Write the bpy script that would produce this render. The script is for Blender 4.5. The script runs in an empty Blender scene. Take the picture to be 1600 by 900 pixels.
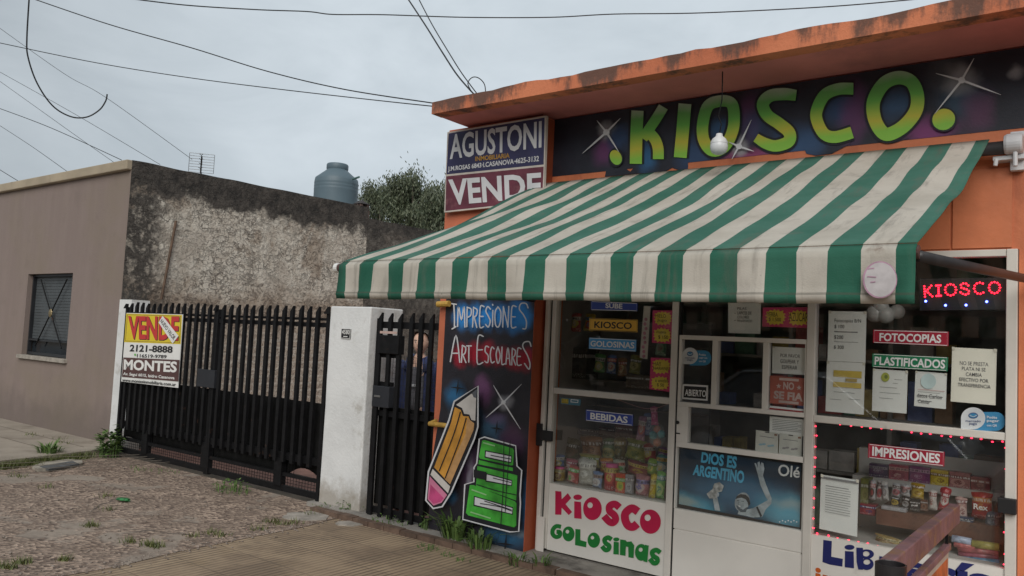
import bpy, math, random
from mathutils import Vector, Matrix, noise
from mathutils.geometry import tessellate_polygon
random.seed(11)
sc = bpy.context.scene
COL = sc.collection
R = math.radians

# ------------------------------------------------------------------ camera
F, YAW, PIT, ROL = 1249.26, 0.650397, 0.0657586, 0.0476724
CAM = Vector((0.0, -5.2229, 1.6))
_w = Vector((-math.sin(YAW)*math.cos(PIT), math.cos(YAW)*math.cos(PIT), math.sin(PIT)))
_r0 = Vector((math.cos(YAW), math.sin(YAW), 0)); _u0 = _r0.cross(_w)
_r = math.cos(ROL)*_r0 + math.sin(ROL)*_u0
_u = -math.sin(ROL)*_r0 + math.cos(ROL)*_u0
cd = bpy.data.cameras.new('camera'); cam = bpy.data.objects.new('camera', cd); COL.objects.link(cam)
cd.sensor_width = 36; cd.lens = F/1600*36; cd.clip_end = 3000; cd.clip_start = 0.05
cam.matrix_world = Matrix(((_r.x, _u.x, -_w.x, CAM.x), (_r.y, _u.y, -_w.y, CAM.y), (_r.z, _u.z, -_w.z, CAM.z), (0, 0, 0, 1)))
sc.camera = cam

# ------------------------------------------------------------------ world, sun, exposure
SUN_EL, SUN_AZ = R(36), R(150)          # azimuth from +Y clockwise: the sun stands behind the camera
wd = bpy.data.worlds.new('World'); sc.world = wd; wd.use_nodes = True
wt = wd.node_tree; wt.nodes.clear()

def nd(nt, t, ins=None, **kw):
    n = nt.nodes.new(t)
    for k, v in kw.items(): setattr(n, k, v)
    for k, v in (ins or {}).items():
        if isinstance(v, bpy.types.NodeSocket): nt.links.new(v, n.inputs[k])
        else: n.inputs[k].default_value = v
    return n
def c4(c): return (c[0], c[1], c[2], 1.0)
def mixc(nt, f, a, b, blend='MIX'):
    n = nt.nodes.new('ShaderNodeMix'); n.data_type = 'RGBA'; n.blend_type = blend
    for i, v in ((0, f), (6, a), (7, b)):
        if isinstance(v, bpy.types.NodeSocket): nt.links.new(v, n.inputs[i])
        elif i == 0: n.inputs[0].default_value = v
        else: n.inputs[i].default_value = c4(v)
    return n.outputs[2]
def mth(nt, op, a, b=None, c=None):
    n = nt.nodes.new('ShaderNodeMath'); n.operation = op
    for i, v in enumerate((a, b, c)):
        if v is None: continue
        if isinstance(v, bpy.types.NodeSocket): nt.links.new(v, n.inputs[i])
        else: n.inputs[i].default_value = v
    return n.outputs[0]
def mrange(nt, v, a, b, lo=0.0, hi=1.0, smooth=True):
    n = nd(nt, 'ShaderNodeMapRange', {0: v, 1: a, 2: b, 3: lo, 4: hi}); n.clamp = True
    if smooth: n.interpolation_type = 'SMOOTHSTEP'
    return n.outputs[0]
def noisef(nt, vec, scale, detail=4, rough=.55, dist=0):
    return nd(nt, 'ShaderNodeTexNoise', {'Vector': vec, 'Scale': scale, 'Detail': detail, 'Roughness': rough, 'Distortion': dist}).outputs[0]
def vmap(nt, vec, scale=(1, 1, 1), loc=(0, 0, 0), rot=(0, 0, 0)):
    return nd(nt, 'ShaderNodeMapping', {'Vector': vec, 'Scale': scale, 'Location': loc, 'Rotation': rot}).outputs[0]

sky = nd(wt, 'ShaderNodeTexSky', sky_type='NISHITA', sun_disc=False, sun_elevation=SUN_EL, sun_rotation=SUN_AZ,
         air_density=1.0, dust_density=1.0, ozone_density=1.0)
tc = nd(wt, 'ShaderNodeTexCoord')
cl = noisef(wt, vmap(wt, tc.outputs['Generated'], (1.5, 1.5, 3.6), (3.1, .4, 1.2)), 2.6, 7, .55, .35)
ct = nd(wt, 'ShaderNodeValToRGB', {0: cl})
ct.color_ramp.elements[0].position = .25; ct.color_ramp.elements[0].color = (4.55, 5.15, 5.6, 1)
ct.color_ramp.elements[1].position = .75; ct.color_ramp.elements[1].color = (6.6, 7.25, 7.75, 1)
sd = nd(wt, 'ShaderNodeVectorMath', {0: tc.outputs['Generated'], 1: tuple((_w*F + _r*150 + _u*480).normalized())}, operation='DOT_PRODUCT').outputs['Value']
grad = mrange(wt, sd, .62, .99, .44, .80)
gcol = nd(wt, 'ShaderNodeCombineColor', {0: grad, 1: grad, 2: grad}).outputs[0]
cloud = mixc(wt, 1.0, ct.outputs[0], gcol, 'MULTIPLY')
skyc = mixc(wt, .97, sky.outputs[0], cloud)
bg = nd(wt, 'ShaderNodeBackground', {0: skyc, 1: .091})
wo = nd(wt, 'ShaderNodeOutputWorld', {0: bg.outputs[0]})

sl = bpy.data.lights.new('sun', 'SUN'); sl.energy = 1.5; sl.angle = R(45); sl.color = (1.0, .96, .90)
so = bpy.data.objects.new('sun', sl); COL.objects.link(so)
sdir = Vector((math.sin(SUN_AZ)*math.cos(SUN_EL), math.cos(SUN_AZ)*math.cos(SUN_EL), math.sin(SUN_EL)))
so.rotation_euler = sdir.to_track_quat('Z', 'Y').to_euler()
sc.view_settings.view_transform = 'Standard'; sc.view_settings.look = 'None'
sc.view_settings.exposure = 0.60; sc.view_settings.gamma = 1.0; sc.view_settings.use_curve_mapping = False
sc.cycles.max_bounces = 8; sc.cycles.transparent_max_bounces = 16; sc.cycles.use_denoising = True

# ------------------------------------------------------------------ pixel -> point on a plane of the place
def ray(px, py): return _r*((px-800)/F) - _u*((py-450)/F) + _w
def at(px, py, x=None, y=None, z=None):
    v = ray(px, py)
    if x is not None: t = (x-CAM.x)/v.x
    elif y is not None: t = (y-CAM.y)/v.y
    else: t = (z-CAM.z)/v.z
    return CAM + v*t
def far(px, py, d): return CAM + ray(px, py).normalized()*d
def X(px, py, y=0): return at(px, py, y=y).x
def Z(px, py, y=0): return at(px, py, y=y).z
def Zm(a, b, y=0): return (Z(a[0], a[1], y)+Z(b[0], b[1], y))/2
def sub(pts, ox, oy, s): return [(ox+p[0]/s, oy+p[1]/s) for p in pts]

# ------------------------------------------------------------------ materials
def newmat(name):
    m = bpy.data.materials.new(name); m.use_nodes = True
    nt = m.node_tree; b = nt.nodes['Principled BSDF']
    pos = nd(nt, 'ShaderNodeNewGeometry').outputs['Position']
    return m, nt, b, pos
def setbump(nt, b, h, strength, dist=.01):
    bn = nd(nt, 'ShaderNodeBump', {'Strength': strength, 'Distance': dist, 'Height': h})
    nt.links.new(bn.outputs[0], b.inputs['Normal'])
def link(nt, s, b, name): nt.links.new(s, b.inputs[name])
MC = {}
def M(name, col, rough=.6, var=.15, vs=5, bump=.0, bs=60, metal=0, spec=.5, dirt=None, ds=3, dlo=.52, dhi=.7, stretch=None):
    """plain weathered material: tone drifts, fine bump and optional dirt blotches or vertical streaks"""
    if name in MC: return MC[name]
    m, nt, b, pos = newmat(name); MC[name] = m
    n = noisef(nt, pos, vs, 5)
    c = mixc(nt, mrange(nt, n, .3, .7), [x*(1-var) for x in col], [min(1, x*(1+var)) for x in col])
    if dirt is not None:
        v = vmap(nt, pos, stretch) if stretch else pos
        dn = noisef(nt, v, ds, 6, .65)
        c = mixc(nt, mrange(nt, dn, dlo, dhi), c, dirt)
    link(nt, c, b, 'Base Color')
    b.inputs['Roughness'].default_value = rough; b.inputs['Metallic'].default_value = metal
    b.inputs['Specular IOR Level'].default_value = spec
    if bump: setbump(nt, b, noisef(nt, pos, bs, 4), bump)
    return m
def emit(name, col, st):
    m, nt, b, pos = newmat(name)
    b.inputs['Base Color'].default_value = c4(col); b.inputs['Emission Color'].default_value = c4(col); b.inputs['Emission Strength'].default_value = st
    return m
def sprayed(name, base, blobs, rough=.55, bump=.15, edge=None):
    """sprayed paint: soft round clouds of colour that sit on the wall (centre, radius, colour, strength)"""
    m, nt, b, pos = newmat(name)
    nz = noisef(nt, pos, 5, 3)
    c = mixc(nt, mrange(nt, nz, .3, .7), [x*.8 for x in base], [x*1.25 for x in base])
    wob = nd(nt, 'ShaderNodeTexNoise', {'Vector': pos, 'Scale': 6.0, 'Detail': 3.0})
    wv = nd(nt, 'ShaderNodeVectorMath', {0: wob.outputs['Color'], 1: (.5, .5, .5)}, operation='SUBTRACT').outputs[0]
    wv = nd(nt, 'ShaderNodeVectorMath', {0: wv, 'Scale': .12}, operation='SCALE').outputs[0]
    p2 = nd(nt, 'ShaderNodeVectorMath', {0: pos, 1: wv}, operation='ADD').outputs[0]
    for (p, r, col, st) in blobs:
        rx, rz = r if isinstance(r, tuple) else (r, r)
        q = nd(nt, 'ShaderNodeVectorMath', {0: p2, 1: (p[0], p[1], p[2])}, operation='SUBTRACT').outputs[0]
        q = nd(nt, 'ShaderNodeVectorMath', {0: q, 1: (1/rx, 0, 1/rz)}, operation='MULTIPLY').outputs[0]
        d = nd(nt, 'ShaderNodeVectorMath', {0: q}, operation='LENGTH').outputs['Value']
        c = mixc(nt, mth(nt, 'MULTIPLY', mrange(nt, d, .15, 1.0, 1.0, 0.0), st), c, col)
    link(nt, c, b, 'Base Color'); b.inputs['Roughness'].default_value = rough
    if bump: setbump(nt, b, noisef(nt, pos, 70, 4), bump)
    return m
def glassmat(name, tint=(.86, .9, .9), rough=.02, ior=1.5, haze=0.0):
    m = bpy.data.materials.new(name); m.use_nodes = True; nt = m.node_tree; nt.nodes.clear()
    o = nd(nt, 'ShaderNodeOutputMaterial')
    tr = nd(nt, 'ShaderNodeBsdfTransparent', {0: c4(tint)})
    gl = nd(nt, 'ShaderNodeBsdfGlossy', {'Color': (1, 1, 1, 1), 'Roughness': rough})
    fr = nd(nt, 'ShaderNodeFresnel', {'IOR': ior})
    bf = nd(nt, 'ShaderNodeNewGeometry').outputs['Backfacing']
    fr2 = mth(nt, 'MULTIPLY', fr.outputs[0], mth(nt, 'SUBTRACT', 1.0, bf))
    mx = nd(nt, 'ShaderNodeMixShader', {0: fr2, 1: tr.outputs[0], 2: gl.outputs[0]})
    out = mx.outputs[0]
    if haze:
        pos = nd(nt, 'ShaderNodeNewGeometry').outputs['Position']
        df = nd(nt, 'ShaderNodeBsdfDiffuse', {0: (.45, .45, .43, 1)})
        f = mrange(nt, noisef(nt, pos, 3.5, 6, .7), .35, .8, 0, haze)
        out = nd(nt, 'ShaderNodeMixShader', {0: f, 1: out, 2: df.outputs[0]}).outputs[0]
    nt.links.new(out, o.inputs[0])
    return m
def clearmat(name, col, alpha=.35, rough=.15):
    m, nt, b, pos = newmat(name)
    b.inputs['Base Color'].default_value = c4(col); b.inputs['Roughness'].default_value = rough; b.inputs['Alpha'].default_value = alpha
    return m
_pk = 0
def packmat(c1, c2, c3, scale=9.0):
    """printed foil: ground ink, an irregular badge in the middle, a banner above it and rows of small print"""
    global _pk; _pk += 1
    m, nt, b, pos = newmat('printed_foil_%d' % _pk)
    g = nd(nt, 'ShaderNodeTexCoord').outputs['Generated']; sp = nd(nt, 'ShaderNodeSeparateXYZ', {0: g}); u, v = sp.outputs[0], sp.outputs[2]
    rr = random.Random(_pk); o = (rr.random()*9, 0, rr.random()*9)
    n1 = noisef(nt, vmap(nt, g, (1, .2, 1), o), 3.2, 4, .6, .6); n2 = noisef(nt, vmap(nt, g, (1, .2, 1.4), o), 9, 3, .6, 1.0)
    w = mth(nt, 'MULTIPLY', mth(nt, 'SUBTRACT', n1, .5), .5)
    c = mixc(nt, mrange(nt, n2, .52, .56, 0, .6), c1, [x*.55 for x in c1])
    du = mth(nt, 'MULTIPLY', mth(nt, 'SUBTRACT', u, .5+rr.uniform(-.1, .1)), 1/.36); dv = mth(nt, 'MULTIPLY', mth(nt, 'SUBTRACT', v, rr.uniform(.32, .5)), 1/.24)
    d = mth(nt, 'ADD', mth(nt, 'SQRT', mth(nt, 'ADD', mth(nt, 'MULTIPLY', du, du), mth(nt, 'MULTIPLY', dv, dv))), w)
    c = mixc(nt, mrange(nt, d, 1.02, .94), c, c2); c = mixc(nt, mth(nt, 'MULTIPLY', mrange(nt, d, .62, .56), mrange(nt, n2, .46, .5)), c, c3)
    bv = mth(nt, 'ABSOLUTE', mth(nt, 'SUBTRACT', v, mth(nt, 'ADD', rr.uniform(.68, .78), mth(nt, 'MULTIPLY', w, .15)))); band = mrange(nt, bv, .10, .085)
    lt = mth(nt, 'MULTIPLY', mrange(nt, noisef(nt, vmap(nt, g, (16, .1, 2.5), o), 1.0, 1), .46, .52), mrange(nt, bv, .06, .05))
    c = mixc(nt, band, c, c3); c = mixc(nt, lt, c, [min(1, x*.3+(.5 if sum(c3) < .7 else 0)) for x in c3])
    sm = mth(nt, 'MULTIPLY', mrange(nt, mth(nt, 'ABSOLUTE', mth(nt, 'SUBTRACT', v, .12)), .07, .06), mrange(nt, noisef(nt, vmap(nt, g, (14, .1, 30), o), 1.0, 1), .55, .6))
    c = mixc(nt, mth(nt, 'MULTIPLY', sm, .7), c, (.55, .55, .53))
    link(nt, c, b, 'Base Color'); b.inputs['Roughness'].default_value = .28
    setbump(nt, b, noisef(nt, pos, 45, 3), .45)
    return m

# ------------------------------------------------------------------ mesh builder
_cache = {}
def text2d(s, bold):
    k = (s, bold)
    if k in _cache: return _cache[k]
    cu = bpy.data.curves.new('t', 'FONT'); cu.body = s; cu.offset = bold; cu.resolution_u = 3; cu.fill_mode = 'FRONT' if hasattr(cu, 'fill_mode') else 'FRONT'
    cu.dimensions = '2D'
    ob = bpy.data.objects.new('t', cu); COL.objects.link(ob)
    dg = bpy.context.evaluated_depsgraph_get(); ev = ob.evaluated_get(dg); me = ev.to_mesh()
    vs = [v.co.copy() for v in me.vertices]; fs = [list(p.vertices) for p in me.polygons]
    ev.to_mesh_clear(); bpy.data.objects.remove(ob); bpy.data.curves.remove(cu)
    x0 = min(v.x for v in vs); x1 = max(v.x for v in vs); y0 = min(v.y for v in vs); y1 = max(v.y for v in vs)
    _cache[k] = ([((v.x-x0)/(x1-x0), (v.y-y0)/(y1-y0)) for v in vs], fs); return _cache[k]
def catmull(P, n=6, closed=False):
    out = []; L = len(P)
    if L < 3: return list(P)
    rng = range(L) if closed else range(L-1)
    for i in rng:
        g = (lambda j: P[j % L]) if closed else (lambda j: P[max(0, min(L-1, j))])
        a, b, c, d = g(i-1), g(i), g(i+1), g(i+2)
        for k in range(n):
            t = k/n
            out.append(tuple(.5*((2*b[q]) + (c[q]-a[q])*t + (2*a[q]-5*b[q]+4*c[q]-d[q])*t*t + (3*b[q]-a[q]-3*c[q]+d[q])*t**3) for q in range(len(b))))
    if not closed: out.append(tuple(P[-1]))
    return out
class MB:
    def __init__(s): s.v = []; s.f = []; s.m = []; s.k = 0
    def add(s, vs, fs, m=0):
        o = len(s.v); s.v += [Vector(p) for p in vs]
        for f in fs: s.f.append([i+o for i in f]); s.m.append(m)
        return s
    def quad(s, a, b, c, d, m=0): return s.add([a, b, c, d], [(0, 1, 2, 3)], m)
    def box(s, x0, x1, y0, y1, z0, z1, m=0):
        if x0 > x1: x0, x1 = x1, x0
        if y0 > y1: y0, y1 = y1, y0
        if z0 > z1: z0, z1 = z1, z0
        V = [(x, y, z) for z in (z0, z1) for y in (y0, y1) for x in (x0, x1)]
        return s.add(V, [(0, 2, 3, 1), (4, 5, 7, 6), (0, 1, 5, 4), (2, 6, 7, 3), (0, 4, 6, 2), (1, 3, 7, 5)], m)
    def bar(s, a, b, w, h, m=0, up=(0, 0, 1)):
        """rectangular bar from a to b, w across, h along up"""
        a, b = Vector(a), Vector(b); d = (b-a).normalized(); sd = d.cross(Vector(up)).normalized(); u = sd.cross(d)
        V = [p + sd*sx*w/2 + u*sz*h/2 for p in (a, b) for sx, sz in ((-1, -1), (1, -1), (1, 1), (-1, 1))]
        return s.add(V, [(3, 2, 1, 0), (4, 5, 6, 7), (0, 1, 5, 4), (1, 2, 6, 5), (2, 3, 7, 6), (3, 0, 4, 7)], m)
    def slab(s, C, th, m=0, n=Vector((0, 1, 0)), mb=None):
        """plate: outline C (loop of points), front face at C, back at C + n*th"""
        tri = tessellate_polygon([C]); L = len(C); B = [p + n*th for p in C]
        s.add(C, [tuple(t) for t in tri], m); s.add(B, [tuple(reversed(t)) for t in tri], m if mb is None else mb)
        s.add(list(C)+B, [(i, (i+1) % L, L+(i+1) % L, L+i) for i in range(L)], m if mb is None else mb)
        return s
    def tube(s, P, r, m=0, n=8, caps=True):
        P = [Vector(p) for p in P]; rings = []; L = len(P)
        rr = r if isinstance(r, (list, tuple)) else [r]*L
        ref = None
        for i, p in enumerate(P):
            d = (P[min(i+1, L-1)]-P[max(i-1, 0)]).normalized()
            if ref is None: ref = d.orthogonal().normalized()
            ref = (ref - d*ref.dot(d)).normalized(); b2 = d.cross(ref)
            rings.append([p + (ref*math.cos(6.28318*k/n) + b2*math.sin(6.28318*k/n))*rr[i] for k in range(n)])
        V = [q for g in rings for q in g]; Fc = []
        for i in range(L-1):
            for k in range(n): Fc.append((i*n+k, i*n+(k+1) % n, (i+1)*n+(k+1) % n, (i+1)*n+k))
        if caps: Fc += [tuple(range(n-1, -1, -1)), tuple(range((L-1)*n, L*n))]
        return s.add(V, Fc, m)
    def lathe(s, prof, c, m=0, n=28, ax=None):
        c = Vector(c); q = Vector((0, 0, 1)).rotation_difference(Vector(ax)) if ax else None
        V = []; Fc = []
        for r, z in prof:
            for k in range(n):
                p = Vector((r*math.cos(6.28318*k/n), r*math.sin(6.28318*k/n), z))
                V.append(c + (q @ p if q else p))
        for i in range(len(prof)-1):
            for k in range(n): Fc.append((i*n+k, i*n+(k+1) % n, (i+1)*n+(k+1) % n, (i+1)*n+k))
        return s.add(V, Fc, m)
    def ball(s, c, r, m=0, n=14, sc_=(1, 1, 1), jit=0, seed=0):
        V = []; Fc = []; h = n//2
        for i in range(h+1):
            a = math.pi*i/h
            for k in range(n):
                b = 6.28318*k/n; p = Vector((math.sin(a)*math.cos(b)*sc_[0], math.sin(a)*math.sin(b)*sc_[1], math.cos(a)*sc_[2]))
                if jit: p *= 1+jit*noise.noise(p*2.3+Vector((seed*3.1, seed, 0)))
                V.append(Vector(c)+p*r)
        for i in range(h):
            for k in range(n): Fc.append((i*n+k, (i+1)*n+k, (i+1)*n+(k+1) % n, i*n+(k+1) % n))
        return s.add(V, Fc, m)
    # ---- flat paint traced on a wall plane y, each layer a hair in front of the last
    def art(s, loops, y, m=0):
        s.k += 1; yy = y - .0006*s.k
        if loops and not isinstance(loops[0][0], (tuple, list)): loops = [loops]
        L3 = [[at(p[0], p[1], y=yy) for p in lp] for lp in loops]
        tri = tessellate_polygon(L3); return s.add([p for lp in L3 for p in lp], [tuple(t) for t in tri], m)
    def stroke(s, P, w, y, m=0, closed=False, smooth=True, cap=False, n=6):
        P = [tuple(p)[:2] + ((p[2],) if len(p) > 2 else (w,)) for p in P]
        Q = catmull(P, n, closed) if smooth and len(P) > 2 else P
        s.k += 1; yy = y - .0006*s.k; V = []; L = len(Q)
        for i, p in enumerate(Q):
            a = Q[(i-1) % L if closed else max(0, i-1)]; b = Q[(i+1) % L if closed else min(L-1, i+1)]
            dx, dy = b[0]-a[0], b[1]-a[1]; l = math.hypot(dx, dy) or 1; nx, ny = -dy/l, dx/l; h = p[2]/2
            V += [at(p[0]+nx*h, p[1]+ny*h, y=yy), at(p[0]-nx*h, p[1]-ny*h, y=yy)]
        Fc = [(2*i, 2*i+1, (2*i+3) % (2*L), (2*i+2) % (2*L)) for i in range(L if closed else L-1)]
        s.add(V, Fc, m)
        if cap:
            for e in (Q[0], Q[-1]): s.ell(e[0], e[1], e[2]/2, e[2]/2, y, m)
        return s
    def ell(s, cx, cy, rx, ry, y, m=0, hole=None, rot=0, n=26):
        def lp(cx, cy, rx, ry):
            return [(cx+rx*math.cos(t)*math.cos(rot)-ry*math.sin(t)*math.sin(rot), cy+rx*math.cos(t)*math.sin(rot)+ry*math.sin(t)*math.cos(rot)) for t in [6.28318*k/n for k in range(n)]]
        L = [lp(cx, cy, rx, ry)]
        if hole: L.append(lp(*hole)[::-1])
        return s.art(L, y, m)
    def txt(s, t, q, y, m=0, bold=.0):
        """words fitted to the four photo corners q (TL, TR, BR, BL) on the plane y"""
        s.k += 1; yy = y - .0006*s.k
        A, B, C, D = [at(p[0], p[1], y=yy) for p in q]
        return s.txt3(t, (A, B, C, D), m, bold)
    def txt3(s, t, q, m=0, bold=.0):
        A, B, C, D = q; vs, fs = text2d(t, bold)
        return s.add([(A*(1-u)+B*u)*v + (D*(1-u)+C*u)*(1-v) for u, v in vs], fs, m)
    def build(s, name, mats, parent=None, smooth=False, bevel=0, kind=None):
        if not isinstance(mats, (list, tuple)): mats = [mats]
        o3 = Vector((0, 0, 0))
        if parent is None:
            xs = [p.x for p in s.v]; ys = [p.y for p in s.v]; zs = [p.z for p in s.v]
            o3 = Vector(((min(xs)+max(xs))/2, (min(ys)+max(ys))/2, min(zs)))
        me = bpy.data.meshes.new(name); me.from_pydata([p-o3 for p in s.v], [], s.f)
        for m in mats: me.materials.append(m)
        me.polygons.foreach_set('material_index', s.m)
        if smooth: me.polygons.foreach_set('use_smooth', [True]*len(me.polygons))
        me.update()
        ob = bpy.data.objects.new(name, me); COL.objects.link(ob); ob.location = o3
        if bevel:
            bv = ob.modifiers.new('bevel', 'BEVEL'); bv.width = bevel; bv.segments = 2; bv.limit_method = 'ANGLE'; bv.angle_limit = R(40)
        if parent is not None:
            ob.parent = parent; ob.matrix_parent_inverse = Matrix.Translation(-Vector(parent['_o'])) if '_o' in parent else Matrix()
        if kind: ob['kind'] = kind
        return ob
def tag(o, label=None, cat=None, group=None, kind=None):
    for k, v in (('label', label), ('category', cat), ('group', group), ('kind', kind)):
        if v: o[k] = v
    return o
def thing(name, label, cat, loc=(0, 0, 0), group=None):
    o = bpy.data.objects.new(name, None); COL.objects.link(o); o.location = loc; o.empty_display_size = .1
    o['_o'] = tuple(float(v) for v in loc); return tag(o, label, cat, group)
def mark(o):            # lets a mesh be the parent of sub-parts built in world coordinates
    o['_o'] = (0.0, 0.0, 0.0); return o
def fix(o, root):       # world offset for sub-parts of a part
    o['_o'] = (0.0, 0.0, 0.0); return o

G = -.04                # level of the pavement
# ------------------------------------------------------------------ palette
white_alu = M('white_aluminium', (.68, .65, .60), .45, .08, 3, .05, 90, dirt=(.22, .19, .16), ds=4, dlo=.60, dhi=.85)
white_panel = M('white_panel', (.76, .735, .69), .5, .05, 2, .04, 60, dirt=(.33, .30, .27), ds=2.2, dlo=.60, dhi=.9)
white_wash = M('white_wash', (.70, .71, .71), .85, .07, 3, .35, 40, dirt=(.40, .38, .34), ds=3.4, dlo=.54, dhi=.78)
_nt = white_wash.node_tree; _b = _nt.nodes['Principled BSDF']; _s = _b.inputs['Base Color'].links[0].from_socket; _p = nd(_nt, 'ShaderNodeNewGeometry').outputs['Position']
_z = mth(_nt, 'ADD', nd(_nt, 'ShaderNodeSeparateXYZ', {0: _p}).outputs[2], mth(_nt, 'MULTIPLY', noisef(_nt, _p, 7, 6, .7), -.55))
_nt.links.new(mixc(_nt, mrange(_nt, _z, -.24, .02, .75, 0), _s, (.30, .26, .21)), _b.inputs['Base Color'])
black_iron = M('black_iron', (.007, .007, .008), .55, .3, 14, .1, 120, spec=.25, dirt=(.065, .034, .022), ds=11, dlo=.62, dhi=.74)
black_sheet = M('black_sheet', (.006, .006, .006), .8, .4, 6, .3, 12, spec=.2)
dark_gap = M('gap_shade', (.02, .02, .02), .8)
green_cloth = None
ink_black = M('ink_black', (.015, .015, .017), .6)
ink_white = M('ink_white', (.78, .78, .76), .55, .04)
paper = M('paper', (.82, .83, .82), .8, .04, 3)
paper_warm = M('paper_warm', (.86, .83, .74), .8, .04, 3)
ink_grey = M('ink_grey', (.22, .22, .23), .8)

# ================================================================== THE SETTING
def ground_mats():
    m, nt, b, pos = newmat('rough_concrete')
    big = noisef(nt, pos, .55, 5, .6, .4); mid = noisef(nt, pos, 3.2, 5, .6)
    peb = nd(nt, 'ShaderNodeTexVoronoi', {'Vector': pos, 'Scale': 33.0}); pv = peb.outputs['Color']
    sepc = nd(nt, 'ShaderNodeSeparateColor', {0: pv}).outputs[0]
    c = mixc(nt, sepc, (.105, .072, .056), (.48, .365, .285))
    c = mixc(nt, mrange(nt, mid, .40, .62), c, mixc(nt, .6, c, (.205, .152, .118)))
    smooth = mrange(nt, mth(nt, 'ADD', big, mth(nt, 'MULTIPLY', mth(nt, 'SUBTRACT', mid, .5), .18)), .545, .59)
    c = mixc(nt, mth(nt, 'MULTIPLY', smooth, .8), c, mixc(nt, mid, (.26, .215, .175), (.36, .31, .26)))
    moss = mrange(nt, noisef(nt, pos, 1.7, 6, .7), .66, .74)
    c = mixc(nt, mth(nt, 'MULTIPLY', moss, .35), c, (.07, .085, .03))
    dk = mrange(nt, noisef(nt, pos, 1.1, 6, .7), .52, .72, 0, .42)
    c = mixc(nt, dk, c, (.12, .085, .066))
    c = mixc(nt, mrange(nt, noisef(nt, pos, 2.4, 5, .7), .54, .70, 0, .5), c, (.13, .085, .062))
    ck = nd(nt, 'ShaderNodeTexVoronoi', {'Vector': nd(nt, 'ShaderNodeVectorMath', {0: pos, 1: nd(nt, 'ShaderNodeVectorMath', {0: nd(nt, 'ShaderNodeTexNoise', {'Vector': pos, 'Scale': 2.5, 'Detail': 4.0}).outputs['Color'], 'Scale': .5}, operation='SCALE').outputs[0]}, operation='ADD').outputs[0], 'Scale': .8}, feature='DISTANCE_TO_EDGE').outputs[0]
    c = mixc(nt, mth(nt, 'MULTIPLY', mrange(nt, ck, .004, .015, .7, 0), mrange(nt, noisef(nt, pos, .8, 3), .50, .60)), c, (.05, .042, .034))
    link(nt, c, b, 'Base Color'); b.inputs['Roughness'].default_value = .9
    h = mth(nt, 'ADD', mth(nt, 'MULTIPLY', peb.outputs['Distance'], mth(nt, 'SUBTRACT', 1.0, smooth)), mth(nt, 'MULTIPLY', mid, 1.6))
    setbump(nt, b, h, .8, .02)
    t, nt, b, pos = newmat('grooved_tile')
    sx = nd(nt, 'ShaderNodeSeparateXYZ', {0: pos})
    saw = mth(nt, 'FRACT', mth(nt, 'DIVIDE', sx.outputs[0], .050))
    gr = mrange(nt, mth(nt, 'ABSOLUTE', mth(nt, 'SUBTRACT', saw, .5)), .26, .44)
    jx = mth(nt, 'ABSOLUTE', mth(nt, 'SUBTRACT', mth(nt, 'FRACT', mth(nt, 'DIVIDE', sx.outputs[0], .40)), .5))
    jy = mth(nt, 'ABSOLUTE', mth(nt, 'SUBTRACT', mth(nt, 'FRACT', mth(nt, 'DIVIDE', sx.outputs[1], .40)), .5))
    jn = mrange(nt, mth(nt, 'MAXIMUM', jx, jy), .478, .492)
    wn = nd(nt, 'ShaderNodeTexWhiteNoise', {'Vector': nd(nt, 'ShaderNodeVectorMath', {0: vmap(nt, pos, (2.5, 2.5, 0))}, operation='FLOOR').outputs[0]}).outputs[0]
    c = mixc(nt, wn, (.33, .245, .165), (.40, .30, .20))
    n1 = noisef(nt, pos, 1.3, 6, .65); n2 = noisef(nt, pos, 9, 5, .6)
    c = mixc(nt, mrange(nt, n1, .40, .62, 0, .8), c, (.20, .145, .100))
    c = mixc(nt, mrange(nt, n2, .55, .8, 0, .5), c, (.12, .095, .072))
    gv = mrange(nt, noisef(nt, pos, 2.3, 5, .65), .36, .62, .25, .85)
    c = mixc(nt, mth(nt, 'MULTIPLY', gr, gv), c, (.10, .075, .052))
    c = mixc(nt, mrange(nt, noisef(nt, pos, .7, 5, .6), .54, .70, 0, .35), c, (.37, .26, .14))
    c = mixc(nt, mth(nt, 'MULTIPLY', jn, mrange(nt, n1, .35, .65, .10, .5)), c, (.12, .095, .072))
    link(nt, c, b, 'Base Color'); b.inputs['Roughness'].default_value = .85
    setbump(nt, b, mth(nt, 'SUBTRACT', mth(nt, 'MULTIPLY', n2, .4), mth(nt, 'ADD', gr, jn)), .7, .006)
    return m, t
concrete, tile = ground_mats()
asphalt = M('asphalt', (.05, .05, .052), .9, .2, 3, .4, 120)
earth = M('earth', (.16, .13, .10), .95, .25, 2, .5, 30)
slabmat = M('pale_paving', (.33, .285, .235), .9, .12, 2.5, .3, 50, dirt=(.20, .165, .13), ds=1.8, dlo=.5, dhi=.75)
cement = M('cement', (.30, .28, .255), .9, .18, 3, .6, 60, dirt=(.11, .10, .09), ds=3.5, dlo=.50, dhi=.72)
brickedge = M('brick_edging', (.13, .085, .062), .9, .3, 9, .5, 60)
redfloor = M('red_yard_paving', (.36, .19, .15), .85, .2, 5, .3, 40)

# one ground sheet to the horizon
g = MB(); g.quad((-900, -900, G-.012), (900, -900, G-.012), (900, 900, G-.012), (-900, 900, G-.012)); g.build('ground', earth, kind='structure')
g = MB(); g.quad((-60, -16, G-.008), (60, -16, G-.008), (60, -8.2, G-.008), (-60, -8.2, G-.008)); g.build('road', asphalt, kind='structure')
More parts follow.
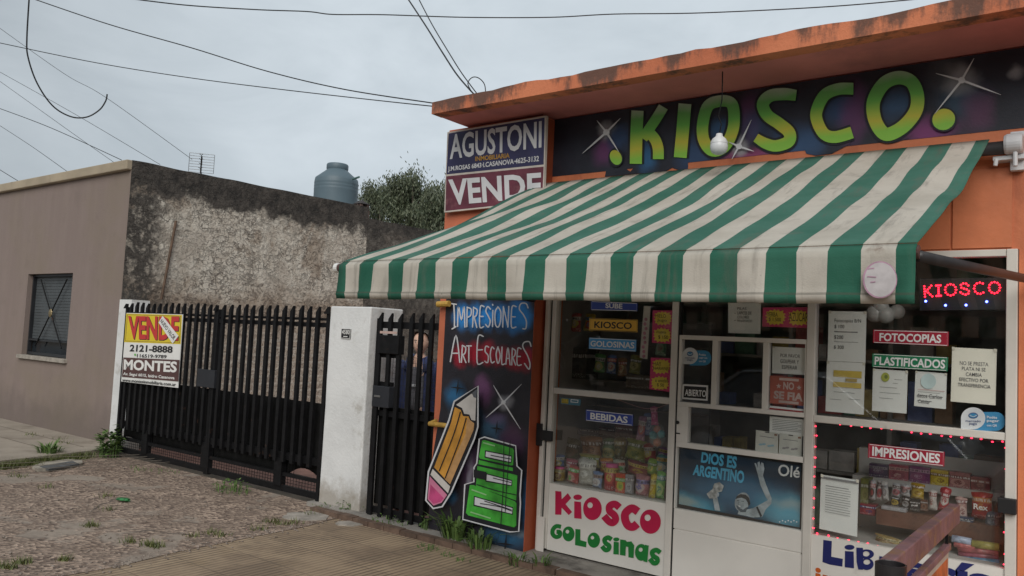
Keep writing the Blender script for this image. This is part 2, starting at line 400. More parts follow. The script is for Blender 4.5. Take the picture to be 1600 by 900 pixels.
# rough concrete drive, a gently uneven sheet
EA, EB = at(150, 886, z=G), at(505, 813, z=G)
def edge_x(y): return EA.x+(EB.x-EA.x)*(y-EA.y)/(EB.y-EA.y)
EX0 = edge_x(-1.5)
def sheet(x0, x1, y0, y1, z, step, amp, mat_, name, edge=None):
    nx = int((x1-x0)/step); ny = int((y1-y0)/step); V = []; Fc = []
    for j in range(ny+1):
        for i in range(nx+1):
            x = x0+(x1-x0)*i/nx; y = y0+(y1-y0)*j/ny
            if edge: x, y = edge(x, y, i, nx, j, ny)
            V.append((x, y, z + amp*(noise.noise(Vector((x*1.7, y*1.7, 0)))+.5*noise.noise(Vector((x*5, y*5, 2))))))
    for j in range(ny):
        for i in range(nx): a = j*(nx+1)+i; Fc.append((a, a+1, a+nx+2, a+nx+1))
    m = MB(); m.add(V, Fc); return m.build(name, mat_, smooth=True, kind='structure')
def ragged(x, y, i, nx, j, ny):
    w = i/nx
    return -16+(edge_x(max(y, -4))+.05+.07*noise.noise(Vector((1.3, y*1.9, 0)))+16)*w, y
sheet(min(EA.x, EB.x)-.4, 6, -8.2, -.27, G-.002, .25, 0.0, tile, 'sidewalk')
sheet(-16, EX0, -8.2, -.13, G+.001, .12, .003, concrete, 'driveway', ragged)
# pale raised pavement in front of the left house
SL = [at(150, 703, z=.03), at(0, 720, z=.03)]
slope = (SL[1]-SL[0]).normalized(); far_l = SL[1] + slope*6
m = MB(); m.slab([Vector((SL[0].x+.06, -.002, .03)), SL[0], far_l, Vector((far_l.x-6, far_l.y, .03)), Vector((-24, -.002, .03))], -.12, 0, Vector((0, 0, 1)))
m.build('paved_footpath', slabmat, kind='structure')
m = MB()
for t in (.9, 1.7, 2.5, 3.3, 4.1):
    a = SL[0]+slope*t; m.bar((a.x, a.y+.02, .0315), (a.x+.5, -.01, .0315), .012, .003)
m.bar((SL[0].x-.3, -.38, .0315), (-22, -.38, .0315), .012, .003); m.bar((SL[0].x-.3, -.80, .0315), (-22, -.80, .0315), .012, .003)
m.build('paving_joints', M('joint', (.16, .135, .11), .9), kind='structure')
# strip of cement at the foot of the shop and brick edging along the pavement
m = MB(); m.slab([Vector((-6.1, -.24, -.002)), Vector((-3.2, -.36, -.002)), Vector((3, -.38, -.002)), Vector((3, .02, -.002)), Vector((-6.1, .02, -.002))], -.08, 0, Vector((0, 0, 1)))
m.build('shop_apron', cement, kind='structure')
m = MB()
ka, kb = at(490, 793, z=G+.03), at(872, 891, z=G+.03)
for i in range(14):
    p, q = ka.lerp(kb, i/14), ka.lerp(kb, (i+.96)/14); j = random.uniform(-.006, .006)
    m.bar(p+Vector((0, 0, -.02+j)), q+Vector((0, 0, -.02+j)), .075, .06)
p = kb+(kb-ka).normalized()*.01
for i in range(8): m.bar(p+Vector((.27*i, -.01*i, -.02)), p+Vector((.27*i+.26, -.01*i-.005, -.02)), .075, .06)
m.build('kerb', brickedge, kind='structure')
# patches of broken cement at the corner of the drive
m = MB()
for cpx, cpy, rw, rh, sd_ in ((478, 806, 36, 7, 1), (548, 817, 24, 3.5, 3)):
    lp = [at(cpx+rw*math.cos(t)*(1+.3*noise.noise(Vector((math.cos(t)*2, math.sin(t)*2, sd_)))), cpy+rh*math.sin(t)*(1+.3*noise.noise(Vector((math.sin(t)*2, math.cos(t)*2, sd_)))), z=G+.009) for t in [6.28318*k/18 for k in range(18)]]
    m.slab(lp, -.012, 0, Vector((0, 0, 1)))
m.build('pavement_patches', M('pale_cement', (.33, .30, .265), .9, .25, 9, .5, 50), kind='structure')
m = MB(); m.quad((-10.2, .1, G), (-4.8, .1, G), (-4.8, 8, G), (-10.2, 8, G)); m.build('yard_ground', redfloor, kind='structure')

# ================================================================== LEFT HOUSE
HX = -10.36
def housemats():
    a, nt, b, pos = newmat('taupe_stucco')
    st = noisef(nt, vmap(nt, pos, (3, 3, .35)), 1.6, 5, .6); n = noisef(nt, pos, .8, 5, .6)
    c = mixc(nt, mrange(nt, st, .35, .7), (.240, .188, .170), (.262, .207, .186))
    c = mixc(nt, mrange(nt, n, .42, .7, 0, .75), c, (.235, .190, .150))
    c = mixc(nt, mrange(nt, noisef(nt, pos, 3.1, 6, .65), .5, .75, 0, .4), c, (.19, .150, .130))
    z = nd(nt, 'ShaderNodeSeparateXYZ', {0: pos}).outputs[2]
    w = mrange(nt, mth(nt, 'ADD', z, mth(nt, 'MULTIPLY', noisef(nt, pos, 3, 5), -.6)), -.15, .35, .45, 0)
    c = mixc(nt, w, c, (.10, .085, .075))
    link(nt, c, b, 'Base Color'); b.inputs['Roughness'].default_value = .9
    setbump(nt, b, noisef(nt, pos, 45, 5, .7), .35, .01)
    # weathered party wall: mould at the top, flaking lime in the middle, bare block further back
    p, nt, b, pos = newmat('weathered_party_wall')
    xyz = nd(nt, 'ShaderNodeSeparateXYZ', {0: pos}); y, z = xyz.outputs[1], xyz.outputs[2]
    n1 = noisef(nt, pos, 1.3, 6, .6); n2 = noisef(nt, pos, 5.5, 6, .65); n3 = noisef(nt, pos, 22, 5, .7); n4 = noisef(nt, vmap(nt, pos, (1, 1, 1.4)), 7.5, 5, .62, 1.8)
    mould = mixc(nt, mrange(nt, n2, .3, .7), (.028, .026, .024), (.105, .092, .080))
    mould = mixc(nt, mrange(nt, n3, .55, .75, 0, .6), mould, (.15, .135, .115))
    lime = mixc(nt, mrange(nt, n2, .35, .65), (.56, .50, .42), (.74, .69, .60))
    crack = mrange(nt, n4, .525, .565, 0, 1); cm = mrange(nt, noisef(nt, pos, 2.1, 5, .6), .40, .60, .25, .95)
    wv = nd(nt, 'ShaderNodeVectorMath', {0: pos, 1: nd(nt, 'ShaderNodeVectorMath', {0: nd(nt, 'ShaderNodeTexNoise', {'Vector': pos, 'Scale': 6.0, 'Detail': 3.0}).outputs['Color'], 'Scale': .22}, operation='SCALE').outputs[0]}, operation='ADD').outputs[0]
    ve = nd(nt, 'ShaderNodeTexVoronoi', {'Vector': wv, 'Scale': 11.0}, feature='DISTANCE_TO_EDGE').outputs[0]
    fine = mrange(nt, ve, .015, .07, 1, 0)
    lime = mixc(nt, mth(nt, 'MULTIPLY', fine, mth(nt, 'MULTIPLY', cm, .85)), lime, (.12, .105, .092))
    lime = mixc(nt, mth(nt, 'MULTIPLY', crack, mth(nt, 'MULTIPLY', cm, .62)), lime, (.17, .15, .13))
    lime = mixc(nt, mrange(nt, n3, .52, .72, 0, .32), lime, (.25, .22, .19))
    brown = mixc(nt, mrange(nt, n2, .35, .65), (.30, .235, .18), (.50, .425, .345))
    brown = mixc(nt, mth(nt, 'MULTIPLY', crack, .5), brown, (.10, .08, .065))
    zz = mth(nt, 'ADD', z, mth(nt, 'MULTIPLY', mth(nt, 'SUBTRACT', n1, .5), 1.1))
    n5 = noisef(nt, pos, .75, 6, .62, .6); pale = mrange(nt, n5, .55, .59)
    lime = mixc(nt, mth(nt, 'MULTIPLY', pale, .75), lime, mixc(nt, n2, (.44, .385, .32), (.66, .60, .52)))
    c = mixc(nt, mth(nt, 'MAXIMUM', mrange(nt, zz, 2.30, 1.95), mrange(nt, n5, .45, .40, 0, .8)), lime, brown)
    brk = nd(nt, 'ShaderNodeTexBrick', {'Vector': vmap(nt, pos, (1, 1, 1), rot=(0, 0, 0)), 'Scale': 1.0, 'Mortar Size': .018, 'Brick Width': .28, 'Row Height': .11,
             'Color1': (.46, .385, .31, 1), 'Color2': (.36, .30, .245, 1), 'Mortar': (.50, .45, .385, 1)})
    bv = nd(nt, 'ShaderNodeCombineXYZ', {0: y, 1: z}).outputs[0]; nt.links.new(bv, brk.inputs['Vector'])
    bc = mixc(nt, mrange(nt, n2, .4, .75, 0, .7), brk.outputs[0], (.48, .43, .36))
    c = mixc(nt, mrange(nt, zz, 1.75, 1.45), c, bc)
    top = mrange(nt, mth(nt, 'ADD', zz, mth(nt, 'MULTIPLY', mth(nt, 'SUBTRACT', n2, .5), .55)), 3.24, 3.42)
    lft = mrange(nt, mth(nt, 'ADD', y, mth(nt, 'MULTIPLY', mth(nt, 'SUBTRACT', n2, .5), 1.1)), .62, .30)
    lft = mth(nt, 'MULTIPLY', lft, mrange(nt, n2, .36, .52, .25, 1))
    rgt = mrange(nt, y, 4.17, 4.19)
    rgt = mth(nt, 'MULTIPLY', rgt, mrange(nt, n1, .35, .65, .75, 1))
    c = mixc(nt, mth(nt, 'MAXIMUM', mth(nt, 'MAXIMUM', top, lft), rgt), c, mould)
    link(nt, c, b, 'Base Color'); b.inputs['Roughness'].default_value = .95
    setbump(nt, b, mth(nt, 'ADD', mth(nt, 'ADD', n2, mth(nt, 'MULTIPLY', n3, .5)), mth(nt, 'MULTIPLY', crack, -.7)), .9, .03)
    return a, p
stucco, party = housemats()
trim_tan = M('tan_trim', (.40, .335, .245), .85, .12, 2, .25, 40, dirt=(.20, .17, .13), ds=2.5, dlo=.55, dhi=.8)
HT = Z(207, 250)
h = thing('corner_house', 'single-storey house with taupe stucco front, tan cornice and stained side wall', 'house', (HX-2, 0, 0))
zc0 = Z(198, 267); zt = HT
# window opening from photo corners
wx0, wx1 = X(38, 500), X(108, 500); wz1 = Zm((38, 428), (109, 427)); wz0 = Zm((35, 555), (100, 560))
m = MB()
FR = HX - 14
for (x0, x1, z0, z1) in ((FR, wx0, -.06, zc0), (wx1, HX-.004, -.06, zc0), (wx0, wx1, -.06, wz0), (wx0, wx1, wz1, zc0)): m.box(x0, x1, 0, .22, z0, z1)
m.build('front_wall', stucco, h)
m = MB(); m.box(FR, HX-.004, -.07, .23, zc0+.002, zt-.002); m.build('cornice', trim_tan, h, bevel=.012)
m = MB()
ws = [(0.002, zt-.001)]
V = []; N = 40
prof = []
for i in range(N+1):
    yy = .002 + 4.18*i/N; prof.append((yy, zt + .05*i/N + .012*noise.noise(Vector((yy*2.2, 0, 0)))))
m.slab([Vector((HX, .002, -.06))] + [Vector((HX, a, b)) for a, b in prof] + [Vector((HX, 4.182, -.06))], .24, 0, Vector((-1, 0, 0)))
m.build('party_wall', party, h)
m = MB(); m.box(FR, HX-.26, .24, 4.1, zt-.35, zt-.25); m.box(FR, HX-.26, 4.1, 4.25, 0, zt-.05); m.build('roof', cement, h)
wn = MB(); wf = .035
for (x0, x1, z0, z1) in ((wx0+.004, wx0+wf, wz0+.01, wz1), (wx1-wf, wx1-.004, wz0+.01, wz1), (wx0+wf, wx1-wf, wz1-wf, wz1-.004), (wx0+wf, wx1-wf, wz0+.01, wz0+.05), (wx0+wf, wx1-wf, wz0+.22, wz0+.245)): wn.box(x0, x1, .07, .115, z0, z1)
win = fix(wn.build('window', M('dark_window_frame', (.022, .024, .028), .4), h), h)
m = MB(); m.box(wx0+wf, wx1-wf, .13, .14, wz0+.05, wz0+.30); m.build('pane', M('night_glass', (.02, .025, .03), .08), win)
sh = MB(); zz = wz0+.25
while zz < wz1-.04: sh.box(wx0+wf, wx1-wf, .118, .126, zz, zz+.040); zz += .044
sh.build('shutter', M('grey_shutter', (.075, .085, .092), .55, .1), win)
gr = MB(); zc = (wz0+wz1)/2+.03; cx = (wx0+wx1)/2
for s_ in (-1, 1): gr.tube([(cx-.43, .06, zc+s_*.50), (cx+.43, .06, zc-s_*.50)], .010, 0, 6)
gr.ball((cx, .055, zc), .05, 1, 10, (1, .4, 1.3))
gr.build('grille', [black_iron, M('old_brass', (.28, .22, .12), .45, metal=.6)], win)
m = MB(); m.box(wx0-.06, wx1+.05, -.05, .068, wz0-.055, wz0+.002); m.build('sill', M('stone_sill', (.33, .30, .26), .9, .2, 12, .4, 80), win, bevel=.006)
# rusty pipe leaning on the party wall, iron strip
m = MB(); a = at(275, 345, x=HX+.03); b = at(252, 468, x=HX+.03); m.tube([a, b], .018, 0, 6)
tag(m.build('iron_pipe', M('rust', (.12, .075, .05), .8, .3, 9)), 'thin rusty pipe running down the stained side wall', 'pipe')

# lower dark wall behind
bw = MB(); prof = [(4.19+7*i/30, 3.60 + .02*i/30 + .02*noise.noise(Vector((i*.8, 4, 0)))) for i in range(31)]
bw.slab([Vector((HX, 4.19, -.06))] + [Vector((HX, a, b)) for a, b in prof] + [Vector((HX, 11.2, -.06))], .2, 0, Vector((-1, 0, 0)))
tag(bw.build('boundary_wall', party), 'lower mould-blackened wall continuing behind the corner house', 'wall')

# water tank and its stand, vent, antenna
tm = M('tank_plastic', (.110, .160, .192), .5, .06, 2, .03, 30)
c = at(525, 300, y=6); r = 67.5/2/F*(c-CAM).dot(_w)
ztop = Z(525, 257, 6); zsh = Z(525, 284, 6)
t = thing('water_tank', 'blue-grey plastic water tank with conical top on the roof', 'water tank', (c.x, 6, 3.5))
m = MB(); z0 = 3.62
pr = [(0, z0), (r, z0)]
for i, zz in enumerate((.04, .30, .33, .36)): pr.append((r*(1 if i % 2 else 1.0), z0+zz))
for k in range(3):
    zb = zsh-.02-.07*(3-k); pr += [(r, zb), (r*1.006, zb+.02), (r*1.006, zb+.04), (r, zb+.055)]
pr += [(r*.99, zsh+.0), (r*.97, zsh+.05), (r*.55, ztop-.17), (r*.47, ztop-.13)]
m.lathe([(a, b) for a, b in pr], (c.x, 6, 0), 0, 40); m.build('body', tm, t, smooth=True)
m = MB(); m.lathe([(r*.47, ztop-.14), (r*.50, ztop-.11), (r*.50, ztop-.03), (r*.47, ztop-.005), (r*.42, ztop), (0, ztop+.008)], (c.x, 6, 0), 0, 32); m.build('lid', tm, t, smooth=True)
p = at(558, 277, y=5.9); m = MB(); m.tube([p+Vector((-.25, .1, 0)), p+Vector((.06, 0, 0))], .022, 0, 8); m.build('pipe_stub', M('green_pipe', (.10, .19, .17), .5), t)
m = MB(); m.box(c.x-.8, c.x+.8, 5.2, 6.8, 3.35, 3.615); m.build('stand', cement, t)
vx = at(565, 318, y=4.4); vw = 21/2/F*(vx-CAM).dot(_w)*.62
t = thing('roof_vent', 'small square roof vent with flat cap beside the water tank', 'vent', (vx.x, 4.4, 3.5))
zt2 = Z(565, 315, 4.4)
m = MB(); m.add([(vx.x-vw*1.5, 4.4-vw*1.5, zt2-.05), (vx.x+vw*1.5, 4.4-vw*1.5, zt2-.05), (vx.x+vw*1.5, 4.4+vw*1.5, zt2-.05), (vx.x-vw*1.5, 4.4+vw*1.5, zt2-.05), (vx.x, 4.4, zt2+.03)], [(3, 2, 1, 0), (0, 1, 4), (1, 2, 4), (2, 3, 4), (3, 0, 4)])
m.build('cap', M('slate', (.05, .045, .045), .8), t)
m = MB()
for sx in (-1, 0, 1):
    for sy in (-1, 1): m.box(vx.x+sx*vw-.02, vx.x+sx*vw+.02, 4.4+sy*vw-.02, 4.4+sy*vw+.02, zt2-.16, zt2-.05)
m.box(vx.x-vw-.03, vx.x+vw+.03, 4.4-vw-.03, 4.4+vw+.03, zt2-.9, zt2-.16); m.build('shaft', M('vent_brick', (.12, .08, .07), .9), t)
ap = far(315, 255, 15.5)
t = thing('tv_antenna', 'wire grid television antenna on a thin mast above the roof', 'antenna', (ap.x, ap.y, 3.5))
m = MB(); al = M('antenna_metal', (.22, .23, .24), .4, metal=.7)
ax = Vector((math.cos(YAW+.25), math.sin(YAW+.25), 0))
hw, hh = .21, .17
for i in range(8): q = ap+Vector((0, 0, -hh+2*hh*i/7)); m.tube([q-ax*hw, q+ax*hw], .005, 0, 5)
for s_ in (-1, 1): m.tube([ap+ax*hw*s_+Vector((0, 0, -hh)), ap+ax*hw*s_+Vector((0, 0, hh))], .005, 0, 5)
m.build('grid', al, t)
m = MB(); fw = Vector((ax.y, -ax.x, 0))*.12
m.tube([ap+fw*.3+Vector((0, 0, -hh*1.1)), ap+fw*.3+Vector((0, 0, hh*.7))], .014, 0, 6)
for i in range(4):
    q = ap+fw+Vector((0, 0, -.12+.08*i)); m.tube([q-ax*.03+Vector((0, 0, .02)), q, q+ax*.03+Vector((0, 0, .02))], .006, 0, 5); m.tube([q, q-fw*.7], .005, 0, 5)
m.build('dipoles', black_iron, t)
m = MB(); m.tube([ap-Vector((0, 0, hh))-fw*.1, Vector((ap.x, ap.y, 3.4))-fw*.1], .016, 0, 7); m.build('mast', al, t)

# ================================================================== TREES
bark = M('bark', (.12, .10, .08), .95, .3, 8, .6, 20)
def leafmat(name, a, b_):
    m, nt, b, pos = newmat(name)
    oi = nd(nt, 'ShaderNodeNewGeometry').outputs['Random Per Island']
    c = mixc(nt, oi, a, b_); link(nt, c, b, 'Base Color'); b.inputs['Roughness'].default_value = .55
    return m
euca = leafmat('eucalyptus_leaf', (.038, .058, .030), (.145, .165, .100))
def tree(label, base, height, crown_c, crown_r, n_cl, seed, leafs=70, ls=.16, group='trees behind the walls'):
    rnd = random.Random(seed)
    t = thing('tree', label, 'tree', base, group)
    m = MB(); b = Vector(base); c = Vector(crown_c)
    tips = []
    m.tube([b, b.lerp(c, .3)+Vector((.2, 0, 0)), b.lerp(c, .65)+Vector((-.1, .2, 0)), c+Vector((0, 0, crown_r[2]*.3))], [.28, .22, .16, .06], 0, 8)
    cl = []
    for i in range(n_cl):
        while True:
            p = Vector((rnd.uniform(-1, 1), rnd.uniform(-1, 1), rnd.uniform(-1, 1)))
            if p.length < 1 and p.length > .3: break
        q = c+Vector((p.x*crown_r[0], p.y*crown_r[1], p.z*crown_r[2])); cl.append(q)
        if i % 3 == 0: s0 = b.lerp(c, rnd.uniform(.45, .95)); m.tube([s0, s0.lerp(q, .5)+Vector((0, 0, .25)), q], [.07, .045, .015], 0, 5)
    m.build('trunk', bark, t, smooth=True)
    lm = MB()
    for q in cl:
        s = rnd.uniform(.26, .50)
        for k in range(leafs):
            d = Vector((rnd.gauss(0, .55), rnd.gauss(0, .55), rnd.gauss(0, .5)))*s
            d.z = d.z*1.25-.2*s; p = q+d
            ax = Vector((rnd.gauss(0, .5), rnd.gauss(0, .5), -1)).normalized()*ls*rnd.uniform(.7, 1.5)
            sd_ = ax.orthogonal().normalized(); sd_.rotate(Matrix.Rotation(rnd.uniform(0, 6.28), 3, ax)); sd_ *= ls*.17
            lm.add([p, p+ax*.5+sd_, p+ax, p+ax*.5-sd_], [(0, 1, 2, 3)])
    lm.build('crown', euca, t)
def tree_px(label, px, pytop, pybot, wpx, y, n, seed, depth=None, ls=.16, leafs=70):
    top = at(px, pytop, y=y); bot = at(px, pybot, y=y); wv = (at(px+wpx, pytop, y=y)-at(px-wpx, pytop, y=y)).length/2
    c = (top+bot)/2; rz = (top.z-bot.z)/2
    tree(label, (c.x, y, G), top.z, c, (wv*.8, wv*.8, rz*.9), n, seed, leafs, ls)
tree_px('tall eucalyptus with loose hanging foliage beside the agency board', 648, 268, 365, 44, 16, 48, 3, leafs=300, ls=.13)
tree_px('smaller eucalyptus showing between the water tank and taller tree', 598, 284, 350, 32, 18, 34, 5, leafs=230, ls=.13)
tree_px('eucalyptus crown partly hidden behind the agency board', 692, 285, 380, 34, 15, 34, 8, leafs=200, ls=.13)
# the far side of the street, which the shop glass mirrors
# (kept plain: a row of trees beyond the road)

# ================================================================== GATES AND PILLAR
GY = -.14
def post_quad(p0, p1, y): return at(*p0, y=y), at(*p1, y=y)
gx0, gx1 = X(192, 600, GY), X(507, 640, GY)
gz1 = Zm((300, 480), (505, 490), GY)
gt = thing('driveway_gate', 'wide black steel driveway gate with slanted picket tops', 'gate', ((gx0+gx1)/2, GY, G))
zA = G+.035
zb0, zb1 = G+.05, G+.11          # bottom rail
zm0, zm1 = G+.20, G+.235
zr0, zr1 = G+.36, G+.43
zt0, zt1 = Z(503, 500, GY)-.0, Z(503, 497, GY)+.03
xm = X(334, 600, GY)
fr = MB()
for x in (gx0, xm-.021, xm+.021, gx1): fr.box(x-.019, x+.019, GY-.03, GY+.03, zA, gz1+.0)
for (a, b) in ((gx0+.019, xm-.041), (xm+.041, gx1-.019)):
    for z0, z1 in ((zb0, zb1), (zm0, zm1), (zr0, zr1), (gz1-.15, gz1-.105), (gz1-.085, gz1-.06)): fr.box(a, b, GY-.018, GY+.018, z0, z1)
for px in (225, 320.5, 437): 
    x = X(px, 740, GY); fr.box(x-.06, x+.06, GY-.031, GY+.031, zb1-.01, zr0+.01)
fr.build('frame', black_iron, gt)
pk = MB(); n = 29
def picket(mb, x, y, z0, z1, w=.045, d=.03):
    x += random.uniform(-.005, .005); z1 += random.uniform(-.008, .008)
    V = [(x-w/2, y-d/2, z0), (x+w/2, y-d/2, z0), (x+w/2, y+d/2, z0), (x-w/2, y+d/2, z0), (x-w/2, y-d/2, z1-.055), (x+w/2, y-d/2, z1), (x+w/2, y+d/2, z1), (x-w/2, y+d/2, z1-.055)]
    mb.add(V, [(3, 2, 1, 0), (4, 5, 6, 7), (0, 1, 5, 4), (1, 2, 6, 5), (2, 3, 7, 6), (3, 0, 4, 7)])
for i in range(1, n):
    x = gx0+(gx1-gx0)*i/n
    if abs(x-xm) < .07: continue
    picket(pk, x, GY-.035, zr0-.02, gz1+.055)
for x in (gx0, xm, gx1): picket(pk, x, GY-.038, gz1-.02, gz1+.045, .05, .04)
pk.build('pickets', black_iron, gt)
ms = MB()
x = gx0+.06
while x < gx1-.05: ms.box(x-.002, x+.002, GY-.004, GY-.001, zb1, zm0 if int(x*7) % 9 else zr0); x += .045
for zz in (zb1+.03, zb1+.06): ms.box(gx0+.03, gx1-.03, GY-.0005, GY+.002, zz-.002, zz+.002)
ms.build('wire_mesh', black_iron, gt)
# dark sheeting tied behind the bars
shp = MB(); ztop = Zm((504, 629), (287, 603), GY+.05); nx = 60; V = []; Fc = []
for j in range(9):
    for i in range(nx+1):
        x = gx0+.03+(gx1-gx0-.06)*i/nx; zb = zr0-.17+.22*max(0, noise.noise(Vector((x*1.5, 3, 0)))-.05); zt_ = ztop+.012*noise.noise(Vector((x*3, 8, 0)))
        V.append((x, GY+.045+.02*noise.noise(Vector((x*4, j*.4, 1))), zb+(zt_-zb)*j/8))
for j in range(8):
    for i in range(nx): a = j*(nx+1)+i; Fc.append((a, a+1, a+nx+2, a+nx+1))
shp.add(V, Fc); o = shp.build('sheeting', black_sheet, gt, smooth=True)
sm = o.modifiers.new('solid', 'SOLIDIFY'); sm.thickness = .004
lb = MB(); a, b = at(310, 576, y=GY-.05), at(335, 607, y=GY-.05); lb.box(a.x, b.x, GY-.06, GY-.03, b.z, a.z); lb.build('lock_box', M('lock_steel', (.022, .024, .030), .45), gt, bevel=.004)

# white posts / pillars
m = MB(); x0, x1 = HX+.002, X(199, 560, -.02); m.box(x0, x1, -.02, .22, -.06, Z(197, 468, -.02)); 
a_ = at(250, 466, x=HX+.3); m.box(x1-.001, x1+.001+.0, .0, .2, -.06, Z(197, 468, -.02))
tag(m.build('gate_post', white_wash, bevel=.012), 'slim whitewashed gate post against the taupe house', 'post')
px0, px1 = X(507, 640, -.16), X(570, 640, -.16)
pz = Zm((528, 478), (575, 480), -.16)
pl = MB(); V = []; Fc = []
pd = .22
def pillar(mb, x0, x1, y0, y1, z0, z1, nz=14, nx=5):
    # slightly uneven plaster faces
    def P(x, y, z): 
        w = .006*noise.noise(Vector((x*3, y*3, z*2.5))); return (x+w, y+w*.8, z)
    lp = [(x0+(x1-x0)*i/nx, y0) for i in range(nx)]+[(x1, y0+(y1-y0)*i/nx) for i in range(nx)]+[(x1-(x1-x0)*i/nx, y1) for i in range(nx)]+[(x0, y1-(y1-y0)*i/nx) for i in range(nx)]
    L = len(lp); V = [P(p[0], p[1], z0+(z1-z0)*j/nz) for j in range(nz+1) for p in lp]
    Fc = [(j*L+i, j*L+(i+1) % L, (j+1)*L+(i+1) % L, (j+1)*L+i) for j in range(nz) for i in range(L)]+[tuple(range(nz*L, nz*L+L))]
    mb.add(V, Fc)
pillar(pl, px0, px1, -.16, -.16+.42, G-.02, pz)
pil = tag(pl.build('gate_pillar', white_wash, bevel=.012), 'thick whitewashed pillar between the driveway gate and the narrow gate', 'pillar')
hn = MB(); q = [(533.5, 513.5), (547.5, 514), (546.5, 529), (532.5, 528)]
hn.slab([at(*p, y=-.172) for p in q], .010, 0); hn.stroke(q, .9, -.172, 1, closed=True, smooth=False)
hn.txt('4580', [(534.5, 515), (546.5, 515.5), (546, 522.5), (534, 522)], -.1725, 1, .01); hn.stroke([(536.5, 525.5), (543, 526)], 1.2, -.172, 1)
tag(hn.build('house_number_plaque', [ink_black, ink_white]), 'small black house number plate reading 4580 on the white pillar', 'house number')
# pedestrian gate
wg = thing('pedestrian_gate', 'narrow black picket gate between the white pillar and the mural', 'gate', (X(632, 700, GY), GY, G))
xs = [X(p, 640, GY) for p in (591.5, 607, 622.5, 639.5, 655.5, 672)]
zt = Z(640, 490, GY); zb = G+.03
m = MB()
for i, x in enumerate(xs): picket(m, x, GY-.03, zb, zt, .042, .025)
m.build('pickets', black_iron, wg)
m = MB(); zr = Z(640, 509, GY)
m.box(xs[0]-.05, xs[-1]+.09, GY-.012, GY+.02, zr-.03, zr+.03)
zl = Z(600, 555, GY); zl2 = Z(600, 600, GY); zl3 = Z(597, 641, GY)
m.box(xs[0]-.03, xs[2]-.02, GY-.012, GY+.02, zl-.02, zl+.03); m.box(xs[0]-.03, xs[1]+.03, GY-.012, GY+.02, zl2-.03, zl2+.02); m.box(xs[0]-.05, xs[-1]+.09, GY-.012, GY+.02, zl3-.05, zl3)
m.box(xs[0]-.05, xs[-1]+.09, GY-.012, GY+.02, zb+.03, zb+.08); m.box(xs[0]-.065, xs[0]-.025, GY-.02, GY+.02, zb, zt-.05)
m.build('frame', black_iron, wg)
m = MB(); a, b = at(592, 523, y=GY-.055), at(622, 554, y=GY-.055); m.box(a.x, b.x, GY-.06, GY+.02, b.z, a.z); 
mbx = m.build('letter_box', black_iron, wg, bevel=.006)
m = MB(); a, b = at(594, 517, y=GY-.062), at(620, 522, y=GY-.062); m.box(a.x, b.x, GY-.064, GY-.0615, b.z, a.z); m.build('name_strip', M('pink_strip', (.50, .36, .32), .7), wg)
m = MB(); a, b = at(583, 602, y=GY-.05), at(607, 638, y=GY-.05); m.box(a.x, b.x, GY-.055, GY+.03, b.z, a.z); m.build('lock_box', M('lock_steel', (.022, .024, .030), .45), wg, bevel=.004)
m = MB(); a, b = at(585, 617, y=GY-.058), at(594, 621, y=GY-.058); m.box(a.x, b.x, GY-.062, GY-.056, b.z, a.z); m.build('lock_plate', M('chrome', (.5, .5, .5), .3, metal=.9), wg)
m = MB(); zs = Z(640, 640, GY)
m.box(xs[0]-.02, xs[-1]+.08, GY+.025, GY+.03, zb+.10, zs); m.build('sheeting', black_sheet, wg)
m = MB(); x = xs[1]
while x < xs[-1]+.06: m.box(x-.0015, x+.0015, GY+.022, GY+.0245, zs, zl); x += .035
z_ = zs
while z_ < zl: m.box(xs[1], xs[-1]+.06, GY+.0246, GY+.027, z_-.0015, z_+.0015); z_ += .05
m.build('wire_mesh', M('mesh_wire', (.07, .07, .075), .5, metal=.5), wg)

# ================================================================== SHOP
orange = M('orange_paint', (.66, .205, .090), .6, .14, 2.2, .2, 50, dirt=(.30, .075, .035), ds=1.6, dlo=.5, dhi=.8, stretch=(1, 1, .5))
def fascia_mat():
    m, nt, b, pos = newmat('stained_fascia')
    z = nd(nt, 'ShaderNodeSeparateXYZ', {0: pos}).outputs[2]
    n = noisef(nt, pos, 1.2, 5); c = mixc(nt, mrange(nt, n, .35, .65), (.52, .155, .075), (.68, .225, .110))
    s = noisef(nt, vmap(nt, pos, (1, 1, .22)), 4.2, 6, .7); s2 = noisef(nt, pos, 9, 5, .7)
    top = mth(nt, 'MULTIPLY', mth(nt, 'SUBTRACT', z, SOF+.10), 1.1)
    f = mrange(nt, mth(nt, 'ADD', mth(nt, 'ADD', s, top), mth(nt, 'MULTIPLY', mth(nt, 'SUBTRACT', s2, .5), .35)), .36, .55)
    c = mixc(nt, mth(nt, 'MULTIPLY', f, .82), c, (.055, .050, .046))
    pch = mrange(nt, noisef(nt, pos, 6, 4, .7), .70, .73)
    c = mixc(nt, pch, c, (.42, .36, .33))
    link(nt, c, b, 'Base Color'); b.inputs['Roughness'].default_value = .85
    setbump(nt, b, s2, .5, .02); return m
SOF = Z(860, 188.3)
FY = -.585
fcx = at(674, 181.6, y=FY).x
ftop = Zm((675, 160), (1220, 50.7), FY)
fascia = fascia_mat()
soffit_m = M('soffit_red', (.60, .20, .18), .75, .15, 1.5, .15, 40, dirt=(.40, .14, .14), ds=1.2, dlo=.5, dhi=.8)
XL0, XL1 = X(850, 660), X(863, 660); XP0, XP1 = X(1046, 700), X(1057, 700)
XQ0, XQ1 = X(1259, 700), X(1272, 700); XR0, XR1 = X(1571, 750), X(1589, 750)
MX0, MX1 = X(679, 640, -.16), X(828, 640, -.16)
shop = thing('corner_shop', 'orange painted kiosk shop with airbrushed murals and white aluminium shopfront', 'shop', (-2, 0, 0))
HEAD = Zm((1440, 394), (1588, 389))
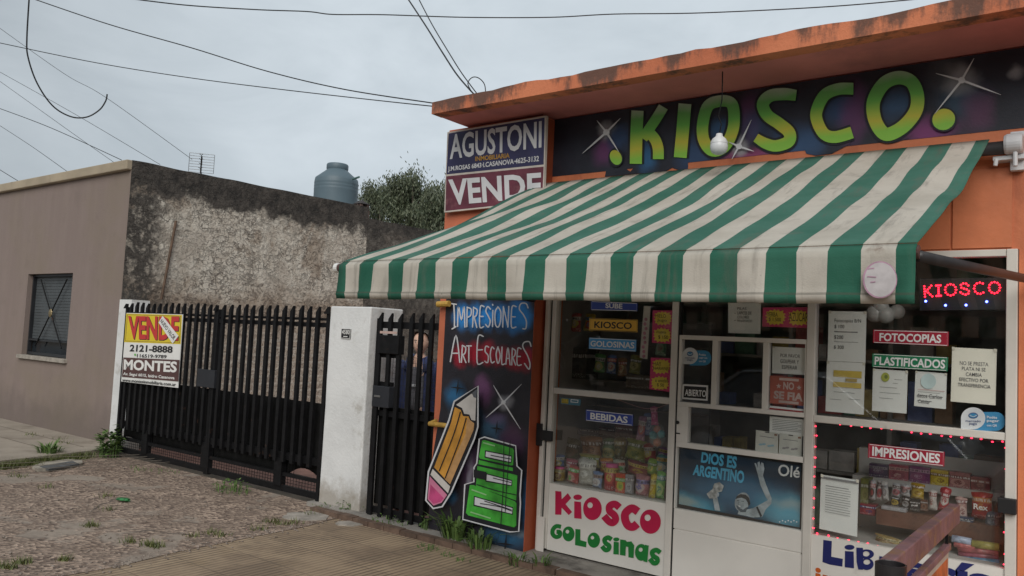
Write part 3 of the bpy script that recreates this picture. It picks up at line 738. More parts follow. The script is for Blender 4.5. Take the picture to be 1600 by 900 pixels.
# walls
ms_ = MB()
ms_.box(XR1+.004, 1.8, 0, .2, -.05, SOF)                     # right of the window
ms_.box(MX1-.05, XR1+.004, 0, .2, HEAD, SOF)                 # above the shopfront
ms_.box(MX1-.05, XL0-.005, .0, .2, -.05, HEAD)
# moulded lintel panel lines above the right window
ms_.build('wall', orange, shop)
lp = MB()
a = at(1440, 262, y=-.01); b = at(1580, 384, y=-.01); xj = X(1487, 330, -.01)
for (x0, x1) in ((X(1300, 300, -.01), xj-.006), (xj+.006, XR1-.03)): lp.box(x0, x1, -.012, -.002, HEAD+.012, Z(1500, 268))
lp.build('lintel_board', M('orange_board', (.60, .19, .085), .5, .18, 2, .15, 30, dirt=(.60, .25, .06), ds=2.1, dlo=.58, dhi=.8), shop)
rf = MB()
N = 60; V = []
top = []
xr = 1.8
for i in range(N+1):
    x = fcx+(xr-fcx)*i/N; top.append(Vector((x, FY, ftop+.026*noise.noise(Vector((x*2.4, 0, 0)))+.010*noise.noise(Vector((x*9, 5, 0))))))
rf.slab([Vector((fcx, FY, SOF+.006)), Vector((xr, FY, SOF+.004))]+top[::-1], .12, 0)
roof = fix(rf.build('fascia', fascia, shop), shop)
s2 = MB(); s2.box(fcx+.002, xr, FY+.121, 3.2, SOF+.008, SOF+.14); s2.build('roof_slab', soffit_m, shop)
# airbrushed sign band
PZ1, PZ0 = SOF-.002, Zm((860, 275), (1600, 202))
PX0 = X(859, 230); PX1 = .9
def B(px, py, y=0): return at(px, py, y=y)
blob_blue, blob_purp = (.035, .085, .20), (.16, .045, .15)
panelmat = sprayed('airbrush_night', (.020, .022, .034), [
    (B(945, 235), .16, blob_purp, .9), (B(968, 215), .14, blob_blue, .8), (B(1012, 245), (.12, .2), (.03, .13, .28), .9), (B(1085, 240), .2, blob_blue, .7), (B(1125, 200), .13, (.04, .12, .26), .8),
    (B(1170, 245), (.28, .10), (.30, .06, .17), .9), (B(1172, 180), (.12, .25), blob_purp, .6), (B(1180, 195), .15, blob_blue, .5), (B(1230, 225), .22, blob_blue, .6), (B(1262, 225), .18, (.04, .10, .22), .8),
    (B(1312, 172), .16, blob_blue, .8), (B(1335, 180), (.14, .3), blob_purp, .7), (B(1400, 165), .15, (.045, .11, .22), .8), (B(1452, 205), (.22, .13), (.26, .05, .20), .8),
    (B(1500, 155), .18, (.04, .085, .14), .8), (B(1528, 175), (.12, .2), (.12, .04, .10), .8), (B(1000, 170), .3, (.03, .04, .055), .6), (B(1480, 120), .14, (.12, .13, .14), .5), (B(948, 206), .10, (.42, .42, .44), .75), (B(1155, 229), .09, (.42, .42, .44), .75), (B(1503, 125), .12, (.42, .42, .44), .75), (B(1590, 112), .06, (.4, .4, .42), .7)], .5, .12)
pm = MB(); pm.add([(PX0, -.003, PZ0), (PX1, -.003, PZ0), (PX1, -.003, PZ1), (PX0, -.003, PZ1)], [(0, 1, 2, 3)])
# dark drips of the night sky over the lower edge
for lp_ in ([(945, 276), (948, 262), (968, 258), (985, 268), (990, 262), (1075, 240), (1075, 270), (1050, 262), (1040, 268), (1000, 271)],
            [(1255, 228), (1260, 240), (1275, 243), (1300, 240), (1330, 224), (1322, 215)], [(1362, 212), (1372, 222), (1395, 224), (1420, 216), (1428, 208), (1400, 206)]): pm.art(lp_, -.004, 0)
def letter_mat():
    m, nt, b, pos = newmat('airbrush_green')
    z = nd(nt, 'ShaderNodeSeparateXYZ', {0: pos}).outputs[2]
    t_ = mrange(nt, mth(nt, 'ADD', z, mth(nt, 'MULTIPLY', mth(nt, 'SUBTRACT', noisef(nt, pos, 4, 3), .5), .10)), PZ0+.07, PZ0+.44, smooth=False)
    cr = nd(nt, 'ShaderNodeValToRGB', {0: t_}); e = cr.color_ramp.elements
    e[0].position = 0; e[0].color = (.27, .58, .07, 1); e[1].position = 1; e[1].color = (.46, .56, .42, 1)
    for p_, c_ in ((.2, (.60, .56, .06)), (.34, (.46, .60, .07)), (.55, (.18, .55, .09)), (.80, (.15, .44, .11))): q_ = e.new(p_); q_.color = c4(c_)
    link(nt, cr.outputs[0], b, 'Base Color'); b.inputs['Roughness'].default_value = .5; setbump(nt, b, noisef(nt, pos, 70, 4), .12); return m
gl = letter_mat(); nightblack = M('airbrush_black', (.013, .014, .020), .5, .2)
def c1(p): return (860+p[0]/4.092, 60+p[1]/4.092)
def c2(p): return (1220+p[0]/3.75, p[1]/3.75)
K1 = [c1(p) for p in ((557, 462), (550, 620), (546, 802))]; K2 = [c1(p) for p in ((722, 438), (672, 520), (590, 640))]; K3 = [c1(p) for p in ((612, 585), (665, 640), (688, 700), (690, 772))]
I1 = [c1(p) for p in ((860, 418), (846, 590), (830, 762))]
O1 = [c1(p) for p in ((1090, 400), (1010, 430), (975, 540), (978, 640), (1020, 710), (1075, 715), (1130, 670), (1170, 570), (1172, 460), (1150, 410))]
S1 = [(1244, 149, 15), (1225, 147, 17), (1203, 150, 17), (1192, 163, 17), (1199, 180, 17), (1217, 193, 17), (1233, 207, 17), (1232, 221, 17), (1213, 228, 16), (1196, 224, 15), (1181, 215, 12)]
C1 = [c2(p) for p in ((425, 520), (335, 522), (255, 560), (210, 650), (215, 715), (255, 785), (320, 803), (418, 776))]
O2 = [c2(p) for p in ((690, 455), (605, 490), (545, 590), (548, 690), (590, 770), (640, 785), (725, 735), (790, 650), (800, 560), (765, 480))]
LET = [(K1, 19, 0), (K2, 16, 0), (K3, 17, 0), (I1, 20, 0), (O1, 18, 1), ([q_[:2]+(q_[2]+2,) for q_ in S1], 19, 0), (C1, 18.5, 0), (O2, 21, 1)]
for P, w, c in LET: pm.stroke([tuple(p[:2])+((p[2]+7,) if len(p) > 2 else (w+7,)) for p in P], w+7, -.004, 2, closed=bool(c))
pm.k = 10
for P, w, c in LET: pm.stroke(P, w, -.005, 1, closed=bool(c))
for (px_, py_, rx, ry) in ((962.2, 246, 9, 12), (1474.5, 186.5, 18, 16.5)): pm.ell(px_, py_, rx+3, ry+3, -.005, 2); pm.ell(px_, py_, rx, ry, -.0055, 1, rot=-.4)
def sparkle(mb, c, rays, y, m, mg, w=2.6):
    for r_ in rays: mb.stroke([(c[0], c[1], w), ((c[0]+r_[0])/2, (c[1]+r_[1])/2, w*.8), (r_[0], r_[1], .5)], w, y, m, smooth=False)
    mb.ell(c[0], c[1], w*1.5, w*1.4, y, m)
sparkle(pm, c1((358, 600)), [c1(p) for p in ((297, 525), (448, 510), (205, 735), (437, 725))], -.006, 3, 3, 3.4)
sparkle(pm, c1((1205, 690)), [c1(p) for p in ((1285, 520), (1140, 662), (1302, 722), (1160, 772))], -.006, 3, 3, 3.2)
sparkle(pm, c2((1060, 470)), [c2(p) for p in ((1132, 342), (908, 430), (1290, 555), (903, 665))], -.006, 3, 3, 3.6)
pm.build('sign_band', [panelmat, gl, nightblack, M('spray_white', (.75, .76, .78), .6)], shop)

# mural on the side pier
my = -.16
pierm = sprayed('mural_night', (.022, .020, .028), [
    *[(B(x_, 495, my), (.13, .16), (.03, .30, .80), 1.0) for x_ in (722, 742, 762, 782, 802, 818)], *[(B(x_, y_, my), (.12, .13), (.42, .012, .035), 1.0) for x_, y_ in ((720, 556), (740, 552), (762, 551), (782, 556), (802, 560), (822, 562))],
    (B(712, 618, my), .16, (.03, .16, .34), .95), (B(757, 610, my), (.13, .16), (.16, .06, .15), .9), (B(770, 670, my), (.20, .14), (.05, .13, .22), .8), (B(800, 690, my), (.2, .2), (.11, .045, .10), .8), (B(730, 720, my), (.16, .25), (.13, .06, .13), .8),
    (B(700, 770, my), (.12, .12), (.03, .13, .26), .95), (B(735, 770, my), (.10, .2), (.12, .09, .14), .7), (B(790, 835, my), (.30, .14), (.035, .14, .27), .9), (B(825, 790, my), (.10, .3), (.03, .14, .30), .8), (B(735, 645, my), (.2, .1), (.04, .11, .2), .7),
    (B(720, 690, my), (.22, .3), (.03, .10, .18), .5), (B(790, 629, my), .09, (.42, .42, .46), .8), (B(733, 750, my), (.05, .30), (.34, .32, .40), .6), (B(800, 830, my), (.25, .05), (.30, .36, .42), .6), (B(700, 690, my), (.05, .3), (.22, .32, .42), .5), (B(755, 600, my), (.10, .12), (.26, .10, .24), .6), (B(775, 655, my), (.15, .08), (.14, .10, .20), .7)], .5, .25)
pr = MB(); zt_ = SOF-.004
pr.box(MX0-.0, MX1, my, .0, -.06, zt_, 1)
pr.add([(X(697, 474, my), my-.0008, Z(697, 474, my)+.35), (X(697, 474, my), my-.0008, 1.0), (MX0+.001, my-.0008, .55), (MX0+.001, my-.0008, -.05), (MX1-.001, my-.0008, -.05), (MX1-.001, my-.0008, Z(697, 474, my)+.35)], [(0, 1, 2, 3, 4, 5)], 0)
def w6(p): return (640+p[0]/5, 440+p[1]/5)
def q6(x0, y0, x1, y1, s0=0): return [w6((x0, y0)), w6((x1, y0+s0)), w6((x1, y1+s0)), w6((x0, y1))]
tw = 2
pr.k = 2
def hand(mb, strokes, y, m, w): 
    for s_ in strokes: mb.stroke([w6(p) for p in s_], w, y, m, n=5, cap=True)
hand(pr, [[(325, 172), (365, 178)], [(345, 175), (350, 270), (350, 355)], [(332, 370), (362, 352)],
          [(375, 350), (382, 195), (405, 300), (425, 195), (432, 355)], [(447, 352), (450, 200)], [(450, 202), (480, 215), (478, 262), (452, 280)], [(492, 355), (500, 200)], [(500, 203), (527, 220), (522, 262), (502, 278)], [(505, 280), (525, 358)],
          [(582, 196), (553, 198), (548, 350), (578, 352)], [(552, 272), (575, 272)], [(632, 215), (610, 195), (596, 230), (615, 270), (630, 310), (615, 355), (594, 335)], [(650, 225), (648, 350)], [(648, 178), (650, 184)],
          [(690, 197), (668, 240), (670, 330), (692, 355), (710, 310), (712, 235), (690, 197)], [(727, 355), (733, 195)], [(733, 198), (768, 352)], [(768, 355), (775, 195)], [(833, 196), (800, 200), (795, 350), (830, 355)], [(798, 275), (825, 275)],
          [(925, 205), (910, 172), (870, 172), (858, 215), (890, 260), (912, 310), (908, 365), (885, 368)]], my-.002, 2, 2.0)
hand(pr, [[(318, 625), (362, 420), (392, 630)], [(330, 560), (385, 560)], [(405, 630), (412, 498)], [(412, 500), (438, 515), (432, 560), (412, 570)], [(415, 570), (440, 632)], [(445, 502), (482, 502)], [(463, 503), (462, 628)],
          [(575, 428), (535, 432), (528, 632), (572, 632)], [(532, 535), (568, 532)], [(618, 512), (596, 505), (590, 545), (614, 580), (610, 632), (588, 622)], [(660, 525), (642, 512), (630, 570), (640, 632), (662, 625)], [(690, 510), (676, 570), (690, 640), (708, 580), (690, 510)],
          [(722, 512), (720, 640), (742, 642)], [(752, 645), (768, 515), (785, 650)], [(757, 600), (780, 600)], [(798, 650), (802, 520)], [(802, 522), (826, 540), (820, 580), (803, 590)], [(806, 592), (828, 652)], [(870, 525), (845, 525), (840, 645), (872, 650)], [(842, 585), (865, 585)],
          [(948, 505), (935, 470), (895, 475), (885, 510), (920, 575), (940, 640), (932, 685), (898, 640)]], my-.002, 2, 2.0)
def w7(p): return (640+p[0]/3, 600+p[1]/3)
# pencil
body_o = [(318, 12), (212, 84), (188, 170), (92, 412), (80, 545), (112, 580), (150, 572), (192, 505), (300, 255), (316, 200)]
pr.stroke([w7(p) for p in body_o], 5.0, my-.004, 2, closed=True, smooth=False); pr.art([w7(p) for p in body_o], my-.004, 3)
pr.art([w7(p) for p in [(212, 108), (240, 122), (250, 150), (276, 152), (286, 178), (303, 184), (300, 215), (285, 250), (190, 470), (115, 390), (195, 180)]], my-.0045, 4)
pr.art([w7(p) for p in [(300, 215), (285, 250), (190, 470), (165, 446), (262, 235), (270, 160), (303, 184)]], my-.0047, 10)
pr.art([w7(p) for p in [(218, 98), (290, 45), (312, 62), (308, 172), (290, 168), (280, 143), (256, 140), (246, 113)]], my-.0045, 5)
pr.art([w7(p) for p in [(292, 42), (316, 24), (313, 66), (300, 62)]], my-.0046, 6)
pr.art([w7(p) for p in [(108, 398), (190, 480), (180, 512), (98, 425)]], my-.0045, 5)
pr.art([w7(p) for p in [(94, 432), (176, 520), (150, 556), (112, 570), (84, 540)]], my-.0045, 7); pr.art([w7(p) for p in [(98, 470), (160, 535), (145, 552), (112, 562), (90, 538)]], my-.0046, 8)
for L_ in ([(238, 130), (205, 240), (138, 408)], [(265, 158), (235, 260), (166, 442)]): pr.stroke([w7(p) for p in L_], 1.6, my-.005, 3)
# stack of books
bo = [(330, 258), (350, 252), (495, 292), (500, 385), (522, 405), (514, 520), (516, 560), (508, 690), (470, 690), (252, 632), (262, 472), (304, 460), (305, 392), (318, 372)]
pr.stroke([w7(p) for p in bo], 4.4, my-.004, 2, closed=True, smooth=False); pr.art([w7(p) for p in bo], my-.0044, 3)
for P in ([(340, 266), (352, 263), (484, 302), (489, 312), (485, 380), (476, 382), (330, 350), (325, 340)], [(325, 356), (484, 392), (484, 408), (322, 376)], [(318, 384), (505, 428), (500, 546), (311, 480)], [(282, 474), (300, 474), (494, 550), (501, 560), (500, 662), (490, 672), (275, 616), (264, 604)]): pr.art([w7(p) for p in P], my-.0052, 9)
for P in ([(358, 316), (476, 340), (474, 366), (356, 340)], [(362, 424), (478, 455), (476, 474), (360, 452)], [(306, 530), (482, 582), (480, 608), (304, 566)]):
    pr.art([w7((p[0]+d[0], p[1]+d[1])) for p, d in zip(P, ((-5, -6), (3, -5), (3, 5), (-5, 5)))], my-.0056, 3); pr.art([w7(p) for p in P], my-.0060, 2)
for P in ([(380, 334), (474, 352)], [(390, 440), (476, 462)], [(313, 470), (400, 498), (500, 520)], [(326, 352), (400, 372), (484, 390)], [(330, 560), (420, 575), (480, 596)], [(350, 548), (478, 590)]): pr.stroke([w7(p) for p in P], 1.3, my-.0066, 3)
pr.art([w7(p) for p in [(300, 400), (360, 412), (360, 450), (300, 438)]], my-.0064, 3)
for P in ([(345, 275), (400, 290)], [(290, 495), (360, 520)], [(285, 600), (380, 630)]): pr.stroke([w7(p) for p in P], 2.2, my-.0066, 11)
for P in ([(442, 262), (438, 480), (426, 680)], [(472, 265), (455, 470), (448, 600)]): pr.stroke([w7(p) for p in P], 1.2, my-.0072, 3)
# sparkles
pr.k = 40
sparkle(pr, w7((440, 86)), [w7(p) for p in ((392, 5), (525, 0), (357, 158), (520, 212))], my-.005, 2, 2, 2.4)
for c_, r_ in (((225, 18), 34), ((408, 208), 30), ((450, 750), 42)):
    for d in ((1, .15), (-1, -.1), (.1, -1.2), (-.15, 1.1)): pr.stroke([w7(c_)+(3.2,), w7((c_[0]+d[0]*r_, c_[1]+d[1]*r_))+(.3,)], 3, my-.005, 3, smooth=False)
MUR = [pierm, M('orange_pier', (.57, .165, .085), .6, .1, 3, .2, 50), M('mural_white', (.68, .69, .72), .55, .06), nightblack, M('mural_yellow', (.62, .30, .05), .5, .2, 7), M('mural_wood', (.66, .63, .60), .5, .1, 8),
       M('mural_grey', (.12, .13, .15), .5), M('mural_pink_light', (.66, .22, .36), .5, .12, 8), M('mural_pink', (.55, .075, .22), .5, .2, 9), M('mural_green', (.060, .40, .045), .5, .45, 5), M('mural_tan', (.58, .33, .14), .5, .2, 8), M('mural_green_light', (.30, .58, .26), .5)]
pr.build('mural_pier', MUR, shop)
# side return of the pier, its shade put into a darker orange-red
m = MB(); m.box(MX1+.0006, MX1+.003, my+.004, -.002, -.05, zt_-.01); m.build('pier_return', M('pier_shade', (.38, .085, .035), .6, .15, 3, .15, 40), shop)
m = MB(); m.box(MX0-.10, MX0-.006, .05, .16, 0, SOF-.002); m.build('downpipe_column', white_wash, shop)

# ---- shopfront frame
zLr1, zLr0 = Zm((864, 605.6), (1047, 621)), Zm((864, 614.5), (1047, 631))
zLp = Zm((857, 753.3), (1042, 786.6))
zT1, zT0 = Zm((1062, 523), (1265, 531)), Zm((1062, 530), (1265, 538))
zD1, zD0 = Zm((1057, 627), (1262, 645)), Zm((1057, 634), (1262, 652))
zE0 = Zm((1077, 690), (1259, 716))
zF1, zF0 = Zm((1055, 694.5), (1259, 726)), Zm((1052, 791), (1256, 831))
zR1, zR0 = Zm((1275, 647), (1574, 678)), Zm((1273, 656), (1575, 692))
zS0 = Zm((1269, 832), (1570, 891))
xE = X(1077, 660); xM0, xM1 = X(1114, 580), X(1122.5, 580); xN0, xN1 = X(1193, 590), X(1202, 590)
f = MB()
f.box(XL0, XL0+.035, -.05, .05, 0, HEAD)                                    # outer jamb
f.box(XL0+.052, XL1+.012, -.03, .04, 0.02, HEAD)
for (a, b) in ((XP0, XP1-.006), (XQ0, XQ1), (XR0, XR1)): f.box(a, b, -.032, .045, 0, HEAD)
f.box(XL1+.013, XP0-.001, -.026, .04, zLr0, zLr1)
f.box(XL1+.013, XP0-.001, -.026, .04, HEAD-.05, HEAD); f.box(XQ1+.001, XR0-.001, -.026, .04, HEAD-.04, HEAD)
f.box(XQ1+.001, XR0-.001, -.026, .04, zR0, zR1)
f.build('window_frame', white_alu, shop, bevel=.004)
m = MB(); m.box(XL0+.036, XL0+.051, -.02, .04, 0, HEAD); m.box(XP1-.005, XP1+.004, -.02, .03, 0, HEAD); m.build('gap_strip', dark_gap, shop)  # dark strips set in the frame gaps, standing in for their shade
# left panel with painted words
def w3(p): return (830+p[0]/5.625, 740+p[1]/5.625)
P_ = MB(); py_ = -.020
P_.box(XL1+.013, XP0-.001, py_, .03, .015, zLp, 0)
yk = py_-.001; red = 1; grn = 2
A = lambda L: [w3(p) for p in L]
P_.art(A([(212, 152), (265, 157), (268, 225), (322, 172), (352, 215), (302, 268), (360, 338), (330, 365), (268, 300), (265, 362), (210, 360)]), yk, 1)
P_.ell(*w3((408, 208)), 38/5.625, 24/5.625, yk, 1); P_.art(A([(378, 243), (437, 250), (443, 398), (378, 392)]), yk, 1)
def bub(c, rx, ry, hc, hr, m_, rot=0): P_.ell(*w3(c), rx/5.625, ry/5.625, yk, m_, hole=(*w3(hc), hr/5.625, hr*1.05/5.625), rot=rot)
bub((538, 308), 82, 101, (517, 278), 24, 1); bub((1047, 422), 92, 107, (1023, 388), 27, 1, -.1)
P_.stroke(A([(775, 298), (735, 268), (690, 285), (690, 330), (730, 365), (742, 405), (715, 432), (680, 418), (640, 372)]), 11, yk, 1); P_.stroke(A([(938, 335), (885, 305), (830, 345), (825, 400), (850, 455), (895, 468), (932, 440)]), 12.5, yk, 1)
P_.k = 0
P_.stroke(A([(262, 468), (222, 462), (192, 490), (188, 530), (215, 556), (248, 548), (252, 515), (222, 512)]), 6.6, yk, 2)
bub((328, 530), 53, 66, (318, 510), 16, 2); bub((550, 585), 55, 67, (538, 563), 15, 2)
P_.art(A([(388, 487), (432, 490), (432, 585), (487, 600), (482, 648), (385, 628)]), yk, 2)
P_.stroke(A([(706, 580), (675, 562), (645, 580), (655, 612), (685, 635), (678, 665), (650, 670), (622, 638)]), 7.2, yk, 2)
P_.ell(*w3((748, 578)), 27/5.625, 17/5.625, yk, 2); P_.art(A([(725, 598), (770, 603), (770, 712), (722, 708)]), yk, 2)
P_.art(A([(782, 578), (830, 585), (842, 600), (880, 595), (905, 630), (900, 742), (855, 735), (852, 645), (832, 640), (828, 722), (780, 715)]), yk, 2)
bub((968, 692), 56, 74, (962, 668), 18, 2); P_.art(A([(1000, 625), (1033, 632), (1020, 780), (985, 770)]), yk-.002, 2)
P_.stroke(A([(1135, 695), (1100, 672), (1065, 688), (1072, 722), (1108, 748), (1104, 780), (1075, 785), (1042, 748)]), 7.4, yk, 2)
P_.build('painted_panel', [white_panel, M('paint_crimson', (.50, .008, .065), .5, .06), M('paint_green', (.010, .20, .035), .5, .06)], shop)
# right panel with painted words
def w8(p): return (1270+p[0]/11.246, 820+p[1]/11.246)
P2 = MB(); P2.box(XQ1+.001, XR0-.001, py_, .03, .015, zS0, 0)
A8 = lambda L: [w8(p) for p in L]
P2.art(A8([(185, 265), (335, 285), (325, 560), (528, 598), (520, 735), (300, 700), (170, 655)]), yk, 1)
P2.ell(*w8((645, 395)), 7.8, 4, yk, 1); P2.art(A8([(565, 460), (718, 470), (725, 765), (562, 745)]), yk, 1)
P2.art(A8([(765, 400), (880, 405), (885, 440), (882, 790), (800, 785), (770, 650)]), yk, 1)
def ring8(c, rx, ry, h, hx_, hy_): P2.ell(*w8(c), rx/11.246, ry/11.246, yk, 1, hole=(*w8(h), hx_/11.246, hy_/11.246))
ring8((945, 515), 130, 84, (938, 510), 60, 46); ring8((952, 690), 118, 104, (950, 655), 60, 46)
P2.txt('rería', [(1374, 858), (1562, 888), (1562, 938), (1374, 897)], yk, 1, .035)
P2.k = 0
P2.txt('impresiones', [(1274, 886), (1560, 950), (1560, 1000), (1273, 930)], yk, 2, .03)
P2.build('painted_panel', [white_panel, M('paint_navy', (.012, .018, .13), .5, .06), M('paint_orange', (.60, .12, .015), .5, .06)], shop)
# door
d = MB()
d.box(XP1+.005, XQ0-.002, -.024, .03, zT0, zT1); d.box(XP1+.005, XQ0-.002, -.026, .04, HEAD-.05, HEAD)
d.box(XP1+.005, X(1066, 580), -.024, .03, zD1, zT0); d.box(xM0, xM1, -.024, .03, zD1, zT0); d.box(xN0, xN1, -.024, .03, zD1, zT0); d.box(XQ0-.012, XQ0-.002, -.024, .03, zD1, zT0)
d.box(XP1+.005, XQ0-.002, -.024, .03, zD0, zD1)
d.box(XP1+.005, xE, -.024, .03, zE0, zD0); d.box(XP1+.005, XQ0-.002, -.024, .03, zF1, zE0)
d.box(XP1+.005, XP1+.012, -.024, .03, zF0, zF1); d.box(XQ0-.009, XQ0-.002, -.024, .03, zF0, zD0)
zg = zF0-.14
d.box(XP1+.005, XQ0-.002, -.020, .03, zg+.004, zF0); d.box(XP1+.01, XQ0-.01, -.014, .02, zg-.006, zg+.006)
door = fix(d.build('door', white_panel, shop, bevel=.003), shop)
m = MB(); m.box(XP1+.005, XQ0-.002, -.020, .03, .02, zg-.004); m.build('kick_panel', white_panel, door, bevel=.003)
m = MB(); p = at(1059, 660, y=-.026); m.lathe([(.012, 0), (.012, .006), (0, .008)], p, 0, 12, (0, -1, 0)); m.build('keyhole', ink_black, door); m = MB(); q = at(1058.5, 677, y=-.026); m.box(q.x-.012, q.x+.018, q.y-.004, q.y+.002, q.z-.004, q.z+.004)
m.build('letter_slot', ink_black, door)
# panes
gls = glassmat('shop_glass', tint=(.975, .985, .98), ior=1.8, haze=.032)
for (x0, x1, z0, z1) in ((XL1+.012, XP0, zLp, zLr0), (XL1+.012, XP0, zLr1, HEAD-.05), (XQ1, XR0, zR1, HEAD-.04), (XQ1, XR0, zS0, zR0)):
    m = MB(); m.box(x0, x1, .004, .008, z0, z1); m.build('pane', gls, shop)
for (x0, x1, z0, z1) in ((XP1+.006, XQ0-.002, zT1, HEAD-.05), (X(1066, 580), xM0, zD1, zT0), (xN1, XQ0-.012, zD1, zT0), (xE, XQ0-.009, zE0, zD0), (XP1+.012, XQ0-.009, zF0, zF1)):
    m = MB(); m.box(x0, x1, .004, .008, z0, z1); m.build('pane', gls, door)
m = MB(); m.box(xM1, xN0, .012, .016, zD1, zT0); m.build('serving_hatch', gls, door)
# lock blocks at both jambs
m = MB(); a, b = at(840, 671, y=-.06), at(863, 690, y=-.06); m.box(a.x, b.x, -.075, -.051, b.z, a.z); a, b = at(838, 661, y=-.06), at(846, 697, y=-.06); m.box(a.x, b.x, -.066, -.05, b.z, a.z); m.build('shutter_lock', M('lock_black', (.012, .012, .014), .6), shop, bevel=.004)
m = MB(); a, b = at(1559, 777, y=-.06), at(1588, 805, y=-.06); m.box(a.x, b.x, -.07, -.033, b.z, a.z); m.build('shutter_lock', M('lock_black', (.012, .012, .014), .6), shop, bevel=.004)
m = MB(); a, b = at(841, 806, y=-.055), at(847, 862, y=-.055); m.box(a.x-.005, b.x+.01, -.058, -.051, b.z, a.z); m.build('jamb_patch', white_panel, shop)
# interior
inm = M('dim_interior', (.34, .32, .30), .9, .2, 2); ins = MB()
IX0, IX1 = XL0-.05, XR1+.05
ins.quad((IX0, 3, -.02), (IX1, 3, -.02), (IX1, 3, SOF), (IX0, 3, SOF)); ins.quad((IX0, .2, -.02), (IX0, 3, -.02), (IX0, 3, SOF), (IX0, .2, SOF)); ins.quad((IX1, 3, -.02), (IX1, .2, -.02), (IX1, .2, SOF), (IX1, 3, SOF))
ins.quad((IX0, .05, .0), (IX1, .05, .0), (IX1, 3, .0), (IX0, 3, .0)); ins.quad((IX0, .2, SOF-.02), (IX0, 3, SOF-.02), (IX1, 3, SOF-.02), (IX1, .2, SOF-.02))
ins.build('interior_wall', inm, shop)

# ================================================================== AWNING
AY = -2.05
zf = (Z(540, 409, AY)+Z(1433, 376, AY))/2; zv = (Z(535, 465, AY)+Z(1430, 476, AY))/2
def cloth(name, a, b):
    m, nt, bb, pos = newmat(name)
    n = noisef(nt, pos, 2.2, 6, .65); n2 = noisef(nt, vmap(nt, pos, (1, 1, .4)), 7, 5, .6)
    c = mixc(nt, mrange(nt, n, .3, .7), a, b); c = mixc(nt, mrange(nt, n2, .55, .78, 0, .42), c, (.22, .20, .17)); c = mixc(nt, mrange(nt, noisef(nt, vmap(nt, pos, (6, 1, .5)), 2.6, 6, .7), .52, .76, 0, .55), c, (.19, .17, .14)); c = mixc(nt, mrange(nt, noisef(nt, pos, 38, 2), .74, .78, 0, .5), c, (.14, .12, .10))
    w = nd(nt, 'ShaderNodeTexWave', {'Vector': pos, 'Scale': 130.0, 'Distortion': .5})
    zq = nd(nt, 'ShaderNodeSeparateXYZ', {0: pos}).outputs[2]
    hem = mrange(nt, mth(nt, 'ABSOLUTE', mth(nt, 'SUBTRACT', zq, zv+.032)), .0035, .006, .45, 0)
    c = mixc(nt, hem, c, (.12, .11, .09))
    sp_ = at(1368, 379, y=AY-.03); dq = nd(nt, 'ShaderNodeVectorMath', {0: pos, 1: tuple(sp_)}, operation='DISTANCE').outputs['Value']
    c = mixc(nt, mrange(nt, mth(nt, 'ADD', dq, mth(nt, 'MULTIPLY', noisef(nt, pos, 30, 3), .06)), .035, .075, .9, 0), c, (.16, .075, .04))
    link(nt, c, bb, 'Base Color'); bb.inputs['Roughness'].default_value = .8; bb.inputs['Specular IOR Level'].default_value = .25
    setbump(nt, bb, mth(nt, 'ADD', mth(nt, 'MULTIPLY', n2, 1.5), noisef(nt, pos, 160, 2)), .25, .006)
    tl = nd(nt, 'ShaderNodeBsdfTranslucent', {0: c}); mx = nd(nt, 'ShaderNodeMixShader', {0: .28, 1: bb.outputs[0], 2: tl.outputs[0]})
    nt.links.new(mx.outputs[0], nt.nodes['Material Output'].inputs[0]); return m
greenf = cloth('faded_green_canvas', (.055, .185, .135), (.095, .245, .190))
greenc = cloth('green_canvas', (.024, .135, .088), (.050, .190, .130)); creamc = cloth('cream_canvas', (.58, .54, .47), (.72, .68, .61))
xa, xb = X(545, 437, AY), X(1402, 425, AY); sw = (xb-xa)/25
ax0, ax1 = X(535, 437, AY), X(1433, 425, AY)
zb_ = 2.865; YB = -.07
cols = [(ax0, 0)]
for i in range(26):
    for k in range(3):
        if i < 25: cols.append((xa+sw*(i+k/3), (i+1) % 2))
cols.append((xb, 0)); cols.append(((xb+ax1)/2, 0)); cols.append((ax1, None))
aw = thing('awning', 'large green and cream striped canvas awning over the shopfront', 'awning', ((ax0+ax1)/2, -.05, 2.8))
def sag(x, t):
    u = (x-ax0)/(ax1-ax0)
    z = zb_+(zf-zb_)*t - .034*math.sin(math.pi*t)*(.8+.4*abs(2*u-1)**3)
    e = max(0, 1-min(u, 1-u)/.06)
    z += .016*noise.noise(Vector((x*2.2, t*1.6, 3)))*math.sin(math.pi*t)*2 + e*.016*math.sin(t*9)*math.sin(math.pi*t) - .008*e*math.sin(math.pi*t) + .012*noise.noise(Vector((x*1.2+t*5, t*2-x*3, 9)))*math.sin(math.pi*t)*2+.006*noise.noise(Vector((x*9+t*3, t*6, 2)))*math.sin(math.pi*t)
    return Vector((x + .012*noise.noise(Vector((x*1.5, t*3, 7)))*math.sin(math.pi*t), YB+(AY-YB)*t, z))
NR = 22; c = MB(); n = len(cols)
V = [sag(x, j/NR) for j in range(NR+1) for x, _ in cols]
for j in range(NR):
    for i in range(n-1):
        c.f.append([j*n+i, (j+1)*n+i, (j+1)*n+i+1, j*n+i+1]); c.m.append(cols[i][1])
c.v = V
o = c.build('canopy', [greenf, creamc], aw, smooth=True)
md = o.modifiers.new('solid', 'SOLIDIFY'); md.thickness = .003
c = MB(); NV = 9; V = []
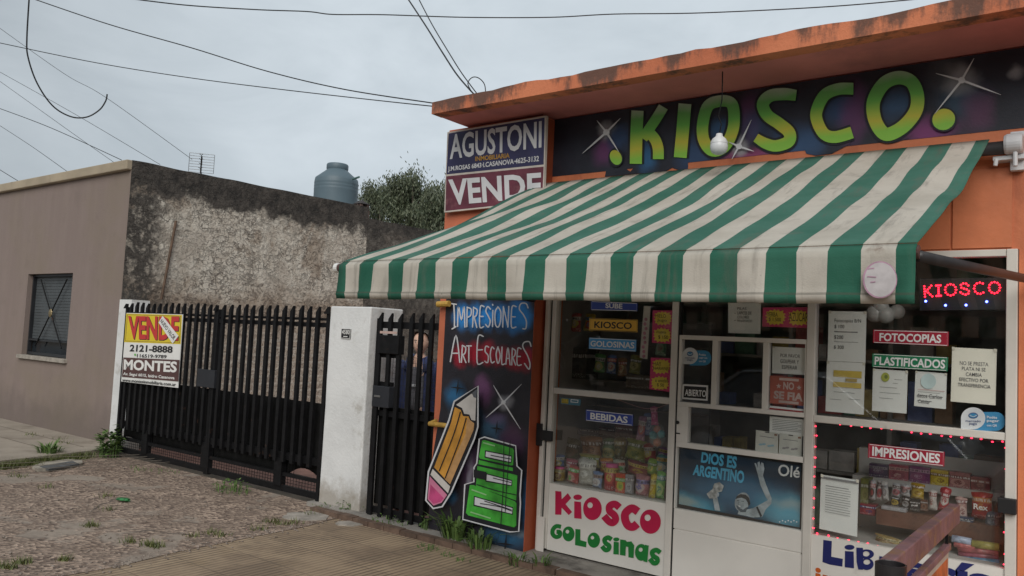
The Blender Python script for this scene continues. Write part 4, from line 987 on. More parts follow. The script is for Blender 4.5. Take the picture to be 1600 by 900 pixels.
for j in range(NV+1):
    t = j/NV
    for x, _ in cols:
        w = .016*math.sin(x*17+1.3*noise.noise(Vector((x*2, 0, 0)))*3)*t + .010*noise.noise(Vector((x*6, t*2, 1)))*t
        zz = zf-.004-(zf-zv)*t + .012*noise.noise(Vector((x*1.6, 4, 0)))*t + (.006 if j in (8,) else 0)
        V.append(Vector((x, AY-.030+w - (.007 if j == 8 else 0) + (0.03 if j == 0 else 0), zz)))
c.v = V
for j in range(NV):
    for i in range(n-1): c.f.append([j*n+i, (j+1)*n+i, (j+1)*n+i+1, j*n+i+1]); c.m.append(cols[i][1])
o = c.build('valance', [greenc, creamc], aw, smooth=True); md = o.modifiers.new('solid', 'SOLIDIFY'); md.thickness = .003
dark_tube = M('dark_tube', (.03, .028, .03), .45, .2, 9)
m = MB(); m.tube([(ax0-.045, AY+.012, zf-.040), (ax1+.005, AY+.012, zf-.035)], .026, 0, 12); m.build('front_bar', M('brown_bar', (.10, .05, .045), .5), aw, smooth=False)
m = MB(); m.tube([(ax0-.075, AY+.012, zf-.040), (ax0-.044, AY+.012, zf-.040)], .029, 0, 14); m.build('bar_cap', ink_white, aw)
rxe = X(1569, 229, -.09)
m = MB(); m.tube([(ax0+.02, -.095, zb_-.062), (rxe, -.095, zb_-.062)], .038, 0, 16); m.build('roller', dark_tube, aw, smooth=True)
m = MB(); p = Vector((rxe+.045, -.09, zb_-.045)); m.lathe([(0, -.045), (.05, -.045), (.058, -.03), (.058, .035), (.05, .045), (0, .045)], p, 0, 24, (1, 0, 0))
m.box(p.x-.10, p.x+.05, -.09, -.005, p.z-.085, p.z-.060); m.box(p.x-.02, p.x+.045, -.05, -.003, p.z-.14, p.z+.08); m.tube([p+Vector((.01, -.02, -.05)), p+Vector((.01, -.02, -.13))], .013, 0, 8); m.tube([p+Vector((-.08, -.02, -.08)), p+Vector((-.085, -.02, -.12))], .012, 0, 8)
m.build('end_bracket', M('bracket_white', (.62, .63, .65), .4), aw, bevel=.003)
ar = at(1434, 400, y=AY+.02); ae = at(1625, 440, y=-.05)
m = MB(); m.tube([ar, ae], .022, 0, 10); m.lathe([(0, 0), (.04, 0), (.04, .03), (0, .03)], ae+Vector((0, .02, 0)), 0, 14, (0, -1, 0)); m.build('arm', dark_tube, aw, smooth=True)
m = MB(); m.tube([(ax0+.02, AY+.02, zf-.06), (ax0+.06, -.17, zf-.10)], .022, 0, 10); m.build('arm', dark_tube, aw, smooth=True)
m = MB(); yv = AY-.052
m.ell(1375, 437, 27, 29, yv, 1); m.ell(1375.5, 437, 25, 27, yv, 0)
for (a, b_) in (((1356, 420), (1366, 419)), ((1355, 432), (1369, 433)), ((1360, 441), (1368, 440))): m.stroke([a, b_], 1.6, yv-.0005, 1)
tag(m.build('round_sticker', [M('worn_sticker', (.52, .49, .50), .6, .12, 20), M('sticker_pink', (.45, .26, .36), .7, .2, 20)]), 'worn round white sticker on a cream stripe at the awning corner', 'sticker')

# ================================================================== BOARDS AND SIGNS OUTSIDE
sy = -.215
m = MB(); C = [at(699, 206.5, y=sy), at(853.5, 180.5, y=sy), at(848.5, 316, y=sy), at(694, 332, y=sy)]
m.slab(C, .03, 0)
q = lambda L: [(640+p[0]/4.092, 140+p[1]/4.092) for p in L]
m.art([(701, 208.5), (851, 183.5), (849.5, 257), (697.5, 272.5)], sy, 1); m.art([(697.3, 275.5), (849.4, 260.3), (847, 313.5), (696, 329.5)], sy, 2)
m.txt('AGUSTONI', q([(258, 288), (845, 198), (843, 372), (257, 447)]), sy-.001, 3, .022)
m.txt('INMOBILIARIA', q([(420, 428), (640, 404), (640, 436), (420, 458)]), sy-.001, 4, .03)
m.txt('J.M.ROSAS 6843·I.CASANOVA·4625-3132', q([(245, 492), (828, 422), (826, 468), (245, 530)]), sy-.001, 3, .025)
m.txt('VENDE', q([(246, 576), (842, 530), (842, 692), (262, 740)]), sy-.001, 3, .03)
tag(m.build('estate_agent_board', [M('board_edge', (.55, .50, .45), .7), M('board_navy', (.030, .030, .085), .6, .2, 4), M('board_maroon', (.13, .030, .050), .6, .25, 5, dirt=(.24, .10, .11), ds=6, dlo=.55, dhi=.75), M('board_white', (.60, .61, .63), .6, .08, 5), M('board_ochre', (.42, .23, .04), .6)]),
    'large navy and maroon estate agent board with tall white capitals above the awning', 'sign')
sy = -.215
q = lambda L: [(180+p[0]/4.5, 460+p[1]/4.5) for p in L]
m = MB(); C = [at(*p, y=sy) for p in q([(80, 130), (475, 141), (440, 657), (42, 612)])]; m.slab(C, .008, 0)
m.art(q([(78, 134), (470, 145), (460, 350), (64, 336)]), sy, 1)
m.art(q([(84, 141), (463, 152), (454, 342), (71, 329)]), sy, 7)
m.art(q([(87, 144), (460, 155), (451, 339), (74, 326)]), sy, 1)
m.txt('VENDE', q([(96, 156), (456, 160), (446, 332), (100, 318)]), sy, 5, .035)
m.txt('VENDE', q([(90, 152), (451, 156), (441, 327), (95, 313)]), sy, 2, .035)
m.txt('2121-8888', q([(105, 352), (405, 364), (402, 412), (100, 401)]), sy, 5, .03)
m.txt('116519-9789', q([(154, 418), (362, 426), (360, 450), (152, 443)]), sy, 5, .02); m.ell(*q([(140, 424)])[0], 1.7, 1.7, sy, 6)
m.art(q([(57, 443), (452, 461), (444, 612), (47, 579)]), sy, 3)
m.txt('MONTES', q([(62, 456), (436, 472), (431, 550), (59, 529)]), sy, 4, .035)
m.txt('Av. Segui 6015, Isidro Casanova', q([(58, 546), (418, 576), (416, 604), (55, 573)]), sy, 4, .025)
m.txt('www.montesinmobiliaria.com.ar', q([(50, 590), (427, 622), (425, 646), (47, 611)]), sy, 5, .015)
m.art(q([(333, 150), (445, 292), (403, 346), (305, 198)]), sy-.001, 4)
m.txt('NUEVO VALOR', q([(330, 172), (428, 300), (408, 324), (315, 192)]), sy-.001, 5, .02)
tag(m.build('for_sale_sign', [ink_white, M('sign_yellow', (.72, .56, .03), .5, .06), M('sign_red', (.55, .04, .04), .5, .06), M('sign_brown', (.095, .045, .042), .5), ink_white, ink_black, M('chat_green', (.2, .5, .15), .6), M('sign_line', (.12, .05, .03), .6)]),
    'yellow, white and brown VENDE sign hung on the driveway gate', 'sign')
# yellow bar across the pencil and its twin at the top of the pier
yel = M('yellow_paint', (.50, .30, .06), .5, .2, 12, .2, 40)
m = MB(); yb = my-.05
m.tube([at(671, 662, y=yb+.0), at(690, 664, y=yb), at(715, 668, y=yb), at(742, 673, y=yb)], .020, 0, 10); m.tube([at(674, 660, y=yb), at(682, 657, y=yb)], .014, 0, 8); m.tube([at(740, 673, y=yb), at(740, 674, y=my)], .02, 0, 8)
for px_ in (711, 725): a = at(px_, 666.5, y=yb); m.tube([a+Vector((0, .0, -.022)), a+Vector((.004, 0, .024))], .0215, 1, 8)
tag(m.build('yellow_bar', [yel, ink_black]), 'yellow painted bar fixed across the pencil mural at waist height', 'bar')
m = MB(); m.tube([at(684, 475.5, y=yb), at(702, 474.5, y=yb)], .026, 0, 10); m.tube([at(694, 475, y=yb), at(694, 475, y=my)], .02, 0, 8)
tag(m.build('yellow_bar', [yel]), 'short yellow bar end at the top corner of the mural pier under the awning', 'bar')
# hanging lamp
lpz = at(1129, 112, z=SOF); lc = at(1124.5, 225, y=lpz.y)
lt = thing('hanging_lamp', 'white globe lamp hanging on a wire in front of the letter O', 'lamp', tuple(lc))
m = MB(); top = at(1124, 209, y=lpz.y)
wob = [lpz, lpz.lerp(top, .45)+Vector((.006, 0, 0)), lpz.lerp(top, .72)+Vector((-.012, 0, 0)), lpz.lerp(top, .85)+Vector((.01, 0, .0)), top]
m.tube(wob, .004, 0, 6); m.build('cord', black_iron, lt)
rb = (at(1137, 225, y=lpz.y)-at(1111.5, 225, y=lpz.y)).length/2; hb = lc.z
m = MB(); m.lathe([(0, top.z+.005), (rb*.35, top.z), (rb*.42, top.z-.018), (rb*.78, top.z-.034), (rb, hb+.010), (rb, hb-.0)], (top.x, top.y, 0), 0, 24); m.build('lamp_holder', M('holder_white', (.62, .63, .64), .4), lt, smooth=True)
m = MB(); m.lathe([(rb*.99, hb-.001), (rb*1.02, hb-.015), (rb*.98, hb-.036), (rb*.78, hb-.056), (rb*.42, hb-.067), (0, hb-.07)], (top.x, top.y, 0), 0, 24); m.build('bulb', M('bulb_opal', (.70, .71, .73), .25), lt, smooth=True)

# ================================================================== HANDRAIL IN FRONT OF THE SHOP
zR = .90
hp = at(1386, 882, z=zR); he = at(1486, 786, z=zR)
hx = (hp.x+he.x)/2
hr = thing('handrail', 'rusty purplish handrail with open round post in front of the shop', 'handrail', (hx, hp.y, G))
rust = M('rusty_paint', (.20, .115, .13), .55, .3, 7, .25, 60, dirt=(.24, .14, .08), ds=13, dlo=.46, dhi=.68)
m = MB(); m.bar((hx, hp.y+.048, zR-.046), (hx, he.y, zR-.046), .046, .09); m.build('top_rail', rust, hr, bevel=.005)
m = MB(); pr_ = .050; zt3 = zR+.005
m.lathe([(pr_, G), (pr_, zt3), (pr_-.005, zt3+.002), (pr_-.006, zt3-.0), (pr_-.006, zt3-.3)], (hp.x+.012, hp.y, 0), 0, 32); m.build('post', M('dark_post', (.022, .020, .022), .4, .3, 8), hr, smooth=False)
lr0 = at(1481, 848, x=hx); lr1 = at(1431, 900, x=hx)
yq = lr0.y; zl_ = lr0.z-.015
m = MB(); m.bar((hx, hp.y+.03, zl_), (hx, yq, zl_), .03, .03); m.build('lower_rail', rust, hr, bevel=.003)
m = MB(); m.bar((hx, yq-.03, zl_), (hx, yq-.03, zR-.06), .012, .012, up=(0, 1, 0)); m.build('hanger', black_iron, hr)
m = MB(); y0, y1 = hp.y+.12, yq-.005
m.box(hx-.004, hx+.004, y0, y1, .18, zl_-.022)
m.box(hx+.0045, hx+.006, y0+.03, y1-.03, .24, zl_-.05, 1)
for (a, b_, c_, d_) in ((.1, .35, .2, .5), (.45, .75, .4, .75), (.3, .6, .7, .95)): m.box(hx+.0065, hx+.008, y0+(y1-y0)*a, y0+(y1-y0)*b_, .24+(zl_-.3)*c_, .24+(zl_-.3)*d_, 2)
tag(m.build('printed_board', [M('panel_cream', (.55, .50, .42), .6), M('panel_orange', (.52, .13, .03), .5, .35, 9), M('panel_brown', (.16, .07, .03), .5, .3, 12)]), 'orange printed panel hung under the handrail', 'panel')

# ================================================================== STICKERS AND PAPERS ON THE GLASS
SG = -.001          # just in front of the panes
def sgn(name, label, cat, quadp, y, bg, line=None, text=None, tq=None, ink=None, bold=.02, group=None, th=.002):
    m = MB(); C = [at(*p, y=y) for p in quadp]; m.slab(C, th, 0); mats = [bg]
    cx = sum(p[0] for p in quadp)/4; cy = sum(p[1] for p in quadp)/4
    def ins(k): return [(cx+(p[0]-cx)*(1-k), cy+(p[1]-cy)*(1-k*2.6)) for p in quadp]
    if line: m.stroke(ins(.035), .9, y, 1, closed=True, smooth=False); mats.append(line)
    if text: m.txt(text, tq, y, len(mats), bold); mats.append(ink)
    return tag(m.build(name, mats), label, cat, group)
def cA(L): return [(840+p[0]/5, 460+p[1]/5) for p in L]
def cB(L): return [(830+p[0]/5, 600+p[1]/5) for p in L]
def cC(L): return [(1260+p[0]/4.091, 460+p[1]/4.091) for p in L]
def cD(L): return [(1260+p[0]/3.462, 640+p[1]/3.462) for p in L]
def cE(L): return [(1040+p[0]/4.5, 460+p[1]/4.5) for p in L]
def cF(L): return [(1040+p[0]/4.092, 620+p[1]/4.092) for p in L]
st_w = M('sticker_white', (.78, .79, .80), .5, .04)
blue = M('sticker_blue', (.035, .07, .36), .4, .05); yelo = M('sticker_yellow', (.74, .43, .05), .4, .05); sky_ = M('sticker_skyblue', (.08, .36, .75), .4, .05); redd = M('sticker_red', (.36, .020, .045), .4, .05); grn_ = M('sticker_green', (.016, .20, .095), .4, .05)
sgn('window_sign', 'blue window sign half tucked under the awning edge, above the yellow one', 'sign', cA([(417, 52), (781, 68), (779, 131), (415, 122)]), SG, blue, st_w, 'SÚBE', cA([(530, 58), (663, 62), (662, 113), (530, 107)]), st_w, .03)
sgn('window_sign', 'yellow window sign reading KIOSCO in black capitals', 'sign', cA([(405, 184), (781, 197), (779, 296), (403, 281)]), SG, yelo, ink_black, 'KIOSCO', cA([(444, 210), (737, 220), (735, 272), (442, 262)]), ink_black, .02)
sgn('window_sign', 'light blue window sign reading GOLOSINAS', 'sign', cA([(403, 337), (771, 355), (768, 447), (400, 424)]), SG, sky_, st_w, 'GOLOSINAS', cA([(414, 360), (757, 374), (755, 424), (412, 406)]), st_w, .025)
sgn('window_sign', 'dark blue window sign reading BEBIDAS over the snack display', 'sign', cB([(428, 199), (797, 240), (793, 327), (425, 285)]), SG, blue, st_w, 'BEBIDAS', cB([(463, 222), (755, 254), (753, 308), (461, 275)]), st_w, .03)
sgn('window_sign', 'red window sign reading FOTOCOPIAS', 'sign', cC([(427, 225), (910, 239), (908, 331), (425, 309)]), SG, redd, st_w, 'FOTOCOPIAS', cC([(468, 246), (863, 257), (861, 312), (466, 298)]), st_w, .03)
sgn('window_sign', 'green window sign reading PLASTIFICADOS', 'sign', cC([(422, 377), (906, 402), (902, 491), (420, 463)]), SG, grn_, st_w, 'PLASTIFICADOS', cC([(437, 396), (889, 418), (886, 476), (435, 450)]), st_w, .03)
sgn('window_sign', 'red window sign reading IMPRESIONES over the chocolate shelves', 'sign', cD([(336, 183), (748, 229), (746, 308), (333, 260)]), SG, redd, st_w, 'IMPRESIONES', cD([(357, 198), (724, 240), (721, 292), (355, 250)]), st_w, .03)
m = MB(); qd = cE([(118, 630), (298, 640), (295, 748), (113, 735)]); m.slab([at(*p, y=SG) for p in qd], .002, 0); m.art(cE([(130, 643), (287, 652), (284, 736), (126, 724)]), SG, 1); m.txt('ABIERTO', cE([(136, 666), (286, 675), (284, 722), (134, 712)]), SG, 0, .02)
tag(m.build('open_sign', [st_w, ink_black]), 'black sign with white border reading ABIERTO on the door', 'sign')
m = MB(); m.slab([at(*p, y=SG) for p in cE([(735, 570), (1000, 592), (995, 786), (733, 765)])], .002, 0)
m.txt('NO', cE([(828, 614), (905, 620), (903, 674), (826, 668)]), SG, 1, .04); m.txt('SE FIA', cE([(762, 675), (968, 696), (965, 755), (759, 732)]), SG, 1, .045)
m.stroke(cE([(800, 594), (936, 604)]), 4, SG, 1); m.stroke(cE([(795, 752), (935, 766)]), 4, SG, 1)
for cx_ in (795, 938): 
    pts = [(cx_+(20 if k % 2 == 0 else 8)*math.sin(k*math.pi/5), 645+(cx_-795)*.08-(20 if k % 2 == 0 else 8)*math.cos(k*math.pi/5)) for k in range(10)]; m.art(cE(pts), SG, 1)
tag(m.build('credit_sign', [M('sign_salmon', (.40, .125, .095), .5, .1, 6), M('sign_pale', (.52, .42, .40), .6)]), 'salmon red sign reading NO SE FIA on the door', 'sign')
m = MB(); m.slab([at(*p, y=SG) for p in cE([(733, 782), (990, 810), (990, 836), (728, 808)])], .002, 0); m.art(cE([(733, 797), (990, 824), (990, 835), (729, 807)]), SG, 1)
tag(m.build('sticker_strip', [st_w, M('strip_red', (.35, .03, .03), .5)]), 'narrow white and red sticker strip along the foot of the right door pane', 'sticker')
PB = .012           # papers sit behind the panes
def sheetp(label, quadp, lines, y=PB, mat_=paper, texts=(), extra=None, name='paper_notice', cat='paper'):
    m = MB(); m.slab([at(*p, y=y) for p in quadp], .0015, 0)
    A_, B_, C_, D_ = quadp
    def uv(u, v): 
        t = (A_[0]*(1-u)+B_[0]*u, A_[1]*(1-u)+B_[1]*u); b = (D_[0]*(1-u)+C_[0]*u, D_[1]*(1-u)+C_[1]*u); return (t[0]*(1-v)+b[0]*v, t[1]*(1-v)+b[1]*v)
    for (u0, u1, v, w) in lines:
        m.stroke([uv(u0, v), uv(u1, v)], w, y, 1, smooth=False)
    for (t, u0, u1, v0, v1, b) in texts: m.txt(t, [uv(u0, v0), uv(u1, v0), uv(u1, v1), uv(u0, v1)], y, 2, b)
    mats = [mat_, ink_grey, M('ink_soft', (.10, .10, .11), .8), M('tape', (.62, .60, .52), .3)]
    for u_ in (.03, .97):
        if name == 'paper_notice': m.art([uv(u_-.035, -.012), uv(u_+.035, -.006), uv(u_+.035, .05), uv(u_-.035, .044)], y, 3)
    if extra:
        for (kind, col, u0, u1, v0, v1) in extra:
            mats.append(col)
            if kind == 'r': m.art([uv(u0, v0), uv(u1, v0), uv(u1, v1), uv(u0, v1)], y, len(mats)-1)
            else: p_ = uv(u0, v0); m.ell(p_[0], p_[1], u1, v1, y, len(mats)-1)
    return tag(m.build(name, mats), label, cat)
sheetp('white paper on the door reading POR FAVOR GOLPEAR Y ESPERAR', cE([(752, 366), (999, 379), (993, 568), (749, 553)]), [], texts=(('POR FAVOR', .23, .79, .25, .38, .0), ('GOLPEAR Y', .23, .76, .46, .60, 0), ('ESPERAR', .28, .72, .68, .82, 0)))
sheetp('grey-white price list paper half hidden by the awning above the door', cE([(440, 60), (670, 60), (666, 278), (440, 271)]), [(.18, .24, .34, .8), (.18, .24, .58, .8)], texts=(('PILAS', .28, .56, .14, .23, .0), ('LAPICES DE', .28, .72, .28, .38, .0), ('COLORES', .28, .64, .42, .51, 0), ('MINISERVICIO', .28, .74, .55, .63, 0)))
sheetp('white paper listing Fotocopias B/N prices, top left of the right window', cC([(143, 106), (384, 111), (377, 436), (135, 425)]), [(.16, .78, .41, 1.6), (.16, .8, .61, .6)], texts=(('Fotocopias B/N', .16, .86, .15, .24, .0), ('$ 100', .16, .42, .27, .35, .0), ('$200', .16, .40, .48, .56, .0), ('$ 300', .16, .42, .68, .76, 0)))
lemon = M('lemon_print', (.62, .47, .10), .8); 
sheetp('white paper with two yellow blocks under the price list', cC([(131, 427), (375, 438), (366, 769), (122, 746)]), [(.2, .75, .60, .7), (.1, .4, .75, .6), (.6, .9, .72, .6)], extra=(('r', lemon, .18, .92, .17, .30), ('r', lemon, .18, .92, .40, .50), ('r', M('lemon_dark', (.45, .33, .10), .8), .5, .8, .32, .38)))
sheetp('white paper with a round yellow-green emblem below the green sign', cC([(426, 475), (648, 490), (640, 762), (419, 743)]), [(.62, .85, .22, .7), (.58, .72, .31, .6), (.2, .7, .42, .6), (.2, .8, .55, .5), (.2, .6, .68, .5)], extra=(('c', M('emblem_lime', (.38, .42, .08), .7), .36, 6.5, .18, 7.2), ('c', M('emblem_dark', (.16, .20, .05), .7), .38, 2.6, .17, 3.2)))
sheetp('white paper with pale cyan disc and handwriting below the green sign', cC([(698, 490), (898, 506), (891, 733), (688, 713)]), [(.1, .8, .58, .6), (.1, .9, .68, .9), (.1, .55, .83, .9)], texts=(('datos Carlos', .08, .86, .62, .74, 0), ('Celular', .12, .5, .80, .9, 0)), extra=(('c', M('disc_cyan', (.52, .66, .67), .8), .42, 12, .26, 12), ('r', M('line_rose', (.6, .38, .38), .8), .1, .95, .50, .515)))
sheetp('cream paper reading NO SE PRESTA PLATA NI SE CAMBIA EFECTIVO POR TRANSFERENCIA', cC([(932, 338), (1217, 352), (1209, 709), (922, 684)]), [], mat_=paper_warm, texts=(('NO SE PRESTA', .18, .82, .245, .315, .006), ('PLATA NI SE', .23, .76, .345, .41, .006), ('CAMBIA', .32, .68, .445, .51, .006), ('EFECTIVO POR', .18, .83, .545, .61, .006), ('TRANSFERENCIA', .15, .88, .645, .71, .006)))
sheetp('long typed white notice with a black bar, lower left of the chocolate window', cD([(79, 351), (283, 382), (274, 688), (70, 644)]), [(.13, .80 if i % 4 else .74, .19+.043*i, .7 if i else 1.2) for i in range(12)]+[(.0, 1.0, .05, 3.2)])
sheetp('typed white leaflet in the upper corner of the low door pane', cF([(666, 124), (888, 146), (883, 253), (664, 234)]), [(.08, .92-.1*(i % 3 == 1), .16+.1*i, .7) for i in range(7)])
for (lab, qd, col) in (('white accessory card with two pale blue butterflies', [(578, 212), (721, 232), (717, 370), (573, 345)], (.30, .48, .58)), ('white accessory card with two small grey bows', [(728, 232), (873, 250), (868, 391), (722, 371)], (.30, .29, .30))):
    k = M('card_'+lab.split()[-1], col, .7)
    e_ = [('r', ink_black, .40, .60, .02, .06), ('r', M('card_brown', (.25, .13, .08), .7), .82, .95, .06, .14)]
    for cx_ in (.30, .68): e_ += [('c', k, cx_-.07, 3.1, .66, 1.6), ('c', k, cx_+.07, 3.1, .62, 1.6)]
    sheetp(lab+' hung in the low door pane', cF(qd), [(.18, .82, .26, .9)], extra=e_, mat_=M('card_white', (.62, .62, .58), .7), name='accessory_card', cat='card', y=PB-.003)
pinkc = M('card_pink', (.66, .06, .19), .7); burst = M('card_yellow', (.80, .62, .09), .7)
def star(cx, cy, rx, ry, n=15, k=.80, seed=0):
    rnd = random.Random(seed); out = []
    for i in range(2*n):
        t = math.pi*i/n; kk = (1.0 if i % 2 == 0 else k)*(1+rnd.uniform(-.05, .05))
        c_, s_ = math.cos(t), math.sin(t); p_ = max(abs(c_), abs(s_))**.55; out.append((cx+rx*kk*c_/p_*.92, cy+ry*kk*s_/p_*.92))
    return out
def burstcard(label, quadp, bursts, conv, y=PB):
    m = MB(); m.slab([at(*p, y=y) for p in conv(quadp)], .0015, 0)
    for i, (x0, y0, x1, y1, words) in enumerate(bursts):
        m.art(conv(star((x0+x1)/2, (y0+y1)/2, (x1-x0)/2, (y1-y0)/2, seed=i)), y, 1)
        L = len(words)
        for j, (wd_, a, b_) in enumerate(words):
            h_ = (y1-y0)*.62/L; yt = y0+(y1-y0)*.18+j*h_; xl, xr_ = x0+(x1-x0)*a, x0+(x1-x0)*b_
            m.txt(wd_, conv([(xl, yt+2), (xr_, yt+5), (xr_, yt+h_*.80+5), (xl, yt+h_*.80)]), y, 2, .0)
    return tag(m.build('price_card', [pinkc, burst, M('marker', (.06, .035, .03), .8)]), label, 'price card')
burstcard('pink card with two yellow starbursts, HIELO and JUGO, high in the left window', [(900, 124), (1060, 126), (1052, 388), (893, 378)], [(903, 128, 1055, 248, (('HIELO', .12, .65), ('Jugo', .2, .7))), (897, 255, 1050, 382, (('chupete', .2, .7), ('$ 150', .3, .8)))], cA)
burstcard('pink card with starbursts reading HAY NARANJU, low in the left window', [(886, 494), (1047, 500), (1035, 762), (872, 740)], [(888, 500, 1043, 628, (('HAY', .12, .50), ('NARANJU', .10, .95))), (878, 634, 1034, 752, (('x unidad', .25, .9), ('$ 50', .35, .7)))], cA)
burstcard('pink card with starbursts reading YERBA and AZUCAR above the door', [(684, 92), (1026, 90), (1018, 236), (680, 226)], [(695, 100, 850, 222, (('YERBA', .12, .6), ('$ 1.500', .2, .75))), (855, 104, 1014, 226, (('AZUCAR', .08, .92),))], cE)
m = MB(); P_s = cA([(830, 90), (882, 94), (857, 506), (797, 495)]); m.slab([at(*p, y=PB) for p in P_s], .0015, 0)
for i in range(9):
    t = .25+.09*i; m.ell(*cA([(853-28*t+6*math.sin(i*4), 95+400*t)])[0], 2.4, 2.8, PB, 1)
tag(m.build('paper_strip', [M('strip_cream', (.55, .52, .48), .8), M('flower_pink', (.50, .22, .30), .8, .3, 20)]), 'tall narrow white strip printed with pink flowers in the left window', 'paper')
# payment stickers: a white speech disc overlapping a blue pill
def paystick(label, disc, rx, ry, pill, conv, sc_, words):
    m = MB(); x0, y0, x1, y1 = pill; r_ = (y1-y0)/2
    L = [(x0, y0), (x1-r_, y0)]+[(x1-r_+r_*math.sin(t), (y0+y1)/2-r_*math.cos(t)) for t in [math.pi*k/10 for k in range(1, 10)]]+[(x1-r_, y1), (x0, y1)]
    m.slab([at(*p, y=SG+.0006) for p in conv(L)], .002, 0)
    cx_, cy_ = disc; D_ = [(cx_+rx*math.cos(t), cy_+ry*math.sin(t)) for t in [6.28318*k/28 for k in range(28)]]
    D_ = [p if not (p[0] < cx_ and p[1] > cy_) else (cx_-rx if True else 0, max(cy_, min(cy_+ry, p[1]))) if p[1] < cy_+ry*.72 else (min(p[0], cx_), cy_+ry) for p in D_]
    E_ = [(cx_-rx, cy_), (cx_-rx, cy_+ry), (cx_, cy_+ry)]
    arc = [(cx_+rx*math.cos(t), cy_+ry*math.sin(t)) for t in [math.pi/2-1.5*math.pi*k/24 for k in range(25)]]
    m.art(conv([(cx_-rx, cy_+ry)]+arc), SG-.001, 1)
    m.ell(*conv([(cx_, cy_-ry*.25)])[0], rx*.40/sc_, ry*.28/sc_, SG-.0012, 3); m.ell(*conv([(cx_, cy_-ry*.25)])[0], rx*.33/sc_, ry*.20/sc_, SG-.0014, 0); m.stroke(conv([(cx_-rx*.3, cy_-ry*.30), (cx_, cy_-ry*.15), (cx_+rx*.3, cy_-ry*.30)]), .9, SG-.0016, 1)
    m.txt('mercado', conv([(cx_-rx*.62, cy_+ry*.12), (cx_+rx*.62, cy_+ry*.16), (cx_+rx*.62, cy_+ry*.36), (cx_-rx*.62, cy_+ry*.32)]), SG-.0012, 2, .01)
    m.txt('pago', conv([(cx_-rx*.32, cy_+ry*.42), (cx_+rx*.32, cy_+ry*.44), (cx_+rx*.32, cy_+ry*.68), (cx_-rx*.32, cy_+ry*.64)]), SG-.0012, 2, .01)
    for i, w_ in enumerate(words):
        yt = y0+(y1-y0)*(.2+.22*i); xl = cx_+rx*1.12; xr_ = xl+(x1-xl)*(.55+.12*(i % 2)); m.txt(w_, conv([(xl, yt), (xr_, yt+3), (xr_, yt+3+(y1-y0)*.14), (xl, yt+(y1-y0)*.14)]), SG, 4, .01)
    return tag(m.build('payment_sticker', [M('pay_blue', (.045, .25, .47), .5), M('pay_white', (.62, .66, .69), .5), M('pay_navy', (.06, .09, .22), .5), M('pay_navy', (.06, .09, .22), .5), st_w]), label, 'sticker')
paystick('white and blue payment sticker at the top of the left door pane', (172, 432), 56, 58, (170, 394, 322, 500), cE, 4.5, ('Podés', 'pagar acá', 'con QR'))
paystick('large white and blue payment sticker in the corner of the right window', (1066, 792), 78, 70, (1066, 752, 1272, 872), cC, 4.09, ('Podés', 'pagar', 'con QR'))
m = MB(); m.slab([at(*p, y=SG) for p in cB([(228, 105), (388, 120), (383, 170), (232, 155)])], .002, 0); m.art(cB([(235, 112), (292, 118), (290, 155), (237, 150)]), SG, 1); m.stroke(cB([(308, 130), (368, 136)]), 5, SG, 2); m.stroke(cB([(314, 131), (362, 136)]), 2.6, SG, 0)
tag(m.build('glass_sticker', [M('sticker_teal', (.06, .19, .27), .5), M('sticker_mustard', (.42, .33, .04), .5, .4, 40), st_w]), 'small blue sticker with yellow and white marks in the snack window corner', 'sticker')
# football poster behind the lower door pane (plain figure with both arms up, a cup in one hand)
def cP(L): return cF(L)
ps = MB(); PY = .016; Q_ = [(62, 306), (896, 432), (884, 866), (48, 702)]
postm = sprayed('poster_print', (.012, .032, .065), [(B(1150, 770, PY), (.60, .18), (.035, .16, .30), .95), (B(1075, 790, PY), (.34, .11), (.08, .42, .62), .9), (B(1240, 800, PY), (.34, .15), (.15, .46, .62), .9), (B(1070, 785, PY), (.16, .05), (.4, .42, .36), .7), (B(1235, 790, PY), (.2, .05), (.4, .45, .45), .6), (B(1210, 730, PY), (.2, .06), (.06, .09, .13), .6)], .3, 0)
ps.slab([at(*p, y=PY) for p in cP(Q_)], .003, 1)
ps.art(cP([(95, 330), (866, 440), (857, 836), (85, 685)]), PY, 0)
ps.txt('DiOS ES', cP([(232, 352), (458, 382), (452, 462), (225, 420)]), PY-.001, 2, .04); ps.txt('ARGENTINO', cP([(182, 432), (505, 474), (500, 556), (172, 500)]), PY-.001, 2, .04)
ps.txt('Olé', cP([(722, 428), (862, 448), (856, 520), (718, 505)]), PY-.001, 3, .018)
skin_g, skin_d = 4, 5
ps.art(cP([(460, 750), (478, 700), (520, 720), (560, 712), (600, 690), (655, 660), (640, 640), (605, 560), (592, 505), (622, 500), (640, 555), (678, 650), (676, 685), (640, 720), (618, 768), (560, 772)]), PY-.0015, skin_g)
ps.art(cP([(578, 706), (588, 700), (618, 762), (606, 770)]), PY-.002, 6)
ps.ell(*cP([(490, 672)])[0], 11.5, 15, PY-.002, skin_g, rot=.3); ps.art(cP([(447, 655), (455, 635), (480, 622), (512, 626), (535, 648), (542, 685), (530, 700), (524, 675), (512, 655), (485, 645), (462, 648)]), PY-.0025, 6)
ps.art(cP([(450, 692), (458, 715), (480, 738), (512, 738), (526, 705), (515, 708), (495, 722), (475, 712), (466, 700)]), PY-.0025, skin_d); ps.ell(*cP([(472, 699)])[0], 1.9, .8, PY-.003, 3, rot=.4); ps.stroke(cP([(456, 664), (470, 662)]), .8, PY-.003, 6); ps.stroke(cP([(484, 667), (502, 668)]), .8, PY-.003, 6); ps.stroke(cP([(470, 668), (464, 684), (472, 688)]), .6, PY-.003, 5)
